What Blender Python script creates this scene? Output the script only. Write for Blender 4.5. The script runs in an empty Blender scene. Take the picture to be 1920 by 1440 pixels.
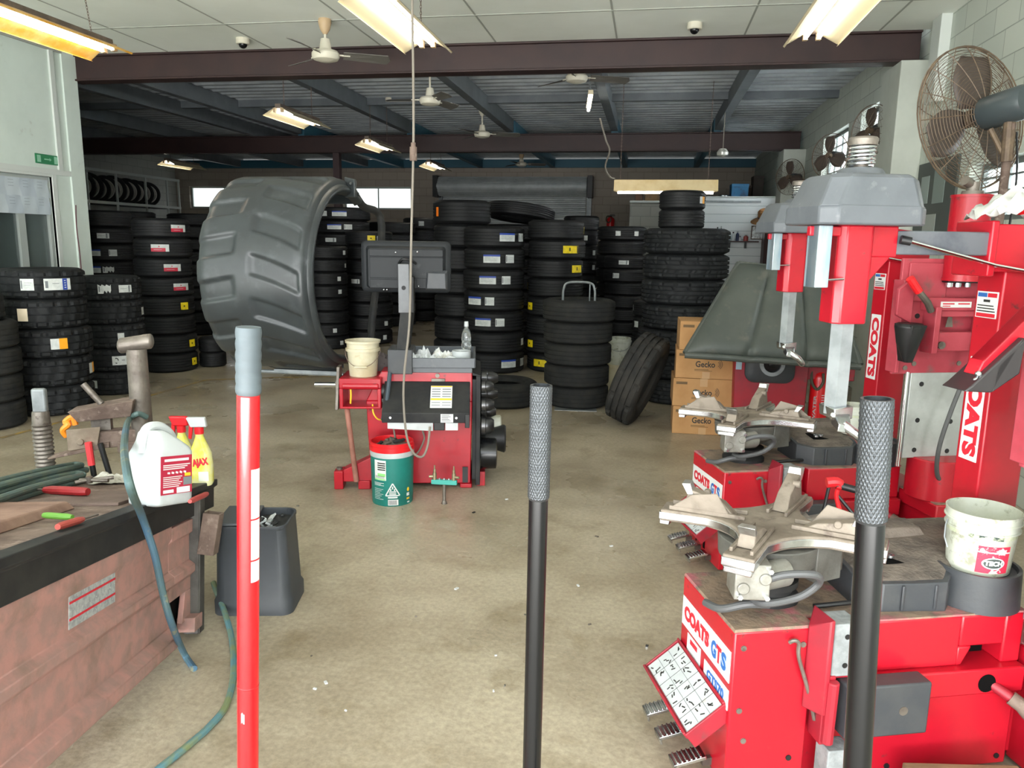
import bpy, bmesh, math, random
from mathutils import Matrix, Vector, Euler, noise
random.seed(7)
PI = math.pi
SC = bpy.context.scene
COL = SC.collection

# ------------------------------------------------------------------ camera
FPX = 1440.0
YAW, PITCH, ROLL, CZ = math.radians(9.8), math.radians(10.5), math.radians(0.85), 1.65
CM = Matrix.Rotation(YAW, 3, 'Z') @ Matrix.Rotation(PI/2 - PITCH, 3, 'X') @ Matrix.Rotation(ROLL, 3, 'Z')
CP = Vector((0, 0, CZ))
cam = bpy.data.cameras.new('camera'); cam_o = bpy.data.objects.new('camera', cam); COL.objects.link(cam_o)
cam.sensor_width = 36; cam.lens = 36*FPX/1920; cam.clip_start = .02; cam.clip_end = 200
cam_o.matrix_world = Matrix.Translation(CP) @ CM.to_4x4()
SC.camera = cam_o

def ray(px, py): return CM @ Vector(((px-960)/FPX, -(py-720)/FPX, -1))
def F(px, py, z=0.0): d = ray(px, py); return CP + d*((z-CZ)/d.z)
def D(px, py, Y): d = ray(px, py); return CP + d*(Y/d.y)
def XP(px, py, X): d = ray(px, py); return CP + d*(X/d.x)

# ------------------------------------------------------------------ materials
def rgb(h):
    if isinstance(h, (tuple, list)): return tuple(h)
    h = h.lstrip('#'); v = [int(h[i:i+2], 16)/255 for i in (0, 2, 4)]
    return tuple(c/12.92 if c <= .04045 else ((c+.055)/1.055)**2.4 for c in v)

MATS = {}
def mat(name, col, rough=.5, metal=0., col2=None, scale=5, lo=.42, hi=.62, bump=0., bscale=60, spec=.5,
        col3=None, scale3=25, lo3=.58, hi3=.66, trans=0., alpha=1., emit=None, estr=0., coat=0., detail=6, stretch=None):
    m = bpy.data.materials.new(name); m.use_nodes = True
    nt = m.node_tree; N = nt.nodes; L = nt.links
    b = N['Principled BSDF']
    c1 = rgb(col)
    b.inputs['Base Color'].default_value = (*c1, 1)
    b.inputs['Roughness'].default_value = rough
    b.inputs['Metallic'].default_value = metal
    b.inputs['Specular IOR Level'].default_value = spec
    b.inputs['Transmission Weight'].default_value = trans
    b.inputs['Alpha'].default_value = alpha
    b.inputs['Coat Weight'].default_value = coat
    if emit: b.inputs['Emission Color'].default_value = (*rgb(emit), 1); b.inputs['Emission Strength'].default_value = estr
    tc = None
    def coords():
        nonlocal tc
        if tc is None:
            t = N.new('ShaderNodeTexCoord'); tc = t.outputs['Object']
            if stretch:
                mp = N.new('ShaderNodeMapping'); mp.inputs['Scale'].default_value = stretch
                L.new(tc, mp.inputs['Vector']); tc = mp.outputs['Vector']
        return tc
    def mix_noise(prev, c2, sc, lo_, hi_):
        n = N.new('ShaderNodeTexNoise'); n.inputs['Scale'].default_value = sc; n.inputs['Detail'].default_value = detail
        n.inputs['Roughness'].default_value = .6
        L.new(coords(), n.inputs['Vector'])
        r = N.new('ShaderNodeMapRange'); r.inputs['From Min'].default_value = lo_; r.inputs['From Max'].default_value = hi_
        L.new(n.outputs['Fac'], r.inputs['Value'])
        x = N.new('ShaderNodeMix'); x.data_type = 'RGBA'
        L.new(r.outputs['Result'], x.inputs[0])
        if isinstance(prev, tuple): x.inputs[6].default_value = (*prev, 1)
        else: L.new(prev, x.inputs[6])
        x.inputs[7].default_value = (*rgb(c2), 1)
        return x.outputs[2]
    cur = c1
    if col2: cur = mix_noise(cur, col2, scale, lo, hi)
    if col3: cur = mix_noise(cur, col3, scale3, lo3, hi3)
    if not isinstance(cur, tuple): L.new(cur, b.inputs['Base Color'])
    if bump:
        n = N.new('ShaderNodeTexNoise'); n.inputs['Scale'].default_value = bscale; n.inputs['Detail'].default_value = 4
        L.new(coords(), n.inputs['Vector'])
        bp = N.new('ShaderNodeBump'); bp.inputs['Strength'].default_value = bump; bp.inputs['Distance'].default_value = .01
        L.new(n.outputs['Fac'], bp.inputs['Height']); L.new(bp.outputs['Normal'], b.inputs['Normal'])
    MATS[name] = m
    return m

def block_mat(name, c1, c2, mortar, axis, bw=.4, bh=.2, rough=.75):
    """painted concrete block wall; axis = world axis that runs along the wall"""
    m = bpy.data.materials.new(name); m.use_nodes = True
    nt = m.node_tree; N = nt.nodes; L = nt.links; b = N['Principled BSDF']
    t = N.new('ShaderNodeTexCoord'); s = N.new('ShaderNodeSeparateXYZ'); c = N.new('ShaderNodeCombineXYZ')
    L.new(t.outputs['Object'], s.inputs[0]); L.new(s.outputs[axis], c.inputs['X']); L.new(s.outputs['Z'], c.inputs['Y'])
    k = N.new('ShaderNodeTexBrick'); k.inputs['Scale'].default_value = 1
    k.inputs['Brick Width'].default_value = bw; k.inputs['Row Height'].default_value = bh
    k.inputs['Mortar Size'].default_value = .005; k.inputs['Mortar Smooth'].default_value = .3
    k.inputs['Color1'].default_value = (*rgb(c1), 1); k.inputs['Color2'].default_value = (*rgb(c2), 1)
    k.inputs['Mortar'].default_value = (*rgb(mortar), 1)
    L.new(c.outputs[0], k.inputs['Vector']); L.new(k.outputs['Color'], b.inputs['Base Color'])
    bp = N.new('ShaderNodeBump'); bp.inputs['Strength'].default_value = .5; bp.inputs['Distance'].default_value = .01
    bp.invert = True
    L.new(k.outputs['Fac'], bp.inputs['Height']); L.new(bp.outputs['Normal'], b.inputs['Normal'])
    b.inputs['Roughness'].default_value = rough
    MATS[name] = m
    return m

# rubber and tyres
RUB = mat('rubber_new', '#131416', .6, spec=.35, col2='#191a1c', scale=14, bump=.05, bscale=120)
RUBG = mat('rubber_used', '#202122', .8, spec=.25, col2='#2a2a28', scale=9, bump=.15, bscale=90)
RUBA = mat('rubber_allterrain', '#17191b', .68, spec=.3, col2='#1f2123', scale=12, bump=.08)
RUBD = mat('rubber_dusty', '#2c2c2b', .88, spec=.2, col2='#393734', scale=7, bump=.2, bscale=70)
ST_W = mat('sticker_white', '#ccd0ce', .55, col2='#bcc1bf', scale=30)
ST_B = mat('sticker_blue', '#1f3f9a', .5)
ST_R = mat('sticker_red', '#c0203c', .5)
ST_Y = mat('sticker_yellow', '#ecd414', .5, col2='#d6bc10', scale=20)
ST_A = mat('sticker_amber', '#eda018', .5)
ST_O = mat('sticker_orange', '#ee7a1c', .5)
ST_C = mat('sticker_cream', '#e2d3b8', .6)
ST_G = mat('sticker_print', '#6d7376', .6)
# machine metals and paint
RED = mat('red_paint', '#ad0f22', .36, col2='#9d0d20', scale=3, col3='#57282a', scale3=16, lo3=.64, hi3=.72, coat=.15)
REDD = mat('red_paint_dusty', '#981728', .5, col2='#80202c', scale=4, col3='#5a3a38', scale3=10, lo3=.6, hi3=.72)
PINK = mat('red_paint_chalky', '#a83e4a', .6, col2='#982f3c', scale=5, col3='#7a4a4a', scale3=12, lo3=.58, hi3=.72)
GRIME = mat('grimy_top', '#84715f', .8, col2='#62554a', scale=11, col3='#9e5a60', scale3=5, lo3=.54, hi3=.64, bump=.4, bscale=60)
GRIMED = mat('grime_dark', '#655c53', .85, col2='#4a433d', scale=14, bump=.5, bscale=70)
PINKR = mat('faded_pink_paint', '#a87d75', .75, col2='#957770', scale=16, lo=.40, hi=.60, col3='#7a665b', scale3=7, lo3=.52, hi3=.74, bump=.14, bscale=40)
RUST = mat('rusty_steel', '#75645a', .78, metal=.15, col2='#5a4a42', scale=9, col3='#8a7a70', scale3=20, bump=.3, bscale=50)
STEEL = mat('worn_steel', '#7d766e', .48, metal=.6, col2='#645d56', scale=8, col3='#5a524c', scale3=18, bump=.15)
PLATE = mat('dusty_aluminium', '#857b6f', .62, metal=.3, col2='#6e6459', scale=9, col3='#5f544b', scale3=15, lo3=.56, hi3=.68, bump=.25, bscale=45)
SHINY = mat('polished_steel', '#d4d7da', .24, metal=1., col2='#aaaeb2', scale=10)
STEELB = mat('bright_steel', '#b4b4b2', .35, metal=.85, col2='#908d88', scale=12)
ALLOY = mat('alloy_silver', '#c9c5bc', .3, metal=.35)
CHROME = mat('chrome', '#e6e8ea', .08, metal=1.)
GALV = mat('galvanised', '#8f9496', .48, metal=.5, col2='#7b8082', scale=9)
GREYP = mat('grey_plastic', '#565a5f', .45, col2='#4e5257', scale=6, col3='#6b6d70', scale3=20, lo3=.6, hi3=.75, bump=.05)
DGREY = mat('dark_grey_plastic', '#34373b', .5, col2='#3c3e40', scale=8, bump=.08)
GUARD = mat('guard_plastic', '#2b2f31', .38, col2='#313638', scale=5, col3='#404446', scale3=9, lo3=.56, hi3=.74, bump=.06, bscale=30)
HOODG = mat('hood_grey', '#3f4541', .55, col2='#474c47', scale=4, col3='#56564e', scale3=9, lo3=.58, hi3=.75)
BLACK = mat('black_plastic', '#141517', .45)
BLACKM = mat('black_enamel', '#0d0e10', .26, spec=.4)
BLACKD = mat('black_dusty', '#1c1d1f', .62, spec=.35, col2='#292928', scale=9)
HOLE = mat('dark_opening', '#060606', .9, spec=.1)
KNURL = mat('gunmetal_grip', '#494c4f', .36, metal=.7)
GRIP = mat('grey_rubber_grip', '#515b60', .6, col2='#485156', scale=12)
JACKRED = mat('jack_red_paint', '#cf0e18', .28, coat=.4, col2='#c40c16', scale=3)
BLUEST = mat('blued_steel', '#7f97a8', .4, metal=.55, col2='#a9b4bb', scale=12, stretch=(1, 1, .2))
TROD = mat('pink_primer_rod', '#9c6a5c', .7, col2='#865849', scale=10)
# plastics, paper
CREAM = mat('cream_plastic', '#c4bda4', .5, col2='#b6aa8a', scale=7, col3='#a8987a', scale3=14, lo3=.62, hi3=.75)
WHITEP = mat('white_plastic', '#b3b8b9', .5, col2='#a5abac', scale=6, col3='#a9a79f', scale3=18, lo3=.64, hi3=.72)
WHITED = mat('white_plastic_dirty', '#bcc0b4', .5, col2='#a8ab98', scale=6, col3='#8a8a78', scale3=22, lo3=.56, hi3=.66)
PAPER = mat('paper', '#c4c8c9', .8, col2='#b5b9ba', scale=8)
TEAL = mat('teal_plastic', '#157269', .45, col2='#116259', scale=4)
TEALM = mat('teal_metal', '#3f9c92', .5)
SOAP = mat('soap_residue', '#c3c9ae', .8, col2='#aab294', scale=25, col3='#33423e', scale3=14, lo3=.57, hi3=.62, bump=.4, bscale=40)
GREENH = mat('green_hose', '#4a605f', .5, col2='#5a6a5e', scale=15)
BLUEH = mat('blue_hose', '#41627a', .5, col2='#4a5f5c', scale=3, col3='#7d7d64', scale3=16)
GREYH = mat('grey_hose', '#4c4d4e', .5)
CARD = mat('cardboard', '#b58a5a', .8, col2='#ab7f50', scale=4)
CARDT = mat('packing_tape', '#b9946a', .35)
INK = mat('black_print', '#2b2a28', .6)
REDPR = mat('red_print', '#c21f30', .5)
BLUEPR = mat('blue_print', '#2c62a8', .5)
WHITEPR = mat('white_print', '#cfd1d0', .5)
YELPR = mat('yellow_print', '#e2b62a', .5)
GREENPR = mat('green_print', '#8bd07c', .5)
ORANGE = mat('orange_plastic', '#f08a22', .45)
REDPL = mat('red_plastic', '#d41c24', .35)
DREDPL = mat('dark_red_plastic', '#8e1c20', .4, col2='#6d1a1c', scale=12)
YELLIQ = mat('yellow_cleaner', '#cfcb52', .25, col2='#cfcfae', scale=9)
CLEAR = mat('clear_plastic', '#e6ecec', .12, trans=.85, spec=.5)
WOODF = mat('rough_timber', '#8a6f52', .8, col2='#6f573f', scale=4, stretch=(1, 8, 8))
# building
WALLP = mat('painted_wall', '#d6e2da', .6, col2='#cfdbd3', scale=2, col3='#a4a298', scale3=4, lo3=.66, hi3=.8)
WALLT = mat('painted_trim', '#ced4cf', .5)
CEILP = mat('ceiling_sheet', '#eef2ea', .7, col2='#e8ece3', scale=1.2)
CEILJ = mat('ceiling_joint', '#a4a79e', .8)
BEAM = mat('maroon_beam', '#35211f', .55, col2='#2d1c1c', scale=3)
BEAMF = mat('maroon_beam_flange', '#3b2a2b', .5)
ROOF = mat('corrugated_steel', '#a4aaad', .4, metal=.25, col2='#90969a', scale=3)
RAFT = mat('grey_rafter', '#646a6e', .55, col2='#585e63', scale=3)
TEALP = mat('teal_rafter', '#2c5f72', .55)
BLOCKR = block_mat('white_block_wall', '#c6ccc2', '#bcc3ba', '#9fa59d', 'Y')
BLOCKB = block_mat('back_block_wall', '#a89d90', '#9f9488', '#877c70', 'X')
BLOCKP = mat('painted_pillar', '#c3c8bf', .7, col2='#b9beb5', scale=2)
BLOCKW = block_mat('grey_block_wall', '#b9bab3', '#b1b2ab', '#8f918a', 'X')
BLOCKY = block_mat('grey_block_wall_side', '#b9bab3', '#b1b2ab', '#8f918a', 'Y')
WEATHER = block_mat('white_boards', '#edf2f3', '#e8eeef', '#a8b4b8', 'X', bw=9, bh=.16, rough=.5)
DOORM = mat('roller_door_steel', '#b2b7b7', .5, metal=.2, col2='#a3a8a8', scale=4)
GLASSW = mat('window_pane', '#f2f6f7', .3, trans=1., spec=.3)
GLASSD = mat('office_glass', '#5d6b6c', .04, spec=.6, alpha=.35)
FRAMEA = mat('aluminium_frame', '#b4bcb8', .45, metal=.3)
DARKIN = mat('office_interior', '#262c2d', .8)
TUBE = mat('tube_lit', '#ffffff', .5, emit='#fffaf0', estr=17)
REFLW = mat('reflector_white', '#ddd0ae', .45)
REFLY = mat('reflector_yellowed', '#e0b45a', .45)
REFLB = mat('reflector_back_brown', '#6b5d50', .6, col2='#54483f', scale=8)
FANC = mat('fan_cream', '#cfcab8', .45)
FANB = mat('fan_blade', '#5d5a54', .55)
FANBR = mat('fan_canopy_tan', '#b39a78', .5)
BROWNM = mat('brown_cage_wire', '#5c4d40', .6, metal=.3, col2='#73624f', scale=20)
FANGR = mat('fan_motor_grey', '#3a4245', .4)
CABLE = mat('dusty_cable', '#7d766c', .7)
SIGNG = mat('exit_green', '#1f7a4c', .45)
FELT = mat('tan_felt', '#9a6b3c', .8)
BROWNW = mat('dark_brown_wood', '#452822', .5)
YELLINE = mat('worn_yellow_line', '#a78a3c', .75, col2='#75654a', scale=7, lo=.4, hi=.58)

# ------------------------------------------------------------------ mesh builder
class MB:
    def __init__(s, M=None):
        s.v = []; s.f = []; s.fm = []; s.i = 0; s.M = M or Matrix()
    def add(s, vs, fs):
        o = len(s.v)
        s.v += [s.M @ Vector(p) for p in vs]
        s.f += [tuple(o+k for k in f) for f in fs]; s.fm += [s.i]*len(fs)
    def box(s, x0, x1, y0, y1, z0, z1):
        s.add([(x0,y0,z0),(x1,y0,z0),(x1,y1,z0),(x0,y1,z0),(x0,y0,z1),(x1,y0,z1),(x1,y1,z1),(x0,y1,z1)],
              [(0,3,2,1),(4,5,6,7),(0,1,5,4),(1,2,6,5),(2,3,7,6),(3,0,4,7)]); return s
    def hexa(s, p):   # 8 points: bottom 4 ccw, top 4 ccw
        s.add(p, [(0,3,2,1),(4,5,6,7),(0,1,5,4),(1,2,6,5),(2,3,7,6),(3,0,4,7)]); return s
    def obox(s, c, size, rot=(0,0,0)):
        old = s.M; s.M = old @ Matrix.Translation(c) @ Euler(rot).to_matrix().to_4x4()
        a, b, d = [k/2 for k in size]; s.box(-a, a, -b, b, -d, d); s.M = old; return s
    def cyl(s, p0, p1, r, r1=None, seg=20, cap=True):
        p0 = Vector(p0); p1 = Vector(p1); r1 = r if r1 is None else r1
        ax = (p1-p0).normalized(); q = ax.to_track_quat('Z', 'Y').to_matrix()
        vs = []
        for p, rr in ((p0, r), (p1, r1)):
            for k in range(seg):
                a = 2*PI*k/seg; vs.append(p + q @ Vector((rr*math.cos(a), rr*math.sin(a), 0)))
        fs = [(k, (k+1) % seg, seg+(k+1) % seg, seg+k) for k in range(seg)]
        if cap: fs += [tuple(range(seg-1, -1, -1)), tuple(range(seg, 2*seg))]
        s.add(vs, fs); return s
    def tube(s, pts, r, seg=8, closed=False, cap=True):
        P = [Vector(p) for p in pts]; n = len(P)
        vs = []; prev = None
        for i in range(n):
            if closed: t = P[(i+1) % n]-P[i-1]
            else: t = P[min(i+1, n-1)]-P[max(i-1, 0)]
            t.normalize()
            if prev is None:
                up = Vector((0,0,1)) if abs(t.z) < .9 else Vector((1,0,0))
                nrm = t.cross(up).normalized()
            else:
                nrm = (prev - t*prev.dot(t)).normalized()
            prev = nrm; bn = t.cross(nrm)
            rr = r[i] if isinstance(r, (list, tuple)) else r
            for k in range(seg):
                a = 2*PI*k/seg; vs.append(P[i] + nrm*(rr*math.cos(a)) + bn*(rr*math.sin(a)))
        fs = []
        for i in range(n if closed else n-1):
            j = (i+1) % n
            for k in range(seg):
                k2 = (k+1) % seg; fs.append((i*seg+k, i*seg+k2, j*seg+k2, j*seg+k))
        if not closed and cap: fs += [tuple(range(seg-1, -1, -1)), tuple(range((n-1)*seg, n*seg))]
        s.add(vs, fs); return s
    def lathe(s, prof, seg=32, c=(0,0,0), cap0=False, cap1=False, arc=None):
        n = len(prof); vs = []
        for k in range(seg):
            a = 2*PI*k/seg
            for r, z in prof: vs.append((c[0]+r*math.cos(a), c[1]+r*math.sin(a), c[2]+z))
        fs = []
        for k in range(seg):
            k2 = (k+1) % seg
            for i in range(n-1): fs.append((k*n+i, k2*n+i, k2*n+i+1, k*n+i+1))
        if cap0: fs.append(tuple(k*n for k in range(seg-1, -1, -1)))
        if cap1: fs.append(tuple(k*n+n-1 for k in range(seg)))
        s.add(vs, fs); return s
    def prism(s, poly, z0, z1, taper=None):
        n = len(poly)
        top = taper or poly
        vs = [(x, y, z0) for x, y in poly] + [(x, y, z1) for x, y in top]
        fs = [(k, (k+1) % n, n+(k+1) % n, n+k) for k in range(n)] + [tuple(range(n-1, -1, -1)), tuple(range(n, 2*n))]
        s.add(vs, fs); return s
    def sphere(s, c, r, seg=16, rings=10, sc=(1,1,1)):
        prof = []
        for i in range(rings+1):
            t = -PI/2 + PI*i/rings; prof.append((max(1e-5, r*math.cos(t)), r*math.sin(t)))
        old = s.M; s.M = old @ Matrix.Translation(c) @ Matrix.Diagonal((*sc, 1)); s.lathe(prof, seg); s.M = old; return s
    def grid(s, fn, nu, nv, closed_u=False):
        vs = [fn(i, j) for i in range(nu) for j in range(nv)]
        fs = []
        for i in range(nu if closed_u else nu-1):
            for j in range(nv-1):
                i2 = (i+1) % nu; fs.append((i*nv+j, i2*nv+j, i2*nv+j+1, i*nv+j+1))
        s.add(vs, fs); return s
    def at(s, M): s.M = M; return s
    def text(s, txt, size, bold=.0, width=None, depth=.001, wrap=None, align='CENTER'):
        """lettering in the local XY plane, facing +Z; wrap = cylinder radius (then text faces -Y, upright along Z)"""
        cu = bpy.data.curves.new('t', 'FONT'); cu.body = txt; cu.size = size; cu.offset = bold; cu.align_x = align; cu.align_y = 'CENTER'
        cu.extrude = depth; cu.resolution_u = 3
        o = bpy.data.objects.new('t', cu); COL.objects.link(o)
        bpy.context.view_layer.update()
        me = bpy.data.meshes.new_from_object(o.evaluated_get(bpy.context.evaluated_depsgraph_get()))
        vs = [v.co.copy() for v in me.vertices]; fs = [tuple(p.vertices) for p in me.polygons]
        bpy.data.objects.remove(o); bpy.data.curves.remove(cu); bpy.data.meshes.remove(me)
        if not vs: return s
        if width:
            w = max(v.x for v in vs)-min(v.x for v in vs); k = width/w
            for v in vs: v.x *= k
        if wrap:
            vs = [Vector(((wrap+v.z)*math.sin(v.x/wrap), -(wrap+v.z)*math.cos(v.x/wrap), v.y)) for v in vs]
        s.add(vs, fs); return s
    def build(s, name, mats, parent=None, bevel=0., smooth=35, seg=2):
        me = bpy.data.meshes.new(name)
        me.from_pydata([tuple(v) for v in s.v], [], s.f)
        ms = mats if isinstance(mats, (list, tuple)) else [mats]
        for m in ms: me.materials.append(m)
        if len(ms) > 1: me.polygons.foreach_set('material_index', s.fm)
        bm = bmesh.new(); bm.from_mesh(me); bmesh.ops.recalc_face_normals(bm, faces=bm.faces); bm.to_mesh(me); bm.free()
        me.update()
        if smooth:
            me.polygons.foreach_set('use_smooth', [True]*len(me.polygons))
            me.set_sharp_from_angle(angle=math.radians(smooth))
        o = bpy.data.objects.new(name, me); COL.objects.link(o)
        if parent: o.parent = parent
        if bevel:
            b = o.modifiers.new('bevel', 'BEVEL'); b.width = bevel; b.segments = seg; b.limit_method = 'ANGLE'; b.angle_limit = math.radians(40)
            b.harden_normals = False
        return o

def thing(name, label, cat, loc=(0,0,0), rot=0., group=None, scale=None):
    o = bpy.data.objects.new(name, None); COL.objects.link(o)
    o.empty_display_size = .1
    o.location = loc; o.rotation_euler = rot if isinstance(rot, (tuple, list, Euler)) else (0, 0, rot)
    if scale: o.scale = scale
    return tag(o, label, cat, group)
def tag(o, label, cat, group=None, kind=None):
    o['label'] = label; o['category'] = cat
    if group: o['group'] = group
    if kind: o['kind'] = kind
    return o
def struct(o, label=None, cat=None):
    o['kind'] = 'structure'
    if label: o['label'] = label
    if cat: o['category'] = cat
    return o
def copy_tree(o, parent=None):
    c = o.copy(); COL.objects.link(c)
    if parent: c.parent = parent
    for ch in list(o.children): copy_tree(ch, c)
    return c
def smooth_path(pts, n=8):
    P = [Vector(p) for p in pts]; out = []
    for i in range(len(P)-1):
        p0 = P[max(i-1, 0)]; p1 = P[i]; p2 = P[i+1]; p3 = P[min(i+2, len(P)-1)]
        for k in range(n):
            t = k/n
            out.append(.5*((2*p1)+(p2-p0)*t+(2*p0-5*p1+4*p2-p3)*t*t+(3*p1-p0-3*p2+p3)*t**3))
    out.append(P[-1]); return out
def T(x, y, z, rx=0, ry=0, rz=0): return Matrix.Translation((x, y, z)) @ Euler((rx, ry, rz)).to_matrix().to_4x4()
def face_left(x, y, z): # text plane looking towards local -X (reads from +Y to -Y)
    return Matrix.Translation((x, y, z)) @ Matrix(((0,0,-1,0),(-1,0,0,0),(0,1,0,0),(0,0,0,1)))
def face_front(x, y, z): # text plane looking towards local -Y
    return Matrix.Translation((x, y, z)) @ Matrix(((1,0,0,0),(0,0,-1,0),(0,1,0,0),(0,0,0,1)))
ORD = ['topmost', 'second', 'third', 'fourth', 'fifth', 'sixth', 'seventh', 'eighth', 'ninth', 'tenth', 'eleventh', 'twelfth']
def nth_from_top(i): return 'topmost tyre' if i == 0 else ORD[i]+' tyre from the top'
# ================================================================== ROOM
XL, XR, YB, ZC = -6.38, 2.45, 20.0, 3.61
XF = -13.0           # far left wall of the tyre store
ZR = 3.74            # corrugated roof
b = MB(); b.box(XF-.3, XR+.3, -1.62, YB+.3, -.15, 0)
FLOORM = mat('concrete_floor', '#a89e8a', .38, col2='#8c806c', scale=1.3, lo=.40, hi=.66, col3='#77694f', scale3=3.1, lo3=.55, hi3=.80, bump=.10, bscale=55, spec=.5, detail=9)
nt = FLOORM.node_tree; bs = nt.nodes['Principled BSDF']
lk = bs.inputs['Base Color'].links[0].from_socket
fn = nt.nodes.new('ShaderNodeTexNoise'); fn.inputs['Scale'].default_value = 42; fn.inputs['Detail'].default_value = 5; fn.inputs['Roughness'].default_value = .7
mr = nt.nodes.new('ShaderNodeMapRange'); mr.inputs['From Min'].default_value = .35; mr.inputs['From Max'].default_value = .68; mr.inputs['To Min'].default_value = .80; mr.inputs['To Max'].default_value = 1.16
vm = nt.nodes.new('ShaderNodeVectorMath'); vm.operation = 'SCALE'
to = nt.nodes.new('ShaderNodeTexCoord'); nt.links.new(to.outputs['Object'], fn.inputs['Vector']); nt.links.new(fn.outputs['Fac'], mr.inputs['Value'])
nt.links.new(lk, vm.inputs[0]); nt.links.new(mr.outputs['Result'], vm.inputs['Scale']); nt.links.new(vm.outputs['Vector'], bs.inputs['Base Color'])
rn = nt.nodes.new('ShaderNodeMapRange'); rn.inputs['From Min'].default_value = .4; rn.inputs['From Max'].default_value = .65; rn.inputs['To Min'].default_value = .26; rn.inputs['To Max'].default_value = .5
n2 = nt.nodes.new('ShaderNodeTexNoise'); n2.inputs['Scale'].default_value = 1.1; n2.inputs['Detail'].default_value = 5; nt.links.new(to.outputs['Object'], n2.inputs['Vector'])
nt.links.new(n2.outputs['Fac'], rn.inputs['Value']); nt.links.new(rn.outputs['Result'], bs.inputs['Roughness'])
struct(b.build('floor', FLOORM, smooth=0))
b = MB(); b.box(-14, 10, -16, -1.62, -.16, -.01); struct(b.build('ground_outside', mat('outside_concrete', '#b3aea2', .8, col2='#a39d90', scale=1.5), smooth=0))  # unseen apron, added and kept pale to bounce light up onto the ceiling
# worn yellow walkway lines
def floor_line(pts, w=.05):
    m = MB(); P = [F(*p) for p in pts]
    for a, c in zip(P, P[1:]):
        t = (c-a).normalized(); n = Vector((-t.y, t.x, 0))*w/2
        m.add([a-n+Vector((0,0,.003)), c-n+Vector((0,0,.003)), c+n+Vector((0,0,.003)), a+n+Vector((0,0,.003))], [(0,1,2,3)])
    return m
struct(floor_line([(0, 822), (60, 806), (165, 777), (260, 748), (385, 713), (520, 708), (640, 706)]).build('floor_marking', YELLINE, smooth=0))

# --- walls
def wall_with_holes(name, m, axis, fixed, thick, a0, a1, z0, z1, holes):
    """axis 'Y': wall at X=fixed..fixed+thick running along Y; axis 'X': wall at Y=fixed.. running along X"""
    w = MB()
    def bx(p, q, lo, hi):
        if q-p < 1e-4 or hi-lo < 1e-4: return
        if axis == 'Y': w.box(fixed, fixed+thick, p, q, lo, hi)
        else: w.box(p, q, fixed, fixed+thick, lo, hi)
    cur = a0
    for (h0, h1, hz0, hz1) in sorted(holes):
        bx(cur, h0, z0, z1); bx(h0, h1, z0, hz0); bx(h0, h1, hz1, z1); cur = h1
    bx(cur, a1, z0, z1)
    return struct(w.build(name, m, smooth=0))
RW = [(4.9, 6.75, 1.85, 2.29), (8.75, 10.25, 2.5, 3.24), (10.85, 12.3, 2.52, 3.2), (14.3, 15.6, 2.52, 3.12)]
wall_with_holes('wall_right', BLOCKR, 'Y', XR, .22, -1.6, YB+.2, 0, ZR, RW)
BWH = [(-12.6, -10.6, 2.44, 3.03), (-8.1, -6.22, 2.44, 3.03)]
wall_with_holes('wall_back', BLOCKB, 'X', YB, .22, XF-.2, XR+.2, 0, 3.62, BWH)
wall_with_holes('wall_left', WALLP, 'Y', XL-.16, .16, -1.6, 7.9, 0, ZC, [(6.72, 7.56, .35, 2.26)])
wall_with_holes('wall_partition', WALLP, 'X', 7.74, .16, XF-.2, XL-.16, 0, ZR, [])
wall_with_holes('wall_store', BLOCKY, 'Y', XF-.22, .22, 7.74, YB+.2, 0, ZR, [])
# column that ends the left wall, with its cover strips
b = MB(); b.box(XL-.16, XL+.02, 7.84, 8.06, 0, ZC); struct(b.build('trim_1', WALLP, bevel=.004))
b = MB(); b.box(XL, XL+.022, 7.66, 7.72, 2.34, ZC); struct(b.build('trim_2', WALLT))
b = MB(); b.box(XL, XL+.02, -1.5, 7.84, 2.29, 2.345); struct(b.build('trim_3', WALLT))
b = MB(); b.box(XL, XL+.03, -1.5, 7.84, ZC-.03, ZC); struct(b.build('trim_4', CEILJ))
# office behind the left wall
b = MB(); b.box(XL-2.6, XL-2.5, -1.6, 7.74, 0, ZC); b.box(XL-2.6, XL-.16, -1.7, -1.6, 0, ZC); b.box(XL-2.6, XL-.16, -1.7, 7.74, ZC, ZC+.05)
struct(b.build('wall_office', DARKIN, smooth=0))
# glazed office window
def window(name, axis, fixed, depth, a0, a1, z0, z1, cols, rows, glass=None, bar=.03, frm=FRAMEA):
    m = MB(); f = .045
    def bx(p, q, lo, hi, d0=0., d1=None):
        d1 = depth if d1 is None else d1
        if axis == 'Y': m.box(fixed+d0, fixed+d1, p, q, lo, hi)
        else: m.box(p, q, fixed+d0, fixed+d1, lo, hi)
    bx(a0, a1, z0, z0+f); bx(a0, a1, z1-f, z1); bx(a0, a0+f, z0+f, z1-f); bx(a1-f, a1, z0+f, z1-f)
    for k in range(1, cols): c = a0+(a1-a0)*k/cols; bx(c-bar/2, c+bar/2, z0+f, z1-f, .005, depth-.005)
    for k in range(1, rows): c = z0+(z1-z0)*k/rows; bx(a0+f, a1-f, c-bar/2, c+bar/2, .008, depth-.008)
    o = struct(m.build(name, frm))
    if glass:
        g = MB()
        p = fixed+depth*.5
        if axis == 'Y': g.box(p-.003, p+.003, a0+f, a1-f, z0+f, z1-f)
        else: g.box(a0+f, a1-f, p-.003, p+.003, z0+f, z1-f)
        g.build('pane', glass, o, smooth=0)
    return o
window('window_1', 'Y', XL-.1, .07, 6.72, 7.56, .35, 2.26, 2, 1, GLASSD, bar=.09)
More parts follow.
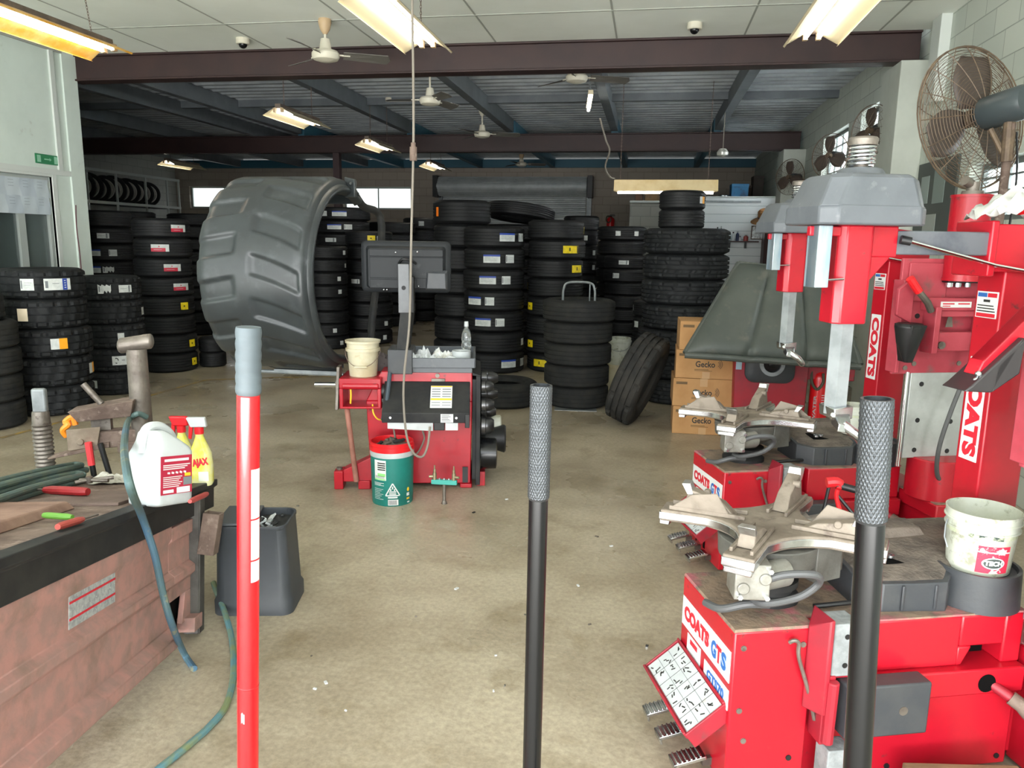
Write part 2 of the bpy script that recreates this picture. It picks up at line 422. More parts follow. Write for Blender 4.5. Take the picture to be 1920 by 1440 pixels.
b = MB(); b.box(XL-.03, XL+.012, 6.66, 6.72, .3, 2.32); b.box(XL-.03, XL+.012, 7.56, 7.62, .3, 2.32); b.box(XL-.03, XL+.012, 6.72, 7.56, 2.26, 2.30)
struct(b.build('trim_5', WALLT, bevel=.004))
for n, (a0, a1, z0, z1) in enumerate(RW):
    window(f'window_{n+2}', 'Y', XR+.09, .05, a0, a1, z0, z1, 4, 4, GLASSW, bar=.016, frm=mat(f'window_frame_steel_{n}', '#6d7472', .5, metal=.3))
for n, (a0, a1, z0, z1) in enumerate(BWH):
    window(f'window_{n+6}', 'X', YB+.09, .05, a0, a1, z0, z1, 2, 1, GLASSW, bar=.03)
# --- front ceiling with its cover strips
b = MB(); b.box(XL-.1, XR+.1, -1.6, 8.02, ZC, ZC+.06); struct(b.build('ceiling', CEILP, smooth=0))
b = MB()
for y in (1.1, 3.5, 5.9, 7.08): b.box(XL, XR, y-.012, y+.012, ZC-.006, ZC)
for x in (-5.2, -4.0, -2.8, -1.6, -.4, .8, 2.0): b.box(x-.008, x+.008, -1.6, 8, ZC-.004, ZC)
struct(b.build('trim_6', CEILJ, smooth=0))
# --- steel beams and posts
def ibeam(name, x0, x1, y0, y1, z0, z1, fl=.02, web=.03):
    m = MB(); yc = (y0+y1)/2
    m.box(x0, x1, y0, y1, z0, z0+fl); m.box(x0, x1, y0, y1, z1-fl, z1); m.box(x0, x1, y0+.03, yc+web, z0+fl, z1-fl)
    return struct(m.build(name, BEAM, bevel=.004))
ibeam('beam_front', XL-.05, 2.38, 8.02, 8.22, 3.335, 3.61)
ibeam('beam_middle', XF, 2.38, 13.75, 13.95, 3.2, 3.5)
b = MB()
for y0, y1, x0 in ((7.95, 8.55, 2.2), (13.6, 14.1, 2.1)): b.box(x0, XR, y0, y1, 0, 3.335 if y0 < 9 else 3.2)
struct(b.build('pillar_right', BLOCKP, bevel=.005))
b = MB(); b.box(2.36, XR, 7.5, 7.72, 2.9, ZC); struct(b.build('trim_7', WALLT, bevel=.004))
b = MB(); b.box(-5.78, -5.66, 13.8, 13.92, 0, 3.2); struct(b.build('post_middle', BEAMF))
# --- corrugated roof, purlins, rafters
b = MB(); y = 8.1; k = 0
pts = []
while y < YB+.35:
    pts += [(y, ZR), (y+.06, ZR), (y+.10, ZR+.05), (y+.19, ZR+.05)]; y += .23
n = len(pts)
b.grid(lambda i, j: ((XF-.3, XR+.3)[i], pts[j][0], pts[j][1]), 2, n)
struct(b.build('roof', ROOF, smooth=0))
b = MB(); b.box(XF-.3, XR+.3, 8, YB+.4, ZR+.06, ZR+.1); b.box(XF-.3, XL, -1.8, 8.1, ZR+.06, ZR+.1); struct(b.build('roof_cover', ROOF, smooth=0))
b = MB()
for y in (9.5, 11.6, 15.6, 17.6): b.box(XF, XR, y-.04, y+.04, ZR-.1, ZR)
struct(b.build('trim_8', RAFT, smooth=0))
for i, pr in enumerate([((250, 153), (620, 266)), ((640, 180), (760, 250)), ((820, 143), (970, 249)), ((1107, 135), (1162, 249)), ((1392, 130), (1358, 245))]):
    xs = [F(*p, 3.56).x for p in pr]; x = sum(xs)/2
    m = MB(); m.box(x-.06, x+.06, 8.2, 13.78, 3.53, ZR-.1 if False else ZR); struct(m.build('trim_%d' % (9+i), RAFT, smooth=0))
    m = MB(); m.box(x-.06, x+.06, 13.9, YB, 3.5, ZR); struct(m.build('trim_%d' % (20+i), TEALP, smooth=0))
for i, x in enumerate((-7.4, -9.2, -11.0)):
    m = MB(); m.box(x-.06, x+.06, 8.2, YB, 3.53, ZR); struct(m.build('trim_%d' % (30+i), RAFT, smooth=0))
b = MB(); b.box(XF, XR, 19.85, 19.98, 3.5, 3.7); struct(b.build('trim_40', TEALP, smooth=0))
# lining of the far right end, and the white boarded cabin
b = MB(); b.box(.62, XR, 15.9, 16.05, 0, 2.56); struct(b.build('wall_cabin', WEATHER, smooth=0))
b = MB(); b.box(-.42, .64, 16.4, 16.5, 0, 2.5); struct(b.build('wall_panel', BLOCKW, smooth=0))
b = MB(); b.box(-.42, XR, 16.05, YB, 2.46, 2.5); struct(b.build('ceiling_cabin', WALLT, smooth=0))
b = MB(); b.box(.62, XR, 15.86, 16.06, 2.56, 2.58); struct(b.build('trim_42', WALLT, smooth=0))
b = MB(); b.box(.9, 2.1, 15.87, 15.9, 2.46, 2.5); struct(b.build('trim_41', GALV, smooth=0))
# --- roller door
d = MB(); pts = []
z = 0.02
while z < 2.95:
    pts += [(0, z), (-.03, z+.02), (-.03, z+.055), (0, z+.075)]; z += .095
d.grid(lambda i, j: ((-5.35, -1.62)[i], YB-.03+pts[j][0], pts[j][1]), 2, len(pts))
dr = struct(d.build('door_1', DOORM, smooth=0))
d = MB(); d.cyl((-5.4, YB-.27, 3.02), (-1.58, YB-.27, 3.02), .235, seg=24)
for k in range(26):
    a = 2*PI*k/26; d.obox((-3.49, YB-.27+.237*math.cos(a), 3.02+.237*math.sin(a)), (3.8, .012, .02), (a, 0, 0))
d.build('door_roll', DOORM, dr, smooth=30)
d = MB(); d.box(-5.45, -5.36, YB-.09, YB, 0, 2.95); d.box(-1.6, -1.48, YB-.09, YB, 0, 2.95); d.build('door_track', GALV, dr, smooth=0)
d = MB(); d.box(-5.5, -5.38, YB-.5, YB, 2.75, 3.28); d.box(-1.56, -1.44, YB-.5, YB, 2.75, 3.28); d.build('roll_bracket', BLACK, dr, smooth=0)

# ================================================================== daylight
w = bpy.data.worlds.new('overcast'); SC.world = w; w.use_nodes = True
nt = w.node_tree; bg = nt.nodes['Background']
tc = nt.nodes.new('ShaderNodeTexCoord'); sx = nt.nodes.new('ShaderNodeSeparateXYZ'); cr = nt.nodes.new('ShaderNodeValToRGB')
nt.links.new(tc.outputs['Generated'], sx.inputs[0]); nt.links.new(sx.outputs['Z'], cr.inputs['Fac']); nt.links.new(cr.outputs['Color'], bg.inputs['Color'])
cr.color_ramp.elements[0].position = .0; cr.color_ramp.elements[0].color = (.30, .31, .30, 1)
cr.color_ramp.elements[1].position = .22; cr.color_ramp.elements[1].color = (.92, .97, 1.0, 1)
e_ = cr.color_ramp.elements.new(.12); e_.color = (.34, .36, .35, 1)
bg.inputs['Strength'].default_value = 4.2
SC.view_settings.view_transform = 'Standard'; SC.view_settings.look = 'None'; SC.view_settings.gamma = 1
SC.view_settings.use_curve_mapping = False; SC.view_settings.exposure = 0.22
def area(name, loc, rot, sx, sy, power, col=(1, 1, 1)):
    l = bpy.data.lights.new(name, 'AREA'); l.shape = 'RECTANGLE'; l.size = sx; l.size_y = sy; l.energy = power; l.color = col
    o = bpy.data.objects.new(name, l); COL.objects.link(o); o.location = loc; o.rotation_euler = rot; return o
# sky light that enters through the open street front, and through the windows
area('daylight_front', (-1.6, -2.6, 2.0), (math.radians(90), 0, 0), 8.5, 3.8, 330, (.93, .97, 1))
# added fill lamp, aimed up to brighten the front ceiling like ground bounce
area('ceiling_bounce_fill', (-1.6, -2.9, .25), (math.radians(128), 0, 0), 8.5, 2.2, 950, (1, .99, .96))
for n, (a0, a1, z0, z1) in enumerate(RW):
    area('daylight_window', (XR+.3, (a0+a1)/2, (z0+z1)/2), (0, math.radians(90), 0), z1-z0, a1-a0, (30, 45, 60, 340)[n]*(a1-a0), (.93, .97, 1))

# ================================================================== fluorescent fittings
def chain(m, x, y, z0, z1):
    z = z0; k = 0
    while z < z1:
        m.tube([(x+.006*math.cos(t)*(1-k % 2), y+.006*math.cos(t)*(k % 2), z+.014+.014*math.sin(t)) for t in [2*PI*i/8 for i in range(8)]], .0022, 4, closed=True); z += .022; k += 1
def fitting(label, loc, L, refl, zc, rz=0., tilt=0., lit=True, group='twin tube light fittings', estr=None, flare=.16, rods=True, tubes=2):
    t = thing('fluorescent_light', label, 'ceiling light', loc, (0, tilt, rz), group)
    m = MB(); m.box(-.035, .035, -L/2, L/2, 0, .05); m.build('spine', REFLB, t, bevel=.004)
    for s in (-1, 1):
        m = MB(); th = .0025
        p = [(s*.03, .012), (s*(.03+flare), -.075), (s*(.03+flare-.012), -.083)]
        for a, c in zip(p, p[1:]):
            m.hexa([(a[0], -L/2, a[1]-th), (c[0], -L/2, c[1]-th), (c[0], L/2, c[1]-th), (a[0], L/2, a[1]-th),
                    (a[0], -L/2, a[1]), (c[0], -L/2, c[1]), (c[0], L/2, c[1]), (a[0], L/2, a[1])])
        m.build('reflector', refl, t, smooth=0)
    for k in range(tubes):
        x = 0 if tubes == 1 else (-.045, .045)[k]
        m = MB(); m.cyl((x, -L/2+.04, -.03), (x, L/2-.04, -.03), .013, seg=12); m.build('tube', TUBE if lit else WHITEP, t)
        for yy in (-L/2+.02, L/2-.02):
            m = MB(); m.box(x-.016, x+.016, yy-.02, yy+.02, -.045, .005); m.build('tube_holder', FANBR, t)
    if rods:
        for yy in (-L*.35, L*.35):
            m = MB(); chain(m, 0, yy, .05, zc-loc[2]-.005); m.build('hanging_chain', RUST, t)
    return t
REFLN = mat('reflector_amber', '#d9a240', .4, col2='#e8c47a', scale=6)
fitting('hanging tube light with an amber reflector beside the left wall', (-4.30, 5.2, 3.13), 1.3, REFLN, ZC, tilt=math.radians(-7))
fitting('hanging tube light with white reflector near the middle of the front ceiling', (-1.72, 5.35, 3.13), 1.3, REFLW, ZC)
fitting('hanging tube light over the row of red tyre changers', (1.07, 5.45, 3.13), 1.3, REFLW, ZC)
fitting('hanging tube light above the black wheel guard, behind the front beam', (-4.3, 9.25, 3.13), 1.1, REFLW, ZR, estr=9)
fitting('hanging tube light under the middle beam left of the drop cable', (-4.25, 12.0, 3.13), 1.1, REFLW, ZR)
fitting('hanging tube light over the tyre shelf in the far store', (-9.5, 14.9, 3.13), 1.15, REFLW, ZR)
fitting('small far tube light just right of the drop cable', (-4.3, 15.5, 3.15), 1.1, REFLW, ZR)
t = thing('batten_light', 'bare lit tube fixed under the corrugated roof with a drooping cord', 'ceiling light', (-.83, 10.3, 3.42), (0, 0, math.radians(6)))
m = MB(); m.box(-.03, .03, -.5, .5, .0, .05); m.build('spine', REFLW, t)
m = MB(); m.cyl((0, -.46, -.03), (0, .46, -.03), .02, seg=12); m.build('tube', TUBE, t)
for yy in (-.3, .3):
    m = MB(); m.cyl((0, yy, .05), (0, yy, .32), .006); m.build('rod', GALV, t)
a = thing('light_cord', 'pale cord dangling from the bare tube to the tan light fitting', 'cord')
m = MB(); p0 = D(1125, 222, 10.2)
m.tube(smooth_path([p0, D(1136, 262, 10.3), D(1143, 283, 10.35), D(1135, 312, 10.5), D(1143, 331, 10.6), D(1152, 334, 10.7)], 8), .012, 6)
m.build('cord', CABLE, a)
t = thing('fluorescent_light', 'tan cased light fitting hanging crosswise in front of the white cabin', 'ceiling light', (.18, 10.75, 2.40), (0, 0, math.radians(90)), 'twin tube light fittings')
m = MB(); L = 1.36
m.hexa([(-.09, -L/2, -.06), (.09, -L/2, -.06), (.09, L/2, -.06), (-.09, L/2, -.06), (-.03, -L/2, .09), (.03, -L/2, .09), (.03, L/2, .09), (-.03, L/2, .09)])
m.build('reflector', mat('reflector_tan', '#eed6a6', .45, col2='#e2c690', scale=5), t, bevel=.004)
m = MB(); m.cyl((.06, -L/2+.05, -.075), (.06, L/2-.05, -.075), .013); m.build('tube', TUBE, t)
for yy in (-.55, .6):
    m = MB(); chain(m, 0, yy, .09, ZR-2.41-.02); m.build('hanging_chain', RUST, t)

# ================================================================== ceiling fans, cameras
def ceiling_fan(label, x, y, zc, zm, canopy, ang, R=.62, blade=FANB, rod=.012, body=FANC):
    t = thing('ceiling_fan', label, 'ceiling fan', (x, y, zm), ang, 'ceiling fans')
    h = zc-zm
    m = MB(); m.lathe([(.001, h), (.055, h), (.06, h-.03), (.045, h-.09), (.018, h-.13), (.001, h-.13)], 24); m.build('canopy', canopy, t)
    m = MB(); m.cyl((0, 0, .09), (0, 0, h-.1), rod); m.build('down_rod', body, t)
    m = MB(); m.lathe([(.001, .15), (.04, .14), (.05, .09), (.055, .05), (.11, .035), (.125, .015), (.125, -.015), (.11, -.04), (.06, -.055), (.001, -.06)], 32); m.build('motor', body, t)
    for k in range(3):
        m = MB(T(0, 0, 0, rz=k*2*PI/3)); th = .006
        r0, r1 = .16, R
        m.add([(r0, -.045, .03), (r1, -.075, .022), (r1+.03, 0, .0), (r1, .06, -.022), (r0, .035, -.015),
               (r0, -.045, .03-th), (r1, -.075, .022-th), (r1+.03, 0, -th), (r1, .06, -.022-th), (r0, .035, -.015-th)],
              [(0,1,2,3,4), (9,8,7,6,5), (0,5,6,1), (1,6,7,2), (2,7,8,3), (3,8,9,4), (4,9,5,0)])
        bl = m.build('blade', blade, t, smooth=0)
        m = MB(T(0, 0, 0, rz=k*2*PI/3)); m.box(.1, .22, -.015, .015, .0, .012); m.build('blade_arm', body, bl)
    return t
ceiling_fan('cream ceiling fan on the white ceiling in front of the first beam', -2.99, 7.04, ZC, 3.30, FANBR, .45, R=.56)
ceiling_fan('ceiling fan with a tan canopy behind the drop cable', -2.62, 9.2, ZR, 3.27, FANBR, 1.2, R=.5)
ceiling_fan('white ceiling fan under the roof nearest the bare tube', -.9, 9.25, ZR, 3.50, FANC, .35, R=.6)
ceiling_fan('small white ceiling fan just before the middle beam', -2.66, 12.3, ZR-.04, 3.30, FANC, .2, R=.58)
ceiling_fan('farthest ceiling fan beyond the middle beam above the roller door', -3.0, 18.2, ZR-.1, 3.42, FANBR, .3, R=.55)
for px, py, z, lab in ((455, 72, ZC, 'dome security camera on the ceiling beside the cream fan'), (1303, 43, ZC, 'dome security camera on the ceiling at the right of the front beam'), (730, 184, ZR, 'dome security camera under the corrugated roof')):
    p = F(px, py, z)
    t = thing('dome_camera', lab, 'security camera', (p.x, p.y, z+.004), 0, 'dome cameras')
    m = MB(); m.lathe([(.001, 0), (.065, 0), (.068, -.05), (.06, -.06), (.001, -.06)], 28); m.build('housing', FANC, t)
    m = MB(); m.sphere((0, 0, -.058), .042, 20, 12); m.build('dome', BLACKM, t)

# ================================================================== exit sign and notices on the left wall
p0 = XP(84, 298, XL); 
t = thing('exit_sign', 'small green exit sign on the pale wall above the office window', 'sign', (XL+.004, 7.52, 2.44))
m = MB(); m.box(0, .008, -.17, .17, -.05, .05); m.build('sign_panel', SIGNG, t, bevel=.002)
m = MB(); m.box(.008, .010, .09, .15, -.038, .038); m.box(.008, .010, -.05, .02, -.006, .006); m.box(.008, .010, -.15, -.10, -.035, .035)
m.add([(.0105, .02, .018), (.0105, .05, 0), (.0105, .02, -.018)], [(0, 1, 2)]); m.build('pictogram', mat('sign_pale_green', '#8fc4a6', .5), t)
k = 0
for r in range(2):
    for c in range(4):
        ys = 6.765+c*.192
        m = MB(); m.grid(lambda i, j: (XL-.024-.002*((r+c) % 2)+.003*math.sin(i*1.3+c+r*2+j), ys-.012*math.sin(j+r)+i*.0325, 2.225-r*.178-j*.037), 7, 6)
        o = m.build('notice_sheet', mat('notice_paper_%d' % k, ['#b9c4cc', '#c2ccd2', '#b5c0c9', '#bec9cf'][(c+r) % 4], .4), smooth=60)
        g = MB()
        for q in range(3): g.box(XL-.0195, XL-.019, ys+.03, ys+.10, 2.195-r*.178-q*.03, 2.199-r*.178-q*.03)
        g.build('print', mat('print_pale', '#8f9aa2', .6) if 'print_pale' not in MATS else MATS['print_pale'], o, smooth=0)
        tag(o, f"{['upper', 'lower'][r]} row paper notice taped inside the office window, {['nearest the camera', 'second along', 'third along', 'farthest along'][c]}", 'notice', 'paper notices in the office window'); k += 1
# shabby pull cord on the left column
m = MB(); m.tube(smooth_path([(XL+.05, 7.83, 1.98), (XL+.06, 7.8, 1.75), (XL+.055, 7.82, 1.45), (XL+.07, 7.80, 1.2)], 6), .006, 6)
tag(m.build('pull_cord', mat('dark_red_cord', '#5a2f38', .7)), 'thin dark cord hanging on the column beside the office window', 'cord')
# notice board on the right wall beyond the fan
t = thing('notice_board', 'dark board with pinned papers on the block wall behind the tool head', 'notice board', (XR-.021, 7.42, 2.06))
m = MB(); m.box(0, .02, -.47, .47, -.36, .34); m.build('board', mat('board_dark_grey', '#4d5350', .7), t)
for (y, z, w_, h_, c) in ((-.1, .12, .26, .3, '#7d8a86'), (.25, .1, .2, .24, '#8e9a96'), (.05, -.22, .3, .2, '#9aa19c')):
    m = MB(); m.box(-.004, .0, y-w_/2, y+w_/2, z-h_/2, z+h_/2); m.build('pinned_sheet', mat('sheet_'+c[1:], c, .6), t)
# ================================================================== TYRES
UR, UW = .35, .22     # unit tyre: outer radius, section width
def tyre_mesh(name, kind, m, rim=.215, seg=64):
    """stack tyre, axle along Z, centred on the origin. real grooves and tread blocks"""
    prof = []
    hw = UW/2
    # inner bead -> sidewall -> shoulder -> tread -> back
    side = [(rim, .62), (rim+.004, .82), (rim+.02, .92), (rim+.05, .99), (rim+.085, 1.0), (UR-.035, .95), (UR-.018, .87)]
    grooves = {'road': [-.42, -.14, .14, .42], 'terrain': [-.5, 0, .5], 'used': [-.4, 0, .4], 'truck': [-.5, -.17, .17, .5], 'mud': [-.42, 0, .42]}[kind]
    dep = {'road': .010, 'terrain': .019, 'used': .005, 'truck': .014, 'mud': .016}[kind]
    tread = [(UR-.006, .80, 0), (UR-.001, .74, 0)]
    gw = .045 if kind != 'mud' else .06
    for g in reversed(grooves):
        tread += [(UR, g+gw, 0), (UR-dep, g+gw*.7, 1), (UR-dep, g-gw*.7, 1), (UR, g-gw, 0)]
    tread += [(UR-.001, -.74, 0), (UR-.006, -.80, 0)]
    P = [(r, z*hw, -1) for r, z in side] + [(r, z*hw, q) for r, z, q in tread] + [(r, -z*hw, -1) for r, z in reversed(side)]
    P += [(rim-.006, -.55*hw, -1), (rim+.03, -.5*hw, -1), (UR-.035, -.5*hw, -1), (UR-.03, .5*hw, -1), (rim+.03, .5*hw, -1), (rim-.006, .55*hw, -1)]
    if kind in ('terrain', 'mud', 'truck'): seg = 108
    n = len(P); vs = []; fs = []
    for k in range(seg):
        a = 2*PI*k/seg
        for i, (r, z, q) in enumerate(P):
            rr = r; da = 0
            if q == 0 and kind in ('terrain', 'mud', 'truck'):
                row = 0 if z > .3*hw else (1 if z > -.3*hw else 2)
                ph = (k + row*2 + (1 if z > 0 else 0)) % (6 if kind != 'mud' else 9)
                if ph < (2 if kind != 'truck' else 1): rr = r-dep*.8
                da = .35*(2*PI/seg)*(1 if (row % 2) else -1)
            vs.append((rr*math.cos(a+da), rr*math.sin(a+da), z))
    for k in range(seg):
        k2 = (k+1) % seg
        for i in range(n):
            j = (i+1) % n; fs.append((k*n+i, k2*n+i, k2*n+j, k*n+j))
    b = MB(); b.add(vs, fs)
    o = b.build(name, m, smooth=28); me = o.data
    bpy.data.objects.remove(o); return me
TM = {'road': tyre_mesh('tyre', 'road', RUB), 'terrain': tyre_mesh('tyre', 'terrain', RUBA), 'used': tyre_mesh('tyre', 'used', RUBG),
      'truck': tyre_mesh('tyre', 'truck', RUBA), 'mud': tyre_mesh('tyre', 'mud', RUBD), 'low': tyre_mesh('tyre', 'road', RUB, rim=.252)}

def patch(m, a0, a1, z0, z1, R):   # curved patch on the tread, facing outwards around +X
    k = max(2, int((a1-a0)/.06)+1)
    m.grid(lambda i, j: (R*math.cos(a0+(a1-a0)*i/(k-1)), R*math.sin(a0+(a1-a0)*i/(k-1)), (z0, z1)[j]), k, 2)
SM = {}
def sticker_mesh(kind):
    if kind in SM: return SM[kind]
    m = MB(); R = UR+.003; h = .042; e = .0008
    def P(i, a0, a1, z0, z1, lift=0):
        m.i = i; patch(m, a0, a1, z0, z1, R+lift)
    if kind == 'wb':     # white with a blue heading and print lines
        mats = [ST_W, ST_B, ST_G]; A = .27
        P(0, -A, A, -h, h*.55); P(1, -A, A, h*.55, h)
        for q in range(3): P(2, -A*.85, A*(.2+.18*q), h*(.3-.35*q), h*(.36-.35*q), e)
    elif kind == 'w':
        mats = [ST_W, ST_G]; A = .15
        P(0, -A, A, -h, h); P(1, -A*.9, -A*.7, -h*.7, h*.7, e); P(1, -A*.4, A*.7, h*.3, h*.36, e); P(1, -A*.4, A*.5, -h*.1, -h*.04, e)
    elif kind == 'ws':   # small white
        mats = [ST_W]; A = .1; P(0, -A, A, -h*.85, h*.85)
    elif kind == 'wl':   # long white with grey print
        mats = [ST_W, ST_G]; A = .22
        P(0, -A, A, -h*.8, h*.8); P(1, A*.45, A*.7, -h*.7, h*.7, e); P(1, -A*.8, A*.2, 0, h*.08, e)
    elif kind == 'wr':   # white over red
        mats = [ST_W, ST_R, ST_W]; A = .3
        P(0, -A, A, -h*.95, h*.95); P(1, -A, A*.6, -h*.95, 0, e); P(1, -A*.15, -A*.02, h*.25, h*.55, e); P(2, -A*.7, A*.2, -h*.5, -h*.42, 2*e)
    elif kind == 'y':
        mats = [ST_Y, INK]; A = .16
        P(0, -A, A, -h, h); P(1, -A*.3, A*.1, -h*.2, h*.2, e)
    elif kind == 'yl':
        mats = [ST_Y, INK]; A = .3
        P(0, -A, A, -h, h); P(1, A*.8, A*.97, -h*.95, h*.95, e); P(1, -A*.25, -A*.1, -h*.4, h*.5, e)
    elif kind == 'wy':
        mats = [ST_W, ST_A]; A = .19
        P(0, -A, 0, -h*.95, h*.95); P(1, 0, A, -h*.95, h*.95)
    elif kind == 'bw':   # pale with a blue end and lettering bars
        mats = [ST_W, ST_B, ST_G]; A = .31
        P(0, -A, A, -h, h); P(1, A*.35, A*.72, -h*.98, h*.98, e)
        for q in range(4): P(0, A*.47, A*.62, h*(.7-.4*q), h*(.55-.4*q), 2*e)
        P(2, -A*.9, -A*.7, -h*.6, h*.6, e); P(2, -A*.4, A*.1, h*.1, h*.2, e)
    elif kind == 'c':
        mats = [ST_C]; A = .12; P(0, -A, A, -h*1.1, h*1.1)
    elif kind == 'o':
        mats = [ST_O]; A = .07; P(0, -A, A, -h, h)
    elif kind == 'wt':   # torn white
        mats = [ST_W, ST_G]; A = .2
        m.grid(lambda i, j: (R*math.cos(-A+2*A*i/12), R*math.sin(-A+2*A*i/12), (-h*(1 if i < 6 else .3+.6*((i*7) % 3)/2), h*(1-.12*((i*5) % 4)))[j]), 13, 2)
        P(1, -A*.85, -A*.65, -h*.6, h*.6, e)
    elif kind == 'wc':   # white with a black ring mark
        mats = [ST_W, INK]; A = .24
        P(0, -A, A, -h, h); m.i = 1
        rr = R+e
        m.grid(lambda i, j: (rr*math.cos(-.12+(.026+.022*j)/R*math.cos(2*PI*i/16)), rr*math.sin(-.12+(.018+.010*j)/R*math.cos(2*PI*i/16)), (.018+.010*j)*math.sin(2*PI*i/16)), 14, 2)
        P(1, A*.2, A*.6, 0, h*.1, e)
    o = m.build('sticker', mats, smooth=40); SM[kind] = o.data; bpy.data.objects.remove(o)
    return SM[kind]
STN = {'wb': 'blue-headed white', 'w': 'white', 'ws': 'small white', 'wl': 'long white', 'wr': 'white and red', 'y': 'yellow', 'yl': 'long yellow',
       'wy': 'white and amber', 'bw': 'blue-ended white', 'c': 'cream', 'o': 'orange', 'wt': 'torn white', 'wc': 'ring-marked white'}
NT = [0]; STACKS = []
def put_tyre(kind, label, loc, R, W, rot=(0,0,0), group=None):
    o = bpy.data.objects.new('tyre', TM[kind]); COL.objects.link(o)
    o.location = loc; o.rotation_euler = rot; o.scale = (R/UR, R/UR, W/UW); NT[0] += 1
    return tag(o, label, 'tyre', group)
def put_sticker(t, kind, ang, zoff=0, tilt=0.):
    s = bpy.data.objects.new('sticker', sticker_mesh(kind)); COL.objects.link(s); s.parent = t
    s.rotation_euler = (tilt, 0, ang) if not tilt else Euler((tilt, 0, ang), 'XYZ'); s.location = (0, 0, zoff)
    return s
def stack(desc, cx, wpx, top, base=None, Y=None, n=5, kind='road', st={}, jit=.012, dx={}, lean=None, cond='new black', wscale=None):
    """a stack of n tyres whose visible middle is column cx of the photograph. base = row of its foot (or Y = distance of its centre)"""
    if base is not None:
        f = F(cx, base); d = Vector((f.x, f.y, 0)); d.normalize(); r = .35
        for _ in range(6):
            c = f+d*r
            r = ((D(cx+wpx/2, base, c.y)-D(cx-wpx/2, base, c.y)).length)/2*math.cos(math.atan2(c.x, c.y)) * .985
    else:
        c = D(cx, 600, Y); c.z = 0
        r = ((D(cx+wpx/2, 600, Y)-D(cx-wpx/2, 600, Y)).length)/2*math.cos(math.atan2(c.x, c.y))*.985
        d = Vector((c.x, c.y, 0)).normalized()
    c = Vector((c.x, c.y, 0))
    zt = D(cx, top, (c-d*r*(1 if top < 452 else 0)).y).z
    h = zt/n
    rng = random.Random(int(cx*7+top))
    a0 = math.atan2(-c.y, -c.x)   # towards the camera
    STACKS.append((desc, round(c.x, 2), round(c.y, 2), round(r, 3), round(h, 3), n))
    for i in range(n):            # i counts from the top
        k = n-1-i
        s = (wscale or {}).get(i, 1.0)
        R = r*s*(1+rng.uniform(-.015, .005))
        x = c.x+rng.uniform(-jit, jit)+dx.get(i, 0); y = c.y+rng.uniform(-jit, jit)
        marks = st.get(i, [])
        lab = f"{cond} tyre"
        if marks: lab += f" with {STN[marks[0][0]]} sticker"
        lab += f", {'topmost' if i == 0 else ORD[i]+' from top'} in {desc}"
        if len(lab.split()) > 16: lab = f"{cond} tyre, {'topmost' if i == 0 else ORD[i]+' from top'} in {desc}"
        t = put_tyre(kind, lab, (x, y, (k+.5)*h), R, h*1.0, (0, 0, rng.uniform(0, 6.28)), 'tyres of '+desc)
        for mk in marks:
            q = max(-1, min(1, (mk[1]-cx)/(wpx/2*.98)))
            put_sticker(t, mk[0], a0+math.asin(q)-t.rotation_euler.z, mk[2] if len(mk) > 2 else 0)
    return c, r, zt
# stacks beside the office wall
stack('the half-hidden stack at the picture edge', -22, 158, 549, base=812, n=5, kind='used', jit=.02, wscale={0: .82})
stack('the front stack below the office window', 104, 168, 503, base=782, n=5, kind='terrain',
      st={0: [('w', 78), ('bw', 132)], 1: [('c', 66)], 2: [('wy', 121)], 3: [('wy', 182)]})
stack('the stack behind the bench post', 222, 122, 517, base=742, n=5, kind='terrain',
      st={0: [('wt', 212), ('wl', 250)], 1: [('ws', 278)], 2: [('ws', 234)], 3: [('wc', 229), ('ws', 256)], 4: [('ws', 183), ('w', 282)]})
stack('the red-stickered stack', 320, 110, 409, base=700, n=8, kind='road',
      st={0: [('wr', 352)], 1: [('wr', 314)], 2: [('wr', 337)], 3: [('wr', 350)], 4: [('y', 354)], 6: [('y', 363)], 7: [('y', 366)]})
stack('the stack between column and red-stickered stack', 212, 104, 394, Y=9.45, n=9, kind='road',
      st={0: [('ws', 181)], 1: [('wl', 206)], 2: [('wb', 186), ('w', 221)], 3: [('wb', 186), ('wt', 212)]})
stack('the plain stack under the tyre shelf', 262, 90, 396, Y=11.4, n=10, kind='road', st={})
stack('the stack peeping over the red-stickered stack', 372, 92, 400, Y=12.2, n=10, kind='road')
stack('the low pair at the wheel guard foot', 396, 52, 632, Y=9.1, n=2, kind='road')
# stacks seen through and beyond the wheel guard
stack('the white-ticketed stack inside the guard opening', 617, 78, 461, base=656, n=8, kind='road',
      st={0: [('ws', 648)], 1: [('ws', 652)], 2: [('ws', 639)], 3: [('ws', 640)], 6: [('ws', 629)], 7: [('ws', 640)]})
stack('the stack behind the white-ticketed stack', 648, 100, 388, Y=12.9, n=10, kind='road',
      st={0: [('w', 613), ('wb', 640)], 1: [('ws', 596), ('wb', 632), ('w', 657)], 2: [('wl', 626)]})
stack('the darkest stack at the guard edge', 578, 80, 372, Y=13.9, n=10, kind='road',
      st={1: [('ws', 598)], 2: [('ws', 592)], 3: [('ws', 580)]})
stack('the yellow-ticketed stack left of the monitor', 694, 88, 433, Y=11.9, n=8, kind='road', st={0: [('y', 698), ('ws', 712)], 3: [('wl', 668)], 6: [('ws', 724)], 7: [('ws', 722)]})
stack('the stack under the back window', 735, 92, 416, Y=14.6, n=9, kind='road', st={})
stack('the stack beside the drop cable', 790, 66, 408, Y=15.6, n=9, kind='road', st={0: [('w', 791)]})
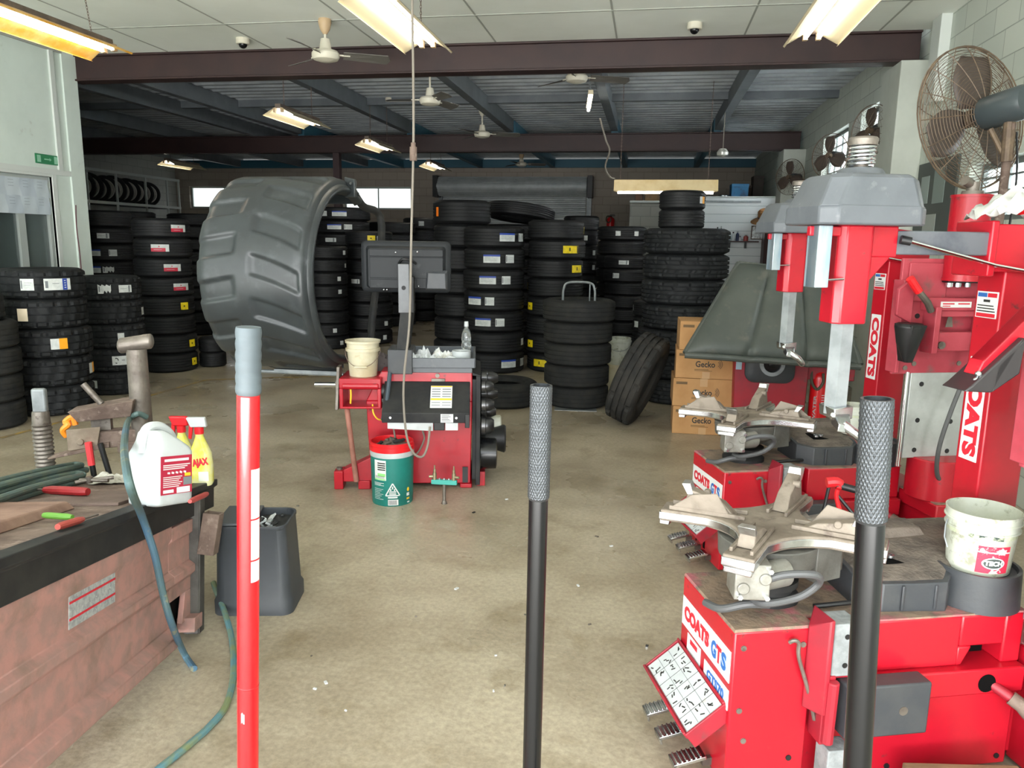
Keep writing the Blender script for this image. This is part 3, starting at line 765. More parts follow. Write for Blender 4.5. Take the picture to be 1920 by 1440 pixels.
# middle of the store
stack('the blue-stickered stack', 925, 113, 424, base=702, n=7, kind='road',
      st={0: [('wb', 949), ('w', 973)], 1: [('wb', 920), ('w', 952)], 2: [('wb', 914), ('w', 947)], 3: [('wb', 889), ('w', 917)], 4: [('wb', 905), ('w', 936)], 5: [('ws', 976)], 6: [('wb', 952), ('w', 976)]})
stack('the tall stack behind the monitor', 866, 106, 374, Y=10.45, n=7, kind='road', st={0: [('o', 823)], 5: [('ws', 813)]}, wscale={0: 1.02})
stack('the stack under the tilted pair', 968, 130, 420, Y=11.55, n=8, kind='road')
stack('the yellow-stickered stack', 1037, 104, 412, base=700, n=8, kind='road',
      st={0: [('y', 1088)], 1: [('yl', 1062), ('ws', 1096)], 2: [('yl', 1078)], 3: [('y', 980)], 4: [('y', 993)], 6: [('y', 995)], 7: [('yl', 1012)]})
stack('the stack right of the yellow-stickered stack', 1086, 66, 404, Y=12.6, n=9, kind='road', st={1: [('ws', 1094)], 2: [('ws', 1109)], 3: [('ws', 1108)]})
stack('the stack beyond the trolley handle', 1168, 84, 479, base=676, n=8, kind='road', st={0: [('wl', 1163)], 1: [('w', 1150)]})
stack('the dark stack by the fire extinguishers', 1160, 92, 424, Y=12.1, n=9, kind='road', st={0: [('ws', 1153), ('ws', 1186)]})
c_big, r_big, z_big = stack('the big truck tyre stack beside the boxes', 1270, 160, 427, base=762, n=7, kind='truck', jit=.03)
stack('the stack tucked behind the truck tyres', 1232, 92, 563, Y=9.75, n=5, kind='road', st={0: [('w', 1187)], 1: [('w', 1194)]})
# small pair on top of the truck tyres
for i in range(2):
    pc = D(1278, 400, c_big.y); rr = .235
    lab = ['topmost small black tyre with amber sticker on the truck tyre stack', 'lower small black tyre resting on the truck tyre stack'][i]
    t = put_tyre('road', lab, (pc.x, c_big.y-.02, z_big+.012+(.19*.5 if i == 1 else .19*1.5)-.012), rr, .19, (0, 0, 1+i), 'small tyres on the truck tyre stack')
    if i == 0: put_sticker(t, 'wy', math.atan2(-pc.y, -pc.x)+math.asin(.85)-1)
# tilted pair leaning on the stacks by the roller door
S = {d: (x, y, r, h*n) for d, x, y, r, h, n in STACKS}
x, y, r, zt = S['the stack under the tilted pair']
put_tyre('road', 'black tyre tilted on top of the stack before the roller door', (x+.03, y-.05, zt+.172), r*1.0, .2, (math.radians(-4), math.radians(7), .4), 'tilted tyres')
# trolley of used tyres
cT, rT, zT = stack('the trolley stack', 1079, 126, 560, base=770, n=5, kind='used', cond='used grey', jit=.012, wscale={0: 1.08, 1: 1.03, 3: .97, 4: .93})
t = thing('sack_trolley', 'metal trolley with looped handle rising out of the used tyre stack', 'trolley', (cT.x, cT.y, 0), math.atan2(cT.y, cT.x)-PI/2)
m = MB(); hx = .165
m.tube(smooth_path([(-hx, .08, .02), (-hx, .08, 1.0), (-hx+.01, .08, zT+.10), (-hx+.05, .08, zT+.155), (0, .08, zT+.165), (hx-.05, .08, zT+.155), (hx-.01, .08, zT+.10), (hx, .08, 1.0), (hx, .08, .02)], 6), .012, 8)
m.build('handle', GALV, t)
m = MB(); m.tube([(.11, .14, .02), (.11, .14, zT+.155)], .007, 8); m.build('brace', GALV, t)
m = MB(); m.box(-.21, .21, -.36, .14, .0, .004); m.build('toe_plate', GALV, t)
# leaning tyre, standing on its tread
pB = F(1172, 806); ax = Vector((.905, -.22, -.36)).normalized()
q = ax.to_track_quat('Z', 'Y').to_euler()
Rl, Wl = .43, .27
cl = Vector((pB.x+.09, pB.y+.26, 0)); 
low = Rl*math.sqrt(1-ax.z**2)+Wl/2*.8*abs(ax.z)
cl.z = low-.012
put_tyre('mud', 'big worn all-terrain tyre leaning upright against the truck tyre stack', cl, Rl, Wl, q)
# tyre lying flat behind the balancer
pF = F(945, 769); dv = Vector((pF.x, pF.y, 0)).normalized()
cF = pF+dv*.33
put_tyre('used', 'single used tyre lying flat on the floor behind the wheel balancer', (cF.x, cF.y, .125), .34, .25, (0, 0, .5))
# shelf of wheels on the far wall
t = thing('tyre_rack', 'white steel rack of chrome wheels along the far left wall', 'rack', (-12.35, 17.0, 0))
for yy in (-1.7, -.75, .3, 1.15, 1.65):
    m = MB(); m.box(.28, .32, yy-.02, yy+.02, 0, 3.1); m.build('upright', WALLT, t)
for zz, nm in ((3.07, 'top_rail'), (2.38, 'shelf_rail'), (1.5, 'shelf_rail')):
    m = MB(); m.box(.27, .33, -1.9, 1.67, zz-.03, zz+.03); m.build(nm, WALLT, t)
    if nm == 'shelf_rail':
        m = MB(); m.box(-.42, .27, -1.9, 1.67, zz-.03, zz); m.build('shelf_board', DGREY, t)
def wheel(label, loc, R, W, rz):
    o = put_tyre('low', label, loc, R, W, (math.radians(90), 0, rz), 'wheels on the white rack')
    m = MB(); m.lathe([(.262, .104), (.262, .113), (.25, .113), (.244, .09), (.235, .06), (.2, .045), (.1, .05), (.05, .06), (.001, .06)], 40); 
    rimo = m.build('rim', ALLOY, o)
    for k in range(5):
        s = MB(T(0, 0, 0, rz=k*2*PI/5)); s.hexa([(.05, -.03, .035), (.2, -.02, .035), (.2, .02, .035), (.05, .03, .035), (.05, -.025, .06), (.215, -.015, .06), (.215, .015, .06), (.05, .025, .06)])
        s.build('spoke', ALLOY, rimo)
    return o
w0 = None
for i in range(10):
    y = 15.45+i*.262
    big = [1.06, 1.04, .96, 1, 1.03, .97, 1, .98, .96, .95][i]
    lab = f"chrome rimmed wheel on the white rack, {['nearest the column', 'second', 'third', 'fourth', 'fifth', 'sixth', 'seventh', 'eighth', 'ninth', 'at the far end'][i]}{'' if i in (0, 9) else ' from the column'}"
    if w0 is None: w0 = wheel(lab, (-12.36, y, 2.382+.31*big), .31*big, .20, math.radians(30)); o = w0
    else:
        o = copy_tree(w0); o.location = (-12.36, y, 2.382+.31*big); s = big/1.06; o.scale = (w0.scale[0]*s, w0.scale[1]*s, w0.scale[2]); o['label'] = lab
print('TYRES', NT[0])
# ================================================================== TYRE CHANGERS
TH = math.radians(18.5); O1 = Vector((.295, 2.13, 0)); OFF = Vector((.122, 1.626, 0))
def label_plate(m, x0, x1, y, z0, z1, th=.002): m.box(x0, x1, y-th, y, z0, z1)
def tyre_changer(label):
    t = thing('tyre_changer', label, 'tyre changer', O1, TH, 'red tyre changers in a row')
    # cabinet: narrow operator end, recess, wide skirt with slot, lower band and panel
    m = MB()
    m.box(0, .25, 0, .40, .04, .55); m.box(.25, .45, .05, .42, .04, .548)
    m.box(.45, .74, .012, .44, .385, .55); m.box(.89, .955, .012, .44, .385, .55); m.box(.74, .89, .012, .44, .448, .55); m.box(.74, .89, .1, .44, .385, .448)
    m.hexa([(.735, .012, .385), (.755, .012, .385), (.755, .06, .385), (.735, .06, .385), (.735, .012, .448), (.785, .012, .448), (.785, .06, .448), (.735, .06, .448)])
    m.box(.40, .955, -.018, .44, .30, .385); m.box(.44, .945, 0, .44, .04, .30)
    m.box(.955, 1.22, .05, .46, .04, .40)
    cab = m.build('cabinet', RED, t, bevel=.006)
    m = MB(); m.box(.755, .885, .085, .1, .385, .448); m.build('slot', HOLE, cab, smooth=0)
    m = MB(); m.cyl((.825, -.0195, .338), (.825, -.0185, .338), .03, seg=20); m.build('port', HOLE, cab)
    m = MB(); m.tube([(.822, .03, .345), (.90, -.07, .295)], .016, 12); rdq = m.build('breaker_rod', REDD, t)
    m = MB(); m.tube(smooth_path([(.885, -.05, .305), (.93, -.10, .275), (1.02, -.16, .235), (1.12, -.2, .19)], 4), [.022]*3+[.03, .038, .042, .04, .045, .045, .042, .04, .038, .03], 12); m.build('boot', RUST, rdq)
    for p in ((.03, .50), (.03, .30), (.215, .50), (.20, .13), (.225, .075), (.05, .2), (.91, .07), (.53, .07)):
        m = MB(); m.cyl((p[0], -.004, p[1]), (p[0], 0, p[1]), .009, seg=10); m.build('bolt', STEEL if p[1] > .14 else BLACK, cab)
    m = MB(); m.hexa([(0, .002, .548), (.25, .002, .548), (.25, .40, .548), (0, .40, .548), (.004, .006, .556), (.25, .006, .556), (.25, .396, .556), (.004, .396, .556)])
    m.box(.25, .96, .06, .46, .546, .554); m.box(.45, .96, .014, .06, .548, .5545)
    m.build('top_sheet', GRIME, t)
    # flanged bracket and rubber pads of the bead breaker side
    m = MB(); m.hexa([(.225, -.004, .30), (.26, -.06, .30), (.275, -.06, .30), (.27, .05, .30), (.225, -.004, .56), (.26, -.06, .60), (.275, -.06, .60), (.27, .05, .60)])
    m.box(.265, .30, -.05, .02, .20, .42); m.tube([(.285, -.055, .21), (.285, -.06, .41)], .018, 10); m.box(.30, .44, -.03, .05, .40, .43)
    m.build('bracket', REDD, t, bevel=.004)
    m = MB(); m.box(.285, .365, -.045, .04, .415, .58); m.build('bumper_pad', mat('pad_scuffed_rubber', '#777b7c', .75, col2='#8c9091', scale=20, bump=.3) if 'pad_scuffed_rubber' not in MATS else MATS['pad_scuffed_rubber'], t, bevel=.004)
    m = MB(); m.box(.32, .585, -.085, -.018, .235, .40); pad = m.build('bumper_pad', DGREY, t, bevel=.006)
    m = MB(); m.cyl((.50, -.0865, .315), (.50, -.084, .315), .014); m.build('bolt', STEEL, pad)
    m = MB(); m.box(.285, .365, -.07, .0, .02, .19); m.build('bumper_pad', MATS['pad_scuffed_rubber'], t, bevel=.004)
    for z in (.45, .54):
        m = MB(); m.cyl((.325, -.0465, z), (.325, -.044, z), .008); m.build('bolt', BLACK, t)
    # hooked lever hanging on the side
    m = MB(); m.tube(smooth_path([(.165, -.012, .515), (.175, -.02, .525), (.19, -.02, .515), (.195, -.018, .47), (.235, -.015, .36), (.265, -.014, .26)], 5), .006, 8); m.build('hook_rod', STEEL, t)
    # operator end: maker plate, model plate, instruction tray, pedals
    m = MB(); m.box(-.003, 0, .012, .388, .382, .482); sg = m.build('name_plate', WHITEPR, t, bevel=.001)
    m = MB(face_left(-.0035, .265, .432)); m.text('COATS', .062, .0035, width=.205); m.build('lettering', REDPR, sg, smooth=0)
    for ch_, dx_, w__ in (('G', -.036, .036), ('S', .036, .034)):
        m = MB(face_left(-.0035, .088, .428) @ Matrix.Translation((dx_, 0, 0))); m.text(ch_, .07, .003, width=w__); m.build('lettering', BLUEPR, sg, smooth=0)
    m = MB(face_left(-.0035, .088, .428)); m.text('T', .07, .003, width=.034); m.build('lettering', REDPR, sg, smooth=0)
    m = MB(); m.box(-.002, 0, .225, .335, .30, .372); sg = m.build('notice_label', PAPER, t)
    m = MB(); m.box(-.0025, -.002, .25, .31, .345, .362); m.build('print', REDPR, sg, smooth=0)
    m = MB(); m.box(-.003, 0, .01, .19, .295, .36); sg = m.build('model_plate', WHITEPR, t, bevel=.001)
    m = MB(face_left(-.0035, .10, .327)); m.text('GTS70', .042, .0015, width=.125); m.build('lettering', BLUEPR, sg, smooth=0)
    Mt = T(-.062, .21, .262, ry=math.radians(-38))
    m = MB(Mt); m.box(-.075, .075, -.19, .19, -.012, .0); m.box(-.078, -.07, -.19, .19, -.012, .012); m.box(.07, .078, -.19, .19, -.04, .012); m.box(-.075, .075, -.193, -.186, -.05, .006); m.box(-.075, .075, .186, .193, -.05, .006)
    tr = m.build('instruction_tray', REDD, t, bevel=.002)
    m = MB(Mt); m.box(-.066, .066, -.18, .18, 0, .002); sh = m.build('instruction_sheet', WHITEP, tr)
    m = MB(Mt)
    rg = random.Random(3)
    for a in range(3):
        m.box(-.0655+.044*a, -.0645+.044*a, -.178, .178, .002, .0026)
        for c in range(6):
            for q in range(3):
                x = -.058+.044*a+rg.uniform(0, .028); y = -.165+.058*c+rg.uniform(0, .04); m.obox((x, y, .0025), (.004, rg.uniform(.008, .018), .001), (0, 0, rg.uniform(0, 3)))
    for c in range(5): m.box(-.066, .066, -.12+.06*c-.0006, -.12+.06*c+.0006, .002, .0026)
    m.build('print', INK, sh, smooth=0)
    for k, y in enumerate((.36, .235, .10)):
        m = MB(T(-.075, y, .085, ry=math.radians(-12))); m.box(-.055, .05, -.028, .028, -.006, .006); m.box(-.055, -.047, -.028, .028, -.022, .006)
        for q in range(6): m.box(-.045+.015*q, -.038+.015*q, -.027, .027, .006, .011)
        pd = m.build('pedal', SHINY, t, bevel=.002)
        m = MB(); m.box(-.03, .01, y-.008, y+.008, .055, .08); m.build('pedal_arm', STEEL, pd)
    m = MB(); m.box(-.002, .0, .18, .2, .08, .18); m.box(-.002, 0, .29, .3, .08, .16); m.build('pedal_slot', HOLE, t, smooth=0)
    # turntable
    cx, cy = .195, .215
    m = MB(); m.lathe([(.001, .545), (.105, .545), (.105, .57), (.085, .585), (.085, .60), (.10, .605), (.10, .625), (.001, .625)], 36, (cx, cy, 0)); m.build('swivel_base', BLACKD, t)
    m = MB(); m.lathe([(.001, .62), (.06, .62), (.075, .64), (.15, .69), (.155, .755), (.001, .76)], 36, (cx, cy, 0))
    m.prism([(cx+.1, cy-.12), (cx+.20, cy-.09), (cx+.22, cy-.01), (cx+.17, cy+.06), (cx+.05, cy+.05)], .64, .757)
    m.build('gear_housing', mat('housing_grey_cast', '#55544f', .6, col2='#46443f', scale=10, bump=.2) if 'housing_grey_cast' not in MATS else MATS['housing_grey_cast'], t, bevel=.003)
    m = MB(); m.lathe([(.028, .66), (.04, .66), (.04, .764), (.028, .764)], 24, (cx+.185, cy-.045, 0)); m.build('ring_boss', STEEL, t)
    def plate_poly(r_tip, hw, r_val, n=7):
        pts = []
        base = [math.radians(q) for q in (147, 229, 322, 46)]
        for k, a in enumerate(base):
            b2 = base[(k+1) % 4]
            while b2 < a: b2 += 2*PI
            c_, s_ = math.cos(a), math.sin(a)
            pts += [(cx+r_tip*c_+hw*s_, cy+r_tip*s_-hw*c_), (cx+r_tip*c_-hw*s_, cy+r_tip*s_+hw*c_)]
            mid = (a+b2)/2
            for q in range(1, n):
                f = q/n; ang = a+(b2-a)*f; w = (2*f-1)**2
                rr = r_val+(r_tip*.80-r_val)*w**1.3
                pts.append((cx+rr*math.cos(ang), cy+rr*math.sin(ang)))
        return pts
    m = MB(); m.prism(plate_poly(.335, .045, .135), .762, .80); tb = m.build('clamp_table', [PLATE], t, bevel=.004)
    m = MB(); m.prism(plate_poly(.339, .047, .138), .768, .792); m.build('polished_edge', SHINY, tb, bevel=.002)
    for k, a in enumerate((147, 229, 322, 46)):
        Mk = Matrix.Translation((cx, cy, .80)) @ Matrix.Rotation(math.radians(a), 4, 'Z')
        m = MB(Mk)
        m.box(.07, .31, -.034, -.024, 0, .014); m.box(.07, .31, .024, .034, 0, .014)
        m.build('slide_rail', PLATE, tb, bevel=.002)
        m = MB(Mk)
        h = (.075, .05, .05, .10)[k]
        m.hexa([(.10, -.026, .002), (.27, -.026, .002), (.27, .026, .002), (.10, .026, .002), (.14, -.02, h*.55), (.25, -.022, h), (.25, .022, h), (.14, .02, h*.55)])
        if k in (0, 2):
            m.hexa([(.12, .028, .012), (.30, .028, .012), (.30, .034, .012), (.12, .034, .012), (.16, .028, .075), (.24, .028, .06), (.24, .034, .06), (.16, .034, .075)])
        m.cyl((.2, -.01, h*.75), (.2, -.035, h*.75), .012)
        jw = m.build('jaw', PLATE, tb, bevel=.003)
        m = MB(Mk); m.hexa([(.235, -.024, h*.75), (.256, -.024, h*.75), (.256, .024, h*.75), (.235, .024, h*.75), (.248, -.02, h+.018), (.275, -.026, h+.016), (.275, .026, h+.016), (.248, .02, h+.018)])
        m.build('jaw_tip', STEELB, jw, bevel=.002)
        m = MB(Mk); m.box(.305, .338, -.04, .04, -.052, -.034); m.build('arm_foot', SHINY, tb, bevel=.003)
    for (ax_, ay_, rz_) in ((.045, .03, -.2), (.36, .37, -.2)):
        Mk = T(ax_, ay_, 0, rz=rz_)
        m = MB(Mk); m.box(-.05, .05, -.045, .05, .655, .762); m.cyl((-.025, -.05, .69), (-.025, -.044, .69), .018); m.cyl((.035, -.05, .72), (.035, -.044, .72), .018); m.cyl((0, .0, .70), (.12, .06, .70), .042)
        cyl = m.build('clamp_cylinder', mat('cylinder_alloy', '#94938c', .45, metal=.5, col2='#76726a', scale=14) if 'cylinder_alloy' not in MATS else MATS['cylinder_alloy'], t, bevel=.004)
        for q in ((-.035, .668), (.04, .668), (.045, .748)):
            m = MB(Mk); m.cyl((q[0], -.06, q[1]), (q[0], -.044, q[1]), .008, seg=6); m.build('bolt', SHINY, cyl)
    m = MB(); m.tube(smooth_path([(.06, .0, .70), (.12, -.03, .735), (.20, -.05, .74), (.235, -.02, .70), (.19, .0, .65), (.10, .02, .625), (.08, .08, .615), (.11, .12, .612)], 8), .011, 10)
    m.tube(smooth_path([(.13, .06, .60), (.06, .06, .605), (.0, .10, .575), (-.02, .17, .562)], 8), .012, 10); m.build('air_hose', GREYH, t)
    m = MB(); m.tube(smooth_path([(.30, .10, .565), (.40, .09, .575), (.52, .12, .566)], 6), .008, 8); m.build('strap', BLACK, t)
    # tool tray with a bucket well
    poly = [(.44, .13), (.50, .06), (.62, .05), (.70, .04), (.75, .09), (.98, .22), (.99, .44), (.58, .46), (.46, .36)]
    inn = [(.455, .14), (.51, .075), (.62, .065), (.695, .055), (.745, .105), (.97, .23), (.975, .43), (.59, .448), (.475, .35)]
    n_ = len(poly); zt_ = [.655, .65, .65, .655, .665, .70, .705, .70, .68]
    m = MB(); m.add([(x, y, .552) for x, y in poly]+[(x, y, zt_[k]-.006) for k, (x, y) in enumerate(poly)], [(k, (k+1) % n_, n_+(k+1) % n_, n_+k) for k in range(n_)]+[tuple(range(n_, 2*n_))])
    m.box(.555, .565, .046, .052, .56, .64); m.box(.66, .67, .04, .046, .56, .64)
    tr = m.build('tool_tray', DGREY, t, bevel=.006)
    m = MB(); m.add([(x, y, zt_[k]-.006) for k, (x, y) in enumerate(inn)]+[(x*.94+.04, y*.9+.027, zt_[k]+.004) for k, (x, y) in enumerate(inn)], [(k, (k+1) % n_, n_+(k+1) % n_, n_+k) for k in range(n_)]+[tuple(range(n_, 2*n_))])
    m.hexa([(.60, .30, .68), (.82, .30, .68), (.82, .42, .69), (.60, .42, .69), (.63, .33, .715), (.80, .32, .715), (.80, .40, .72), (.63, .40, .72)])
    m.build('tray_top', GRIMED, tr, bevel=.004)
    m = MB(); m.hexa([(.55, .16, .65), (.66, .15, .65), (.66, .25, .66), (.55, .25, .66), (.55, .16, .664), (.66, .15, .666), (.66, .25, .678), (.55, .25, .676)]); m.build('tray_recess', HOLE, tr, bevel=.002)
    for q in ((.575, .18), (.605, .19), (.585, .21)):
        m = MB(); m.lathe([(.006, 0), (.013, 0), (.013, .008), (.006, .008)], 12, (q[0], q[1], .672)); m.build('nut', SHINY, tr)
    m = MB(); m.lathe([(.128, .552), (.122, .672), (.112, .672), (.108, .66), (.001, .655)], 40, (.857, .117, 0)); m.build('bucket_well', DGREY, t)
    # column with name plates
    CS = T(.025, .04, 0)
    m = MB(CS); m.box(.905, 1.06, .20, .315, .40, 1.72); co = m.build('column', RED, t, bevel=.006)
    m = MB(CS); m.box(.901, .905, .218, .298, .955, 1.30); npz = m.build('name_plate', WHITEPR, co, bevel=.002)
    Mv = Matrix.Translation((.9005, .258, 1.1275)) @ Matrix(((0,0,-1,0),(0,-1,0,0),(-1,0,0,0),(0,0,0,1)))
    m = MB(CS @ Mv); m.text('COATS', .075, .004, width=.315); m.build('lettering', REDPR, npz, smooth=0)
    m = MB(CS); m.box(.9025, .905, .213, .303, 1.43, 1.515); nl = m.build('notice_label', WHITEPR, co, bevel=.001)
    m = MB(CS); m.box(.9015, .9025, .26, .298, 1.497, 1.51); m.build('print', BLUEPR, nl, smooth=0)
    m = MB(CS); m.box(.9015, .9025, .218, .256, 1.497, 1.51); m.build('print', REDPR, nl, smooth=0)
    m = MB(CS); m.box(.9015, .9025, .218, .298, 1.433, 1.445); m.build('print', REDPR, nl, smooth=0)
    m = MB(CS)
    for q in range(3): m.box(.9015, .9025, .22+.004*q, .296, 1.450+.009*q, 1.4535+.009*q)
    m.box(.9015, .9025, .245, .272, 1.481, 1.489); m.build('print', INK, nl, smooth=0)
    # horizontal arm and guide block
    m = MB(CS); m.box(.84, 1.12, .185, .335, 1.58, 1.725); m.box(.825, .85, .18, .34, 1.565, 1.735); m.build('guide_block', RED, co, bevel=.005)
    m = MB(CS); m.hexa([(.955, .182, 1.63), (1.015, .182, 1.63), (1.015, .185, 1.63), (.955, .185, 1.63), (.98, .182, 1.69), (.99, .182, 1.69), (.99, .185, 1.69), (.98, .185, 1.69)]); m.build('warning_triangle', ST_Y, co, smooth=0)
    m = MB(); m.box(.52, .87, .232, .305, 1.628, 1.70); m.build('swing_arm', mat('arm_blued', '#5a6068', .4, metal=.5, col2='#6d7278', scale=8), t, bevel=.004)
    m = MB(); m.tube([(.555, .215, 1.672), (.87, .215, 1.60), (1.1, .21, 1.565)], .006, 8); m.build('return_rod', CHROME, t)
    m = MB(); m.cyl((.548, .222, 1.673), (.575, .213, 1.668), .013); m.build('rod_knob', BLACK, t)
    # vertical slide, gusset, hexagonal shaft, mount head
    m = MB(); m.prism([(.345, .225), (.365, .205), (.445, .205), (.455, .215), (.455, .30), (.35, .30)], 1.42, 1.712)
    m.hexa([(.45, .235, 1.54), (.46, .235, 1.54), (.46, .285, 1.54), (.45, .285, 1.54), (.45, .235, 1.712), (.60, .235, 1.70), (.60, .285, 1.70), (.45, .285, 1.712)])
    m.box(.45, .545, .23, .29, 1.62, 1.712); sl = m.build('slide', RED, t, bevel=.004)
    m = MB(); m.box(.25, .35, .215, .235, 1.68, 1.708); m.build('handle_bar', RED, sl, bevel=.003)
    m = MB(); m.cyl((.405, .255, 1.135), (.405, .255, 1.44), .037, seg=6); m.build('hex_shaft', GALV, t)
    m = MB(); m.hexa([(.375, .20, 1.125), (.44, .21, 1.125), (.44, .29, 1.125), (.375, .29, 1.125), (.37, .20, 1.16), (.44, .21, 1.165), (.44, .29, 1.165), (.37, .29, 1.16)])
    m.hexa([(.355, .15, 1.10), (.41, .16, 1.09), (.44, .23, 1.10), (.375, .22, 1.11), (.36, .15, 1.125), (.40, .155, 1.12), (.44, .23, 1.15), (.375, .22, 1.15)])
    m.tube(smooth_path([(.38, .17, 1.12), (.42, .15, 1.09), (.455, .17, 1.06), (.47, .22, 1.07)], 5), [.016]*16, 8)
    m.cyl((.36, .19, 1.135), (.35, .17, 1.15), .009); m.build('mount_head', SHINY, t, bevel=.003)
    m = MB(); m.hexa([(.262, .19, 1.53), (.272, .19, 1.53), (.272, .24, 1.53), (.262, .24, 1.53), (.262, .19, 1.71), (.272, .19, 1.71), (.272, .24, 1.71), (.262, .24, 1.71)])
    m.box(.262, .305, .186, .192, 1.53, 1.71); m.box(.262, .268, .19, .25, 1.53, 1.71); m.build('lock_plate', BLUEST, t, bevel=.002)
    m = MB(); m.tube([(.295, .19, 1.535), (.297, .19, 1.552), (.36, .20, 1.555)], .004, 8); m.build('latch_pin', SHINY, t)
    # moulded head cover and spring
    def ring(x0, x1, y0, y1, c, z):
        return [(x0+c, y0, z), (x1-c, y0, z), (x1, y0+c, z), (x1, y1-c, z), (x1-c, y1, z), (x0+c, y1, z), (x0, y1-c, z), (x0, y0+c, z)]
    R_ = [ring(.245, .585, .13, .40, .04, 1.712), ring(.245, .585, .13, .40, .04, 1.762), ring(.25, .58, .135, .395, .04, 1.768), ring(.285, .565, .15, .385, .04, 1.845), ring(.30, .55, .165, .37, .04, 1.858)]
    m = MB(); vs = [p for r in R_ for p in r]; fs = []
    for a in range(4):
        for k in range(8): fs.append((a*8+k, a*8+(k+1) % 8, (a+1)*8+(k+1) % 8, (a+1)*8+k))
    fs += [tuple(range(7, -1, -1)), tuple(range(32, 40))]
    m.add(vs, fs); cv = m.build('head_cover', GREYP, t, bevel=.006, smooth=25)
    m = MB(); m.lathe([(.075, 1.855), (.062, 1.875), (.05, 1.88), (.001, 1.88)], 28, (.42, .26, 0)); m.build('collar', GREYP, cv)
    m = MB(); m.tube([(.42+.036*math.cos(a), .26+.036*math.sin(a), 1.885+.0112*a/(2*PI)) for a in [2*PI*k/16 for k in range(16*6)]], .0042, 6); m.build('spring', SHINY, t)
    m = MB(); m.cyl((.42, .26, 1.88), (.42, .26, 1.945), .02); m.lathe([(.001, 1.945), (.041, 1.945), (.043, 1.962), (.038, 1.968), (.001, 1.968)], 28, (.42, .26, 0)); m.build('spring_cap', STEEL, t)
    # assist tower on the near side of the column
    y0 = -.10
    m = MB(); m.box(.77, 1.30, y0, y0+.02, 1.05, 1.60); m.box(.765, .785, y0-.03, y0+.05, 1.06, 1.50); m.box(.80, 1.0, y0-.012, y0, 1.40, 1.58); m.box(.88, 1.27, y0-.06, y0, 1.36, 1.42); m.box(.90, .93, y0-.09, y0, 1.16, 1.38); m.box(1.16, 1.19, y0-.09, y0, 1.16, 1.38); m.box(.93, 1.16, y0-.075, y0-.03, 1.17, 1.26)
    m.box(.93, 1.16, y0-.05, y0, 1.33, 1.36)
    pn = m.build('tower_panel', PINK, t, bevel=.004)
    m = MB(); m.box(.94, 1.10, y0-.0625, y0-.06, 1.375, 1.403); nl = m.build('notice_label', WHITEPR, pn, bevel=.001)
    m = MB(); m.box(.95, 1.01, y0-.0635, y0-.0625, 1.390, 1.396); m.box(1.03, 1.09, y0-.0635, y0-.0625, 1.390, 1.396); m.box(.95, .99, y0-.0635, y0-.0625, 1.380, 1.384); m.build('print', REDPR, nl, smooth=0)
    for q in ((.86, 1.53), (.86, 1.50), (.87, 1.33), (.87, 1.24), (1.22, 1.33), (1.12, 1.10), (.88, 1.10), (.835, 1.08)):
        m = MB(); m.cyl((q[0], y0-.004, q[1]), (q[0], y0, q[1]), .012, seg=12); m.build('bolt', BLACK if q[1] > 1.2 else STEEL, pn)
    m = MB(); m.hexa([(1.0, y0-.032, 1.28), (1.04, y0-.032, 1.28), (1.04, y0-.03, 1.28), (1.0, y0-.03, 1.28), (1.01, y0-.032, 1.33), (1.03, y0-.032, 1.33), (1.03, y0-.03, 1.33), (1.01, y0-.03, 1.33)]); m.cyl((.95, y0-.08, 1.20), (.95, y0-.09, 1.20), .018); m.build('pin', STEEL, pn)
    m = MB(); m.box(.87, 1.20, y0-.005, y0+.03, .63, 1.055); gp = m.build('guide_plate', mat('guide_plate_alloy', '#b4b8b6', .5, metal=.35, col2='#a1a4a1', scale=5, col3='#6b655c', scale3=9, lo3=.64, hi3=.7), t, bevel=.003)
    for q in ((.93, 1.0), (1.11, .99), (.93, .82), (1.11, .81), (.93, .67), (1.11, .66)):
        m = MB(); m.cyl((q[0], y0-.0065, q[1]), (q[0], y0-.004, q[1]), .012, seg=14); m.build('bolt_hole', BLACKD, gp)
    m = MB(); m.cyl((.852, y0, .59), (.852, y0, 1.06), .011); m.build('guide_rod', CHROME, t)
    m = MB(); m.box(1.215, 1.225, y0, y0+.02, .6, 1.05); m.build('guide_rod', BLACK, t)
    m = MB(); m.cyl((1.055, y0, .43), (1.055, y0, .635), .125, seg=36); m.build('lift_cylinder', RED, t, bevel=.006)
    m = MB(); m.box(.975, 1.36, y0-.14, y0+.14, .36, .43); m.box(.975, 1.36, y0-.15, y0-.13, .28, .43); m.box(1.0, 1.34, y0-.12, y0+.16, .02, .36); m.build('tower_base', RED, t, bevel=.006)
    m = MB(); m.prism([(.98, y0-.14), (1.35, y0-.14), (1.35, y0+.14), (.98, y0+.14)], .43, .436); m.build('base_top', GRIME, t)
    m = MB(); m.prism([(1.03, y0-.152), (1.10, y0-.152), (1.10, y0-.15), (1.03, y0-.15)], .34, .37); m.build('slot', HOLE, t)
    m = MB(); m.cyl((1.045, y0-.05, 1.5), (1.045, y0-.05, 1.89), .085, seg=36)
    for z in (1.5, 1.88): m.cyl((1.045, y0-.05, z), (1.045, y0-.05, z+.012), .089, seg=36)
    m.build('upper_cylinder', RED, t)
    m = MB(); m.cyl((1.045, y0-.05, 1.89), (1.045, y0-.05, 1.95), .028); m.lathe([(.001, 0), (.05, 0), (.045, .02), (.001, .02)], 24, (1.045, y0-.05, 1.89)); m.cyl((1.03, y0-.05, 1.94), (.99, y0-.06, 1.955), .022); m.build('rod_end', STEEL, t)
    m = MB(); m.box(.97, 1.2, y0-.06, y0+.1, 1.49, 1.545); m.build('valve_block', BLACK, t, bevel=.004)
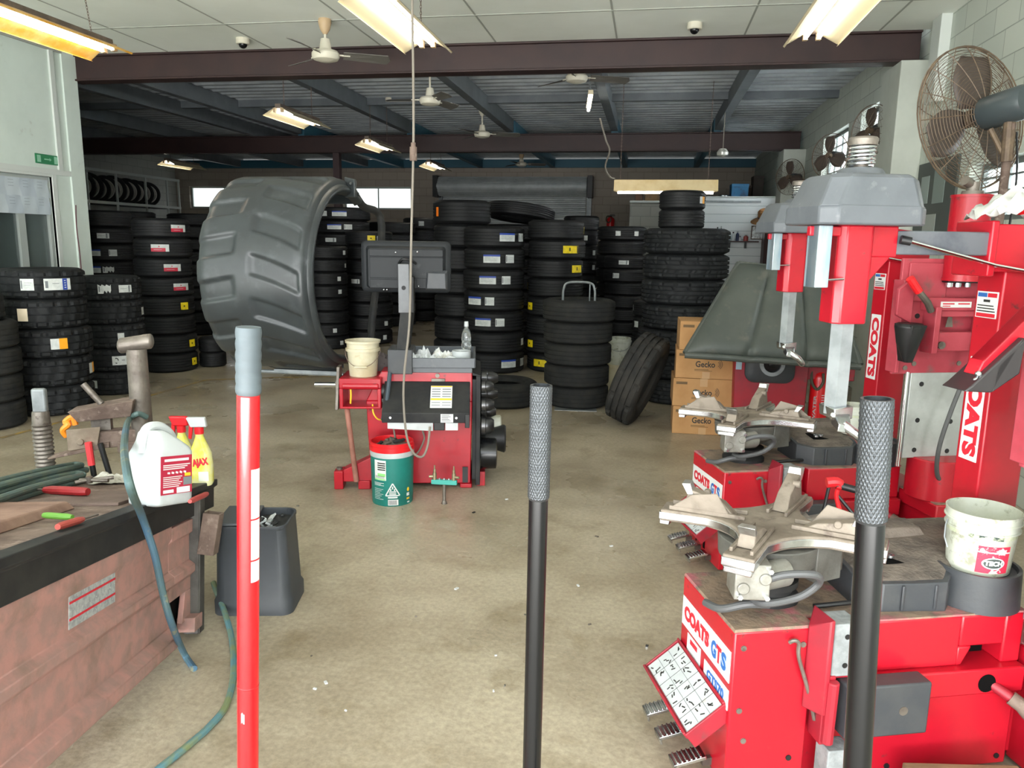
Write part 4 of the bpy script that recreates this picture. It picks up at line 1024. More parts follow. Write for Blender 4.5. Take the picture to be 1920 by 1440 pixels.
    for q in (.995, 1.04, 1.09):
        m = MB(); m.cyl((q, y0-.03, 1.47), (q, y0-.03, 1.49), .016); m.build('fitting', SHINY, t)
    # press foot on its arm, red lever
    m = MB(); m.hexa([(.77, y0-.10, 1.12), (.80, y0-.10, 1.12), (.80, y0-.03, 1.12), (.77, y0-.03, 1.12), (.74, y0-.15, 1.30), (.82, y0-.15, 1.30), (.82, y0-.02, 1.30), (.74, y0-.02, 1.30)]); m.lathe([(.001, 0), (.012, 0), (.05, .09), (.065, .17), (.055, .185), (.001, .185)], 20, (.775, y0-.085, 1.12)); m.build('press_foot', BLACK, t, bevel=.004)
    m = MB(); m.hexa([(.72, y0-.06, 1.34), (.80, y0-.06, 1.30), (.80, y0-.04, 1.30), (.72, y0-.04, 1.34), (.72, y0-.06, 1.46), (.80, y0-.06, 1.52), (.80, y0-.04, 1.52), (.72, y0-.04, 1.46)]); m.build('cam_plate', PINK, t, bevel=.004)
    m = MB(); m.tube([(.88, y0-.08, 1.36), (.85, y0-.09, 1.40), (.79, y0-.09, 1.46)], .016, 10); m.build('lever', STEEL, t)
    m = MB(); m.tube([(.80, y0-.09, 1.45), (.745, y0-.092, 1.512)], .019, 10); m.build('lever_grip', REDPL, t)
    m = MB(); m.tube(smooth_path([(1.17, y0-.03, 1.50), (1.16, y0-.09, 1.36), (1.08, y0-.13, 1.14), (.99, y0-.15, .90), (.95, y0-.15, .72), (.98, y0-.12, .58), (1.06, y0-.08, .52), (1.16, y0-.04, .5)], 10), .0105, 10); m.build('air_hose', GREYH, t)
    return t
tc1 = tyre_changer('nearest red tyre changer, at the row front, with its clamp table in full view')
tc2 = copy_tree(tc1); tc2.location = O1+OFF
tc2['label'] = 'second red tyre changer, standing behind the nearest one, with white-plated column'
tc2['group'] = tc1['group']
def ML(x, y, z, o=O1): # local machine coordinates -> world
    return o + Vector((math.cos(TH)*x-math.sin(TH)*y, math.sin(TH)*x+math.cos(TH)*y, z))
# press arm of the near machine's assist tower that reaches into view
# ---- buckets of tyre soap
def soap_bucket(label, loc, rz, R=.098, H=.19, logo=True):
    t = thing('bucket', label, 'bucket', loc, rz, 'white tyre soap buckets')
    m = MB(); k = R
    m.lathe([(.001, 0), (k*.90, 0), (k*.905, .006), (k*1.0, H*.70), (k*1.07, H*.705), (k*1.075, H*.725), (k*1.03, H*.735), (k*1.04, H*.84), (k*1.10, H*.845), (k*1.10, H*.865), (k*1.06, H*.875), (k*1.075, H*.985), (k*1.085, H), (k*1.05, H), (k*1.03, H*.9), (k*.98, H*.62)], 56)
    m.build('shell', WHITED, t, smooth=40)
    m = MB(); m.lathe([(k*1.045, H*.97), (k*.99, H*.62), (k*.8, H*.60), (.001, H*.585)], 48); m.build('soap', SOAP, t, smooth=60)
    m = MB()
    pts = [(k*1.1*math.cos(a), -k*1.1*math.sin(a)*.55-.012, H*.78-.085*math.sin(a)) for a in [PI*q/14 for q in range(15)]]
    m.tube(pts if not logo else [(-k*1.08, .0, H*.79), (-k*1.16, -.01, H*.70), (-k*1.2, -.02, H*.52), (-k*1.12, -.03, H*.36)], .0025, 6); m.build('bail_handle', GALV, t)
    if logo:
        RR = k*.98
        def wrap(x, z, lift=0): rr = R*(.905+.095*z/(H*.7))+.001+lift; return (rr*math.sin(x/rr), -rr*math.cos(x/rr), z)
        m = MB(); m.grid(lambda i, j: wrap(-.048+.0096*i, .012+.0125*j), 11, 8); lg = m.build('printed_label', mat('label_worn_red', '#cf2f48', .5, col2='#e4c5c4', scale=38, lo=.55, hi=.6), t)
        m = MB(); m.grid(lambda i, j: wrap((.034+.0)*math.cos(2*PI*i/24)*j/3, .045+.019*math.sin(2*PI*i/24)*j/3, .0006), 24, 4, closed_u=True); m.build('oval', WHITEPR, lg)
        m = MB(); m.grid(lambda i, j: wrap(.029*math.cos(2*PI*i/24)*j/3, .045+.0155*math.sin(2*PI*i/24)*j/3, .0012), 24, 4, closed_u=True); m.build('oval', mat('logo_black', '#3a4340', .5), lg)
        m = MB(); m.text('TECH', .02, .001, width=.052)
        vv = [wrap(v.x, v.y+.045, .0019+v.z*.5) for v in m.v]; m.v = [Vector(p) for p in vv]; m.build('lettering', WHITEPR, lg, smooth=0)
        m = MB(); m.grid(lambda i, j: wrap(-.048+.0096*i, .078+.004*j, .0006), 11, 2); m.build('band', WHITEPR, lg)
    return t
p = ML(.857, .117, .662); soap_bucket('white soap bucket with red logo on the nearest tyre changer', p, TH-.25)
p = ML(.80, .21, .683, O1+OFF); soap_bucket('white soap bucket half hidden behind the knurled jack handle on the second changer', p, .2, R=.072, H=.15, logo=False)
# tyre lever with a red and black grip lying on the table of the nearest changer
a = thing('bead_clamp', 'red and black handled clamp resting behind the nearest clamp table', 'clamp', ML(.56, .40, .682), TH)
m = MB(); m.tube([(-.02, .02, .16), (.12, -.04, .13)], .013, 12); m.build('grip', BLACK, a)
m = MB(); m.tube(smooth_path([(-.05, .03, .165), (-.01, .02, .165), (-.015, .02, .12), (-.0, .01, .06)], 5), [.018]*8+[.008]*8, 10); m.build('trigger', REDPL, a)
m = MB(); m.tube([(-.01, .02, .12), (.08, -.04, .004)], .006, 8); m.tube([(-.04, .03, .15), (-.06, .03, .004)], .006, 8); m.build('rod', BLACK, a)
# ================================================================== WHEEL BALANCER (near)
BA = Vector((-1.794, 4.733, 0)); BT = math.radians(12.5)
def BL(x, y, z): return BA + Vector((math.cos(BT)*x-math.sin(BT)*y, math.sin(BT)*x+math.cos(BT)*y, z))
t = thing('wheel_balancer', 'red wheel balancer with raised black tyre-patterned guard in the middle of the floor', 'wheel balancer', BA, BT)
m = MB(); m.hexa([(.02, .01, .03), (.69, .01, .03), (.69, .58, .03), (.02, .58, .03), (0, 0, .60), (.70, 0, .60), (.70, .60, .60), (0, .60, .60)])
m.hexa([(.0, 0, .60), (.70, 0, .60), (.70, .60, .60), (0, .60, .60), (.10, .0, .80), (.70, 0, .80), (.70, .60, .80), (.10, .60, .80)])
m.box(.62, .70, .0, .58, 0, .03); m.box(.02, .1, 0, .58, 0, .03)
cab = m.build('cabinet', RED, t, bevel=.006)
m = MB(); m.box(.735, .79, .05, .12, 0, .10); m.build('foot', RED, cab, bevel=.003)
for p, mt_ in (((.47, .775), STEEL), ((.655, .10), BLACK)):
    m = MB()
    if mt_ is STEEL: m.cyl((p[0], -.012, p[1]), (p[0], 0, p[1]), .014)
    else: m.box(p[0]-.018, p[0]+.018, -.006, 0, p[1]-.06, p[1]+.05)
    m.build('knob' if mt_ is STEEL else 'slot', mt_, cab)
m = MB(); m.box(.43, .52, -.01, 0, .735, .755); m.build('latch', STEEL, cab, bevel=.002)
# weight tray
m = MB(); m.box(.24, .715, -.03, .56, .845, .852)
for q in ((.24, .715, -.035, -.02), (.24, .715, .55, .565), (.235, .25, -.03, .56), (.705, .72, -.03, .56)): m.box(q[0], q[1], q[2], q[3], .83, .895)
m.box(.26, .70, -.015, .54, .795, .845); m.build('weight_tray', GREYP, t, bevel=.004)
# sloping control lid with safety stickers
m = MB(); m.hexa([(.125, .0, .50), (.685, .0, .50), (.685, .0, .735), (.125, .0, .735), (.125, -.20, .50), (.685, -.20, .50), (.685, -.20, .565), (.125, -.20, .565)])
m = MB(); pr = [(0.0, .51), (-.20, .50), (-.205, .565), (-.01, .735), (0.0, .735)]
vs = [(.125, a, b_) for a, b_ in pr]+[(.685, a, b_) for a, b_ in pr]; n = 5
m.add(vs, [(k, (k+1) % n, n+(k+1) % n, n+k) for k in range(n)]+[tuple(range(n-1, -1, -1)), tuple(range(n, 2*n))])
lid = m.build('control_lid', BLACKD, t, bevel=.004)
sl = math.atan2(.17, .195)
Ms = T(.50, -.108, .6525, rx=sl)
m = MB(Ms); m.box(-.07, .07, -.09, .09, 0, .002); st = m.build('safety_sticker', WHITEPR, lid, smooth=0)
m = MB(Ms); m.box(-.068, .068, -.028, -.014, .002, .003); m.box(-.068, .068, .08, .088, .002, .003); m.build('band', YELPR, st, smooth=0)
m = MB(Ms)
for q in range(4): m.box(-.062, -.006, .058-.02*q, .065-.02*q, .002, .0026); m.box(.006, .062, .058-.02*q, .065-.02*q, .002, .0026)
for q in range(2): m.box(-.062, -.006, -.05-.02*q, -.045-.02*q, .002, .0026); m.box(.006, .062, -.05-.02*q, -.045-.02*q, .002, .0026)
m.build('print', ST_G, st, smooth=0)
m = MB(); m.box(.50, .58, -.2065, -.2045, .505, .56); st = m.build('notice_label', WHITEPR, lid, smooth=0)
m = MB()
for q in range(5): m.box(.506, .565-.008*(q % 3), -.208, -.2065, .515+.009*q, .518+.009*q)
m.build('print', INK, st, smooth=0)
for x in (.18, .60):
    m = MB(); m.cyl((x, -.208, .535), (x, -.203, .535), .008); m.build('bolt', SHINY, lid)
m = MB(); m.hexa([(.16, -.19, .46), (.45, -.19, .445), (.45, -.15, .445), (.16, -.15, .46), (.16, -.19, .505), (.45, -.19, .505), (.45, -.15, .505), (.16, -.15, .505)]); m.build('paper_flap', PAPER, lid, smooth=0)
m = MB(); m.box(.53, .61, -.19, -.16, .45, .505); m.build('paper_flap', PAPER, lid, smooth=0)
m = MB(); m.box(.455, .525, -.195, -.12, .45, .505); m.build('hinge', BLACKM, lid, bevel=.003)
m = MB(); m.box(.655, .685, -.21, -.05, .47, .56); m.build('hinge', BLACKM, lid, bevel=.003)
# junction block, post and monitor
m = MB(); m.box(.15, .31, -.05, .22, .79, .95); m.build('post_block', DGREY, t, bevel=.005)
m = MB(); m.hexa([(.205, -.03, .945), (.275, -.03, .945), (.285, .10, .945), (.215, .10, .945), (.235, -.045, 1.20), (.305, -.045, 1.20), (.32, .10, 1.20), (.25, .10, 1.20)]); m.build('lower_post', BLACKD, t, bevel=.003)
m = MB(); m.box(.225, .295, -.055, .02, 1.19, 1.50); m.build('post_bracket', mat('bracket_grey', '#626467', .5, metal=.2, col2='#57585b', scale=9), t, bevel=.003)
m = MB(); m.box(.295, .322, -.04, .06, 1.19, 1.42); m.build('post_side', BLACKD, t, bevel=.003)
m = MB(); m.cyl((.26, -.0565, 1.35), (.26, -.054, 1.35), .014); m.build('bolt_hole', BLACKD, t)
x0, x1, z0, z1 = -.03, .555, 1.31, 1.645
def rrect(x0, x1, z0, z1, r, y):
    P = []
    for (cx_, cz_, a0) in ((x1-r, z0+r, -90), (x1-r, z1-r, 0), (x0+r, z1-r, 90), (x0+r, z0+r, 180)):
        for q in range(6): a = math.radians(a0+18*q); P.append((cx_+r*math.cos(a), y, cz_+r*math.sin(a)))
    return P
def loft(m, rings, cap=True):
    n = len(rings[0]); vs = [p for r in rings for p in r]
    fs = [(a*n+k, a*n+(k+1) % n, (a+1)*n+(k+1) % n, (a+1)*n+k) for a in range(len(rings)-1) for k in range(n)]
    if cap: fs += [tuple(range(n-1, -1, -1)), tuple(range((len(rings)-1)*n, len(rings)*n))]
    m.add(vs, fs)
MON = mat('monitor_shell', '#191c1f', .55, spec=.3, col2='#1e2124', scale=6, col3='#3c4042', scale3=8, lo3=.62, hi3=.8)
m = MB(); loft(m, [rrect(x0, x1, z0, z1, .035, .15), rrect(x0, x1, z0, z1, .035, .115), rrect(x0+.01, x1-.01, z0+.01, z1-.01, .03, .105), rrect(x0+.035, x1-.035, z0+.03, z1-.035, .02, .10), rrect(x0+.05, x1-.05, z0+.03, z1-.05, .02, .065)])
mo = m.build('monitor', MON, t, bevel=.003, smooth=50)
m = MB(); m.box(x0+.06, x1-.05, .056, .066, z1-.10, z1-.055); m.box(x0+.06, x1-.05, .06, .066, z0+.095, z1-.105); m.box(x0+.06, x1-.22, .058, .066, z0+.03, z0+.088); m.build('shell_step', MON, mo, bevel=.004)
m = MB(); m.hexa([(.40, .04, z0+.03), (.525, .04, z0+.03), (.535, .07, z0+.02), (.39, .07, z0+.02), (.41, .045, z0+.13), (.52, .045, z0+.13), (.535, .07, z0+.15), (.39, .07, z0+.15)]); m.build('socket_cover', DGREY, mo, bevel=.004)
for p in ((.20, z1-.075), (.34, z1-.07), (.12, z0+.02), (.14, z0+.02), (.345, z0+.045)):
    m = MB(); m.sphere((p[0], .056 if p[1] > 1.4 else .064, p[1]), .007, 10, 6); m.build('screw', SHINY, mo)
m = MB(); m.tube(smooth_path([(.22, .05, 1.50), (.25, .02, 1.53), (.30, .03, 1.52), (.33, .055, 1.50)], 5), .008, 8); m.build('lead', BLACK, t)
# spindle housing on the left with flange plate and shaft
m = MB(); m.box(-.16, .11, -.09, .25, .70, .765); m.box(-.16, -.135, -.09, .25, .57, .70); m.box(.085, .11, -.09, .25, .57, .70); m.box(-.16, .11, .12, .25, .57, .70); m.box(-.16, .11, -.09, .25, .565, .58); m.cyl((-.14, -.08, .715), (.095, -.08, .715), .022)
hs = m.build('spindle_housing', RED, t, bevel=.006)
m = MB(); m.cyl((.11, -.02, .67), (.128, -.02, .67), .05, seg=24); m.build('hub_cap', BLACK, hs)
m = MB(); m.tube(smooth_path([(-.09, -.07, .72), (-.085, -.085, .66), (-.09, -.08, .60)], 5), .006, 8); m.tube(smooth_path([(.05, -.06, .59), (.06, -.10, .54), (.09, -.10, .50), (.13, -.06, .49)], 5), .005, 8); m.build('wire', YELPR, hs)
m = MB(); m.box(.11, .13, -.03, .03, .60, .625); m.build('plug', WHITEP, hs)
m = MB(); m.cyl((-.20, .04, .70), (-.16, .04, .70), .05, seg=24); m.hexa([(-.195, -.06, .55), (-.175, -.06, .55), (-.175, .10, .55), (-.195, .10, .55), (-.185, -.02, .83), (-.165, -.02, .83), (-.165, .08, .83), (-.185, .08, .83)]); m.build('flange', STEEL, t, bevel=.003)
m = MB(); m.cyl((-.34, .04, .70), (-.18, .04, .70), .018); m.build('spindle', CHROME, t)
m = MB(); m.tube([(-.12, -.05, .57), (-.07, -.04, .06)], .018, 12); m.build('prop_rod', TROD, t)
m = MB(); m.hexa([(-.22, -.03, 0), (-.16, -.03, 0), (-.16, .09, 0), (-.22, .09, 0), (-.22, -.03, .125), (-.16, -.03, .125), (-.16, .09, .125), (-.22, .09, .125)]); m.hexa([(-.16, -.02, .05), (.03, -.01, .05), (.03, .09, .05), (-.16, .09, .05), (-.16, -.02, .13), (.03, -.01, .22), (.03, .09, .22), (-.16, .09, .13)]); m.box(-.06, .02, -.03, .02, 0, .06); m.build('outrigger', RED, t, bevel=.005)
m = MB(); m.cyl((-.19, .02, .125), (-.19, .02, .14), .02); m.build('level_bolt', STEEL, t)
m = MB(); m.tube(smooth_path([(.165, -.06, .80), (.16, -.10, .72), (.145, -.12, .60), (.13, -.13, .50)], 6), [.014]*13+[.02]*6, 10); m.build('lead', mat('lead_grey_blue', '#34414a', .6), t)
m = MB(); m.tube(smooth_path([(.60, -.12, .5), (.39, -.10, .46), (.385, -.06, .36), (.345, -.06, .27), (.30, -.08, .25), (.25, -.10, .28), (.21, -.12, .34), (.19, -.12, .45)], 8), .006, 8); m.build('hanging_wire', CABLE, t)
# weight peg board on the right
m = MB(); m.box(.725, .755, -.03, .58, .03, .78); m.hexa([(.70, -.03, .78), (.757, -.035, .775), (.757, .585, .775), (.70, .58, .78), (.70, -.03, .80), (.757, -.035, .782), (.757, .585, .782), (.70, .58, .80)]); m.box(.70, .73, .0, .55, .06, .75); m.build('peg_board', BLACKD, t, bevel=.003)
# tyre-patterned guard, raised
pF_ = D(568, 500, 4.38); gx1 = pF_.x; gx0 = D(356, 500, 4.38).x; gW = gx1-gx0; gR = .655
gc = Vector((gx0, 4.38+gR, 1.405))
g_inv = Matrix.Translation(BA) @ Matrix.Rotation(BT, 4, 'Z')
Mg = g_inv.inverted() @ Matrix.Translation(gc)
def sstep(e0, e1, x): u_ = max(0, min(1, (x-e0)/(e1-e0))); return u_*u_*(3-2*u_)
def guard_pt(th_, s, lift=0):
    """th_: 0 = towards the camera, + = up. s: 0..1 along the axle. lift adds to the radius"""
    r = gR
    e = .13
    if s < e: r -= .10*(1-math.sqrt(max(0, 1-((e-s)/e)**2)))
    if s > 1-e*.8: r -= .05*(1-math.sqrt(max(0, 1-((s-(1-e*.8))/(e*.8))**2)))
    h = 0
    c = .47
    per = math.radians(24)
    if s > c+.02: q = (s-c)/(1-c); ph = ((th_ + .12*q*q+.10*q)/per) % 1; edge = sstep(.04, .16+.10*abs(ph-.35), q)*(1-sstep(.86, .93, q))
    else: q = (c-s)/c; ph = ((th_ + .10*q + per*.5)/per) % 1; edge = sstep(.14, .26+.08*abs(ph-.35), q)*(1-sstep(1.2, 1.3, q))
    pocket = sstep(.08, .16, ph)*(1-sstep(.52, .64, ph))*edge
    r -= .020*pocket
    r += lift
    return (s*gW, -r*math.cos(th_), r*math.sin(th_))
A0, A1 = math.radians(-84), math.radians(118)
NU, NV = 240, 84
m = MB(Mg)
m.grid(lambda i, j: guard_pt(A0+(A1-A0)*i/(NU-1), j/(NV-1)), NU, NV)
# rolled lip and inner flange at the open side, inner skin
def lip(i, j):
    th_ = A0+(A1-A0)*i/(NU-1); r, x = [(gR-.05, gW), (gR-.062, gW+.025), (gR-.085, gW+.03), (gR-.10, gW+.02), (gR-.115, gW-.02), (gR-.07, gW-.04), (gR-.04, gW-.06), (gR-.035, gW*.5), (gR-.05, gW*.14), (gR-.10, .02), (gR-.10, .0)][j]
    return (x, -r*math.cos(th_), r*math.sin(th_))
m.grid(lip, NU, 11)
gd = m.build('wheel_guard', GUARD, t, smooth=70)
for th_ in (A0, A1):
    m = MB(Mg)
    c_, s_ = math.cos(th_), math.sin(th_)
    m.hexa([(0.02, -(gR-.10)*c_, (gR-.10)*s_), (gW, -(gR-.10)*c_, (gR-.10)*s_), (gW, -(gR-.02)*c_, (gR-.02)*s_), (.02, -(gR-.02)*c_, (gR-.02)*s_)]+
           [(0.02, -(gR-.10)*c_, (gR-.10)*s_+.012), (gW, -(gR-.10)*c_, (gR-.10)*s_+.012), (gW, -(gR-.02)*c_, (gR-.02)*s_+.012), (.02, -(gR-.02)*c_, (gR-.02)*s_+.012)])
    m.build('guard_end', GUARD, gd)
m = MB(Mg); s_ = -gR-.005
m.tube([(.10, -.12, s_-.01), (gW+.02, -.12, s_-.01)], .014, 10); m.tube(smooth_path([(.10, -.12, s_-.01), (.03, -.12, s_+.01), (.0, -.12, s_+.05)], 5), .014, 10); m.box(gW*.35, gW-.02, -.135, -.09, s_-.012, s_+.012); m.build('guard_rail', GALV, gd)
m = MB(Mg); m.hexa([(gW-.03, .10, gR-.13), (gW+.06, .06, gR-.13), (gW+.06, .10, gR-.13), (gW-.03, .14, gR-.13), (gW-.03, .10, gR+.01), (gW+.06, .06, gR-.01), (gW+.06, .10, gR-.01), (gW-.03, .14, gR+.01)]); m.cyl((gW+.03, .07, gR-.04), (gW+.03, .055, gR-.04), .012); m.build('guard_bracket', GUARD, gd, bevel=.01)
# arm that carries the guard, behind it
pA = Mg @ Vector((gW+.02, .10, gR-.07)); pB2 = Mg @ Vector((gW+.05, .62, .35))
m = MB(); m.tube(smooth_path([pA, pA+Vector((.03, .30, -.10)), pB2, (-.05, .66, .95), (.02, .60, .60)], 6), .028, 12); m.build('guard_arm', BLACKD, t)
# ---- things on and around the balancer
def pail_cream(label, loc, rz):
    t = thing('pail', label, 'bucket', loc, rz)
    m = MB(); m.lathe([(.001, 0), (.088, 0), (.09, .006), (.102, .165), (.112, .166), (.113, .185), (.104, .187), (.106, .218), (.115, .22), (.116, .235), (.108, .236), (.104, .2), (.09, .02), (.001, .012)], 48); m.build('shell', CREAM, t, smooth=40)
    m = MB(); m.tube([(.114*math.cos(a), -.114*abs(math.sin(a)), .175-.105*math.sin(a)) for a in [PI*q/16 for q in range(17)]], .0022, 6); h = m.build('bail_handle', RUST, t)
    m = MB(); m.cyl((-.04, -.1155, .072), (.04, -.1155, .072), .006, seg=10); m.build('grip', CREAM, h)
    return t
pail_cream('small cream pail standing on the spindle housing of the wheel balancer', BL(-.02, .04, .766), BT)
t = thing('wing_nut', 'chrome quick nut standing behind the cream pail', 'nut', BL(-.02, .20, .766), 0)
m = MB(); m.cyl((0, 0, 0), (0, 0, .17), .016); m.lathe([(.001, .17), (.045, .172), (.05, .19), (.045, .215), (.02, .22), (.001, .22)], 24); m.lathe([(.02, .0), (.04, .005), (.04, .03), (.02, .05)], 20); m.build('body', CHROME, t)
t = thing('screwdriver', 'red handled screwdriver lying behind the cream pail', 'screwdriver', BL(.10, .20, .985), (0, 0, BT))
t.location = BL(.13, .22, .82)
m = MB(); m.cyl((-.10, 0, .07), (-.03, 0, .065), .021, .017, seg=12); m.build('handle', REDPL, t, bevel=.004)
m = MB(); m.cyl((-.03, 0, .065), (.10, 0, .06), .005); m.build('shaft', STEEL, t)
t.location = BL(.10, .20, .70)
sc = thing('rag', 'dark rag bundled behind the cream pail on the balancer', 'rag', BL(.06, .22, .766), BT)
m = MB(); m.grid(lambda i, j: (.11*(1-(j/8)**2*.9)*math.cos(2*PI*i/20)*(1+.2*math.sin(i*2.3+j)), .045*(1-(j/8)**2*.9)*math.sin(2*PI*i/20), .13*(j/8)+.01*math.sin(i*1.7+j*2)), 20, 9, closed_u=True); m.build('cloth', mat('rag_dark', '#5a5352', .9), sc)
# clutter of the weight tray
def crumple(name, label, cat, loc, rz, sx, sy, sz, m_, seed, group=None, n=9):
    rg = random.Random(seed); ph = [rg.uniform(0, 6) for _ in range(6)]
    t_ = MB()
    n = 14
    def zz(i, j):
        p_ = Vector((i*.32+seed*3.1, j*.32, seed*1.7)); e_ = min(i, j, n-1-i, n-1-j)
        return .004+max(0, sz*(.45+.75*noise.noise(p_)+.35*noise.noise(p_*2.3)))*min(1, .25+e_*.3)
    t_.grid(lambda i, j: (sx*(i/(n-1)-.5)+.012*noise.noise(Vector((j*.5, seed, i*.2))), sy*(j/(n-1)-.5)+.012*noise.noise(Vector((i*.5, seed+5, j*.2))), zz(i, j)), n, n)
    o = t_.build(name, m_, smooth=0); o.location = loc; o.rotation_euler = (0, 0, rz)
    sdf = o.modifiers.new('thick', 'SOLIDIFY'); sdf.thickness = .003
    return tag(o, label, cat, group)
crumple('paper_scrap', 'folded white paper at the front left corner of the weight tray', 'paper', BL(.33, .04, .853), .5, .16, .12, .07, PAPER, 1, 'papers in the weight tray')
crumple('paper_scrap', 'white paper strip standing behind the folded paper in the weight tray', 'paper', BL(.40, .14, .853), .2, .16, .12, .09, PAPER, 2, 'papers in the weight tray')
crumple('plastic_bag', 'crumpled clear bag of weights in the middle of the weight tray', 'bag', BL(.53, .14, .853), .8, .20, .18, .085, mat('bag_translucent', '#d4d7d5', .25, col2='#b5b5ad', scale=22), 3)
crumple('paper_scrap', 'flat white packet along the front of the weight tray', 'paper', BL(.50, .03, .853), .05, .22, .07, .05, PAPER, 4, 'papers in the weight tray')
crumple('paper_scrap', 'brown card scrap under the folded paper on the tray lip', 'paper', BL(.375, -.005, .853), .3, .08, .03, .02, CARD, 5, 'papers in the weight tray')
t = thing('tape_roll', 'white roll of tape lying at the right of the weight tray', 'tape', BL(.625, .10, .853), 0, scale=(1.25, 1.25, 1.5))
m = MB(); m.lathe([(.035, 0), (.05, 0), (.05, .05), (.035, .05), (.035, 0)], 32); m.build('roll', WHITEP, t)
t = thing('water_bottle', 'clear plastic water bottle with white cap on the balancer weight tray', 'bottle', BL(.655, .30, .853), 0)
m = MB(); m.lathe([(.001, 0), (.03, 0), (.034, .01), (.034, .05), (.030, .06), (.034, .07), (.034, .10), (.030, .11), (.033, .12), (.032, .16), (.024, .19), (.015, .205), (.015, .22), (.001, .22)], 28); m.build('body', mat('bottle_clear', '#dfe6e6', .08, trans=.9), t)
m = MB(); m.cyl((0, 0, .215), (0, 0, .25), .0165, .014); m.build('cap', WHITEP, t)
# cones and rings hung on the peg board
def cone(label, y, z, prof, m_, x=.757):
    t_ = thing('centring_cone', label, 'cone', BL(x, y, z), (0, math.radians(90), BT), 'centring cones on the peg board')
    t_.rotation_euler = (Matrix.Rotation(BT, 3, 'Z') @ Matrix.Rotation(PI/2, 3, 'Y')).to_euler()
    q = MB(); q.lathe(prof, 32); q.build('cone', m_, t_, smooth=40); return t_
CONEM = mat('oily_steel', '#3a3a3c', .28, metal=.8, col2='#5a5a5a', scale=10)
cp = lambda r, l: [(.012, 0), (r*.8, 0), (r, .006), (r, l*.35), (r*.86, l*.4), (r*.86, l*.7), (r*.55, l), (.012, l)]
cone('small dark cone hung at the front top of the peg board', .02, .70, cp(.042, .085), CONEM)
cone('small dark cone hung behind at the top of the peg board', .26, .715, cp(.05, .12), CONEM)
cone('dark cone second from the top at the front of the peg board', .02, .575, cp(.048, .09), CONEM)
cone('dark cone second from the top at the back of the peg board', .28, .60, cp(.05, .12), CONEM)
cone('dark flanged cone in the middle of the peg board front', .02, .435, cp(.066, .09), CONEM)
cone('dark cone hung behind the flanged cone', .28, .47, cp(.045, .11), CONEM)
cone('large black drum cone hung lowest on the peg board front', .04, .235, [(.012, 0), (.105, 0), (.108, .006), (.105, .105), (.08, .112), (.012, .112)], BLACKM)
cone('black rubber cone with a bright ring hung low behind the drum cone', .30, .27, [(.012, 0), (.085, 0), (.09, .03), (.092, .05), (.08, .10), (.10, .17), (.09, .18), (.012, .18)], BLACK)
cone('white ringed plastic cup hung behind the flanged cone', .38, .36, [(.02, 0), (.06, .0), (.062, .07), (.056, .075), (.064, .09), (.062, .14), (.05, .15), (.02, .15)], WHITED)
cone('white plastic ring with red stripe hung under the black rubber cone', .40, .14, [(.02, 0), (.06, 0), (.063, .05), (.055, .09), (.02, .09)], WHITEP)
# green paint pail full of scrap
pg = F(733, 950)+Vector((-.03, .125, 0))
t = thing('paint_pail', 'green plastic paint pail with red rim full of scrap, before the balancer', 'bucket', (pg.x, pg.y, 0), math.atan2(pg.y, pg.x)-PI/2)
R = .135
m = MB(); m.lathe([(.001, 0), (R*.95, 0), (R*.96, .008), (R*1.02, .33), (R*.98, .33), (.9*R, .02), (.001, .015)], 56); m.build('shell', TEAL, t, smooth=40)
m = MB(); m.lathe([(R*1.03, .312), (R*1.04, .345), (R*1.035, .35), (R*.99, .35), (R*.99, .312)], 56); m.build('lid_ring', WHITEP, t)
m = MB(); m.lathe([(R*1.04, .345), (R*1.045, .375), (R*1.01, .378), (R*1.02, .398), (R*.96, .40), (R*.93, .375), (R*.95, .33)], 56); m.build('rim', REDPL, t, smooth=40)
m = MB(); m.lathe([(R*.94, .36), (R*.5, .385), (.001, .38)], 40); sp = m.build('scrap', RUST, t)
def wrapP(x, z, lift=0.0): rr = R*(.96+.06*(z-.008)/.322)+.0012+lift; return (rr*math.sin(x/rr), -rr*math.cos(x/rr), z)
def wq(m, x0, x1, z0, z1, lift=0., n=6): m.grid(lambda i, j: wrapP(x0+(x1-x0)*i/n, (z0, z1)[j], lift), n+1, 2)
m = MB(); wq(m, -.125, -.04, .17, .30); lb = m.build('paper_label', WHITEPR, t)
m = MB(); wq(m, -.123, -.10, .17, .18, .001); wq(m, -.10, -.045, .195, .215, .001); wq(m, -.123, -.045, .172, .18, .001); m.build('print', GREENPR, lb)
m = MB()
for q in range(4): wq(m, -.10, -.045, .235+.014*q, .243+.014*q, .001)
for q in range(3): wq(m, -.12, -.05, .184+.006*q, .186+.006*q, .0012)
m.build('print', INK, lb)
m = MB(); tri = [(-.045, .072), (.045, .072), (0, .152)]
def seg(m, a, b_, w, lift=0): 
    d_ = Vector((b_[0]-a[0], b_[1]-a[1])).normalized(); n_ = Vector((-d_.y, d_.x))*w/2
    k = 6; m.grid(lambda i, j: wrapP(a[0]+(b_[0]-a[0])*i/k+n_.x*(1-2*j), a[1]+(b_[1]-a[1])*i/k+n_.y*(1-2*j), lift), k+1, 2)
for a in range(3): seg(m, tri[a], tri[(a+1) % 3], .007)
for a in (-1, 0, 1): seg(m, (a*.012, .115-abs(a)*.012), (a*.012, .132-abs(a)*.016), .007); 
for q in range(3): wq(m, -.022, .022, .078+.009*q, .083+.009*q)
for q in range(3): wq(m, -.13, -.055-.02*(q % 2), .150-.008*q, .153-.008*q)
for q in range(7): wq(m, -.13, -.06-.012*(q % 3), .110-.011*q, .1125-.011*q)
wq(m, -.03, .03, .055, .064); wq(m, .095, .118, .058, .078); wq(m, .10, .12, .012, .02)
m.build('lettering', WHITEPR, t)
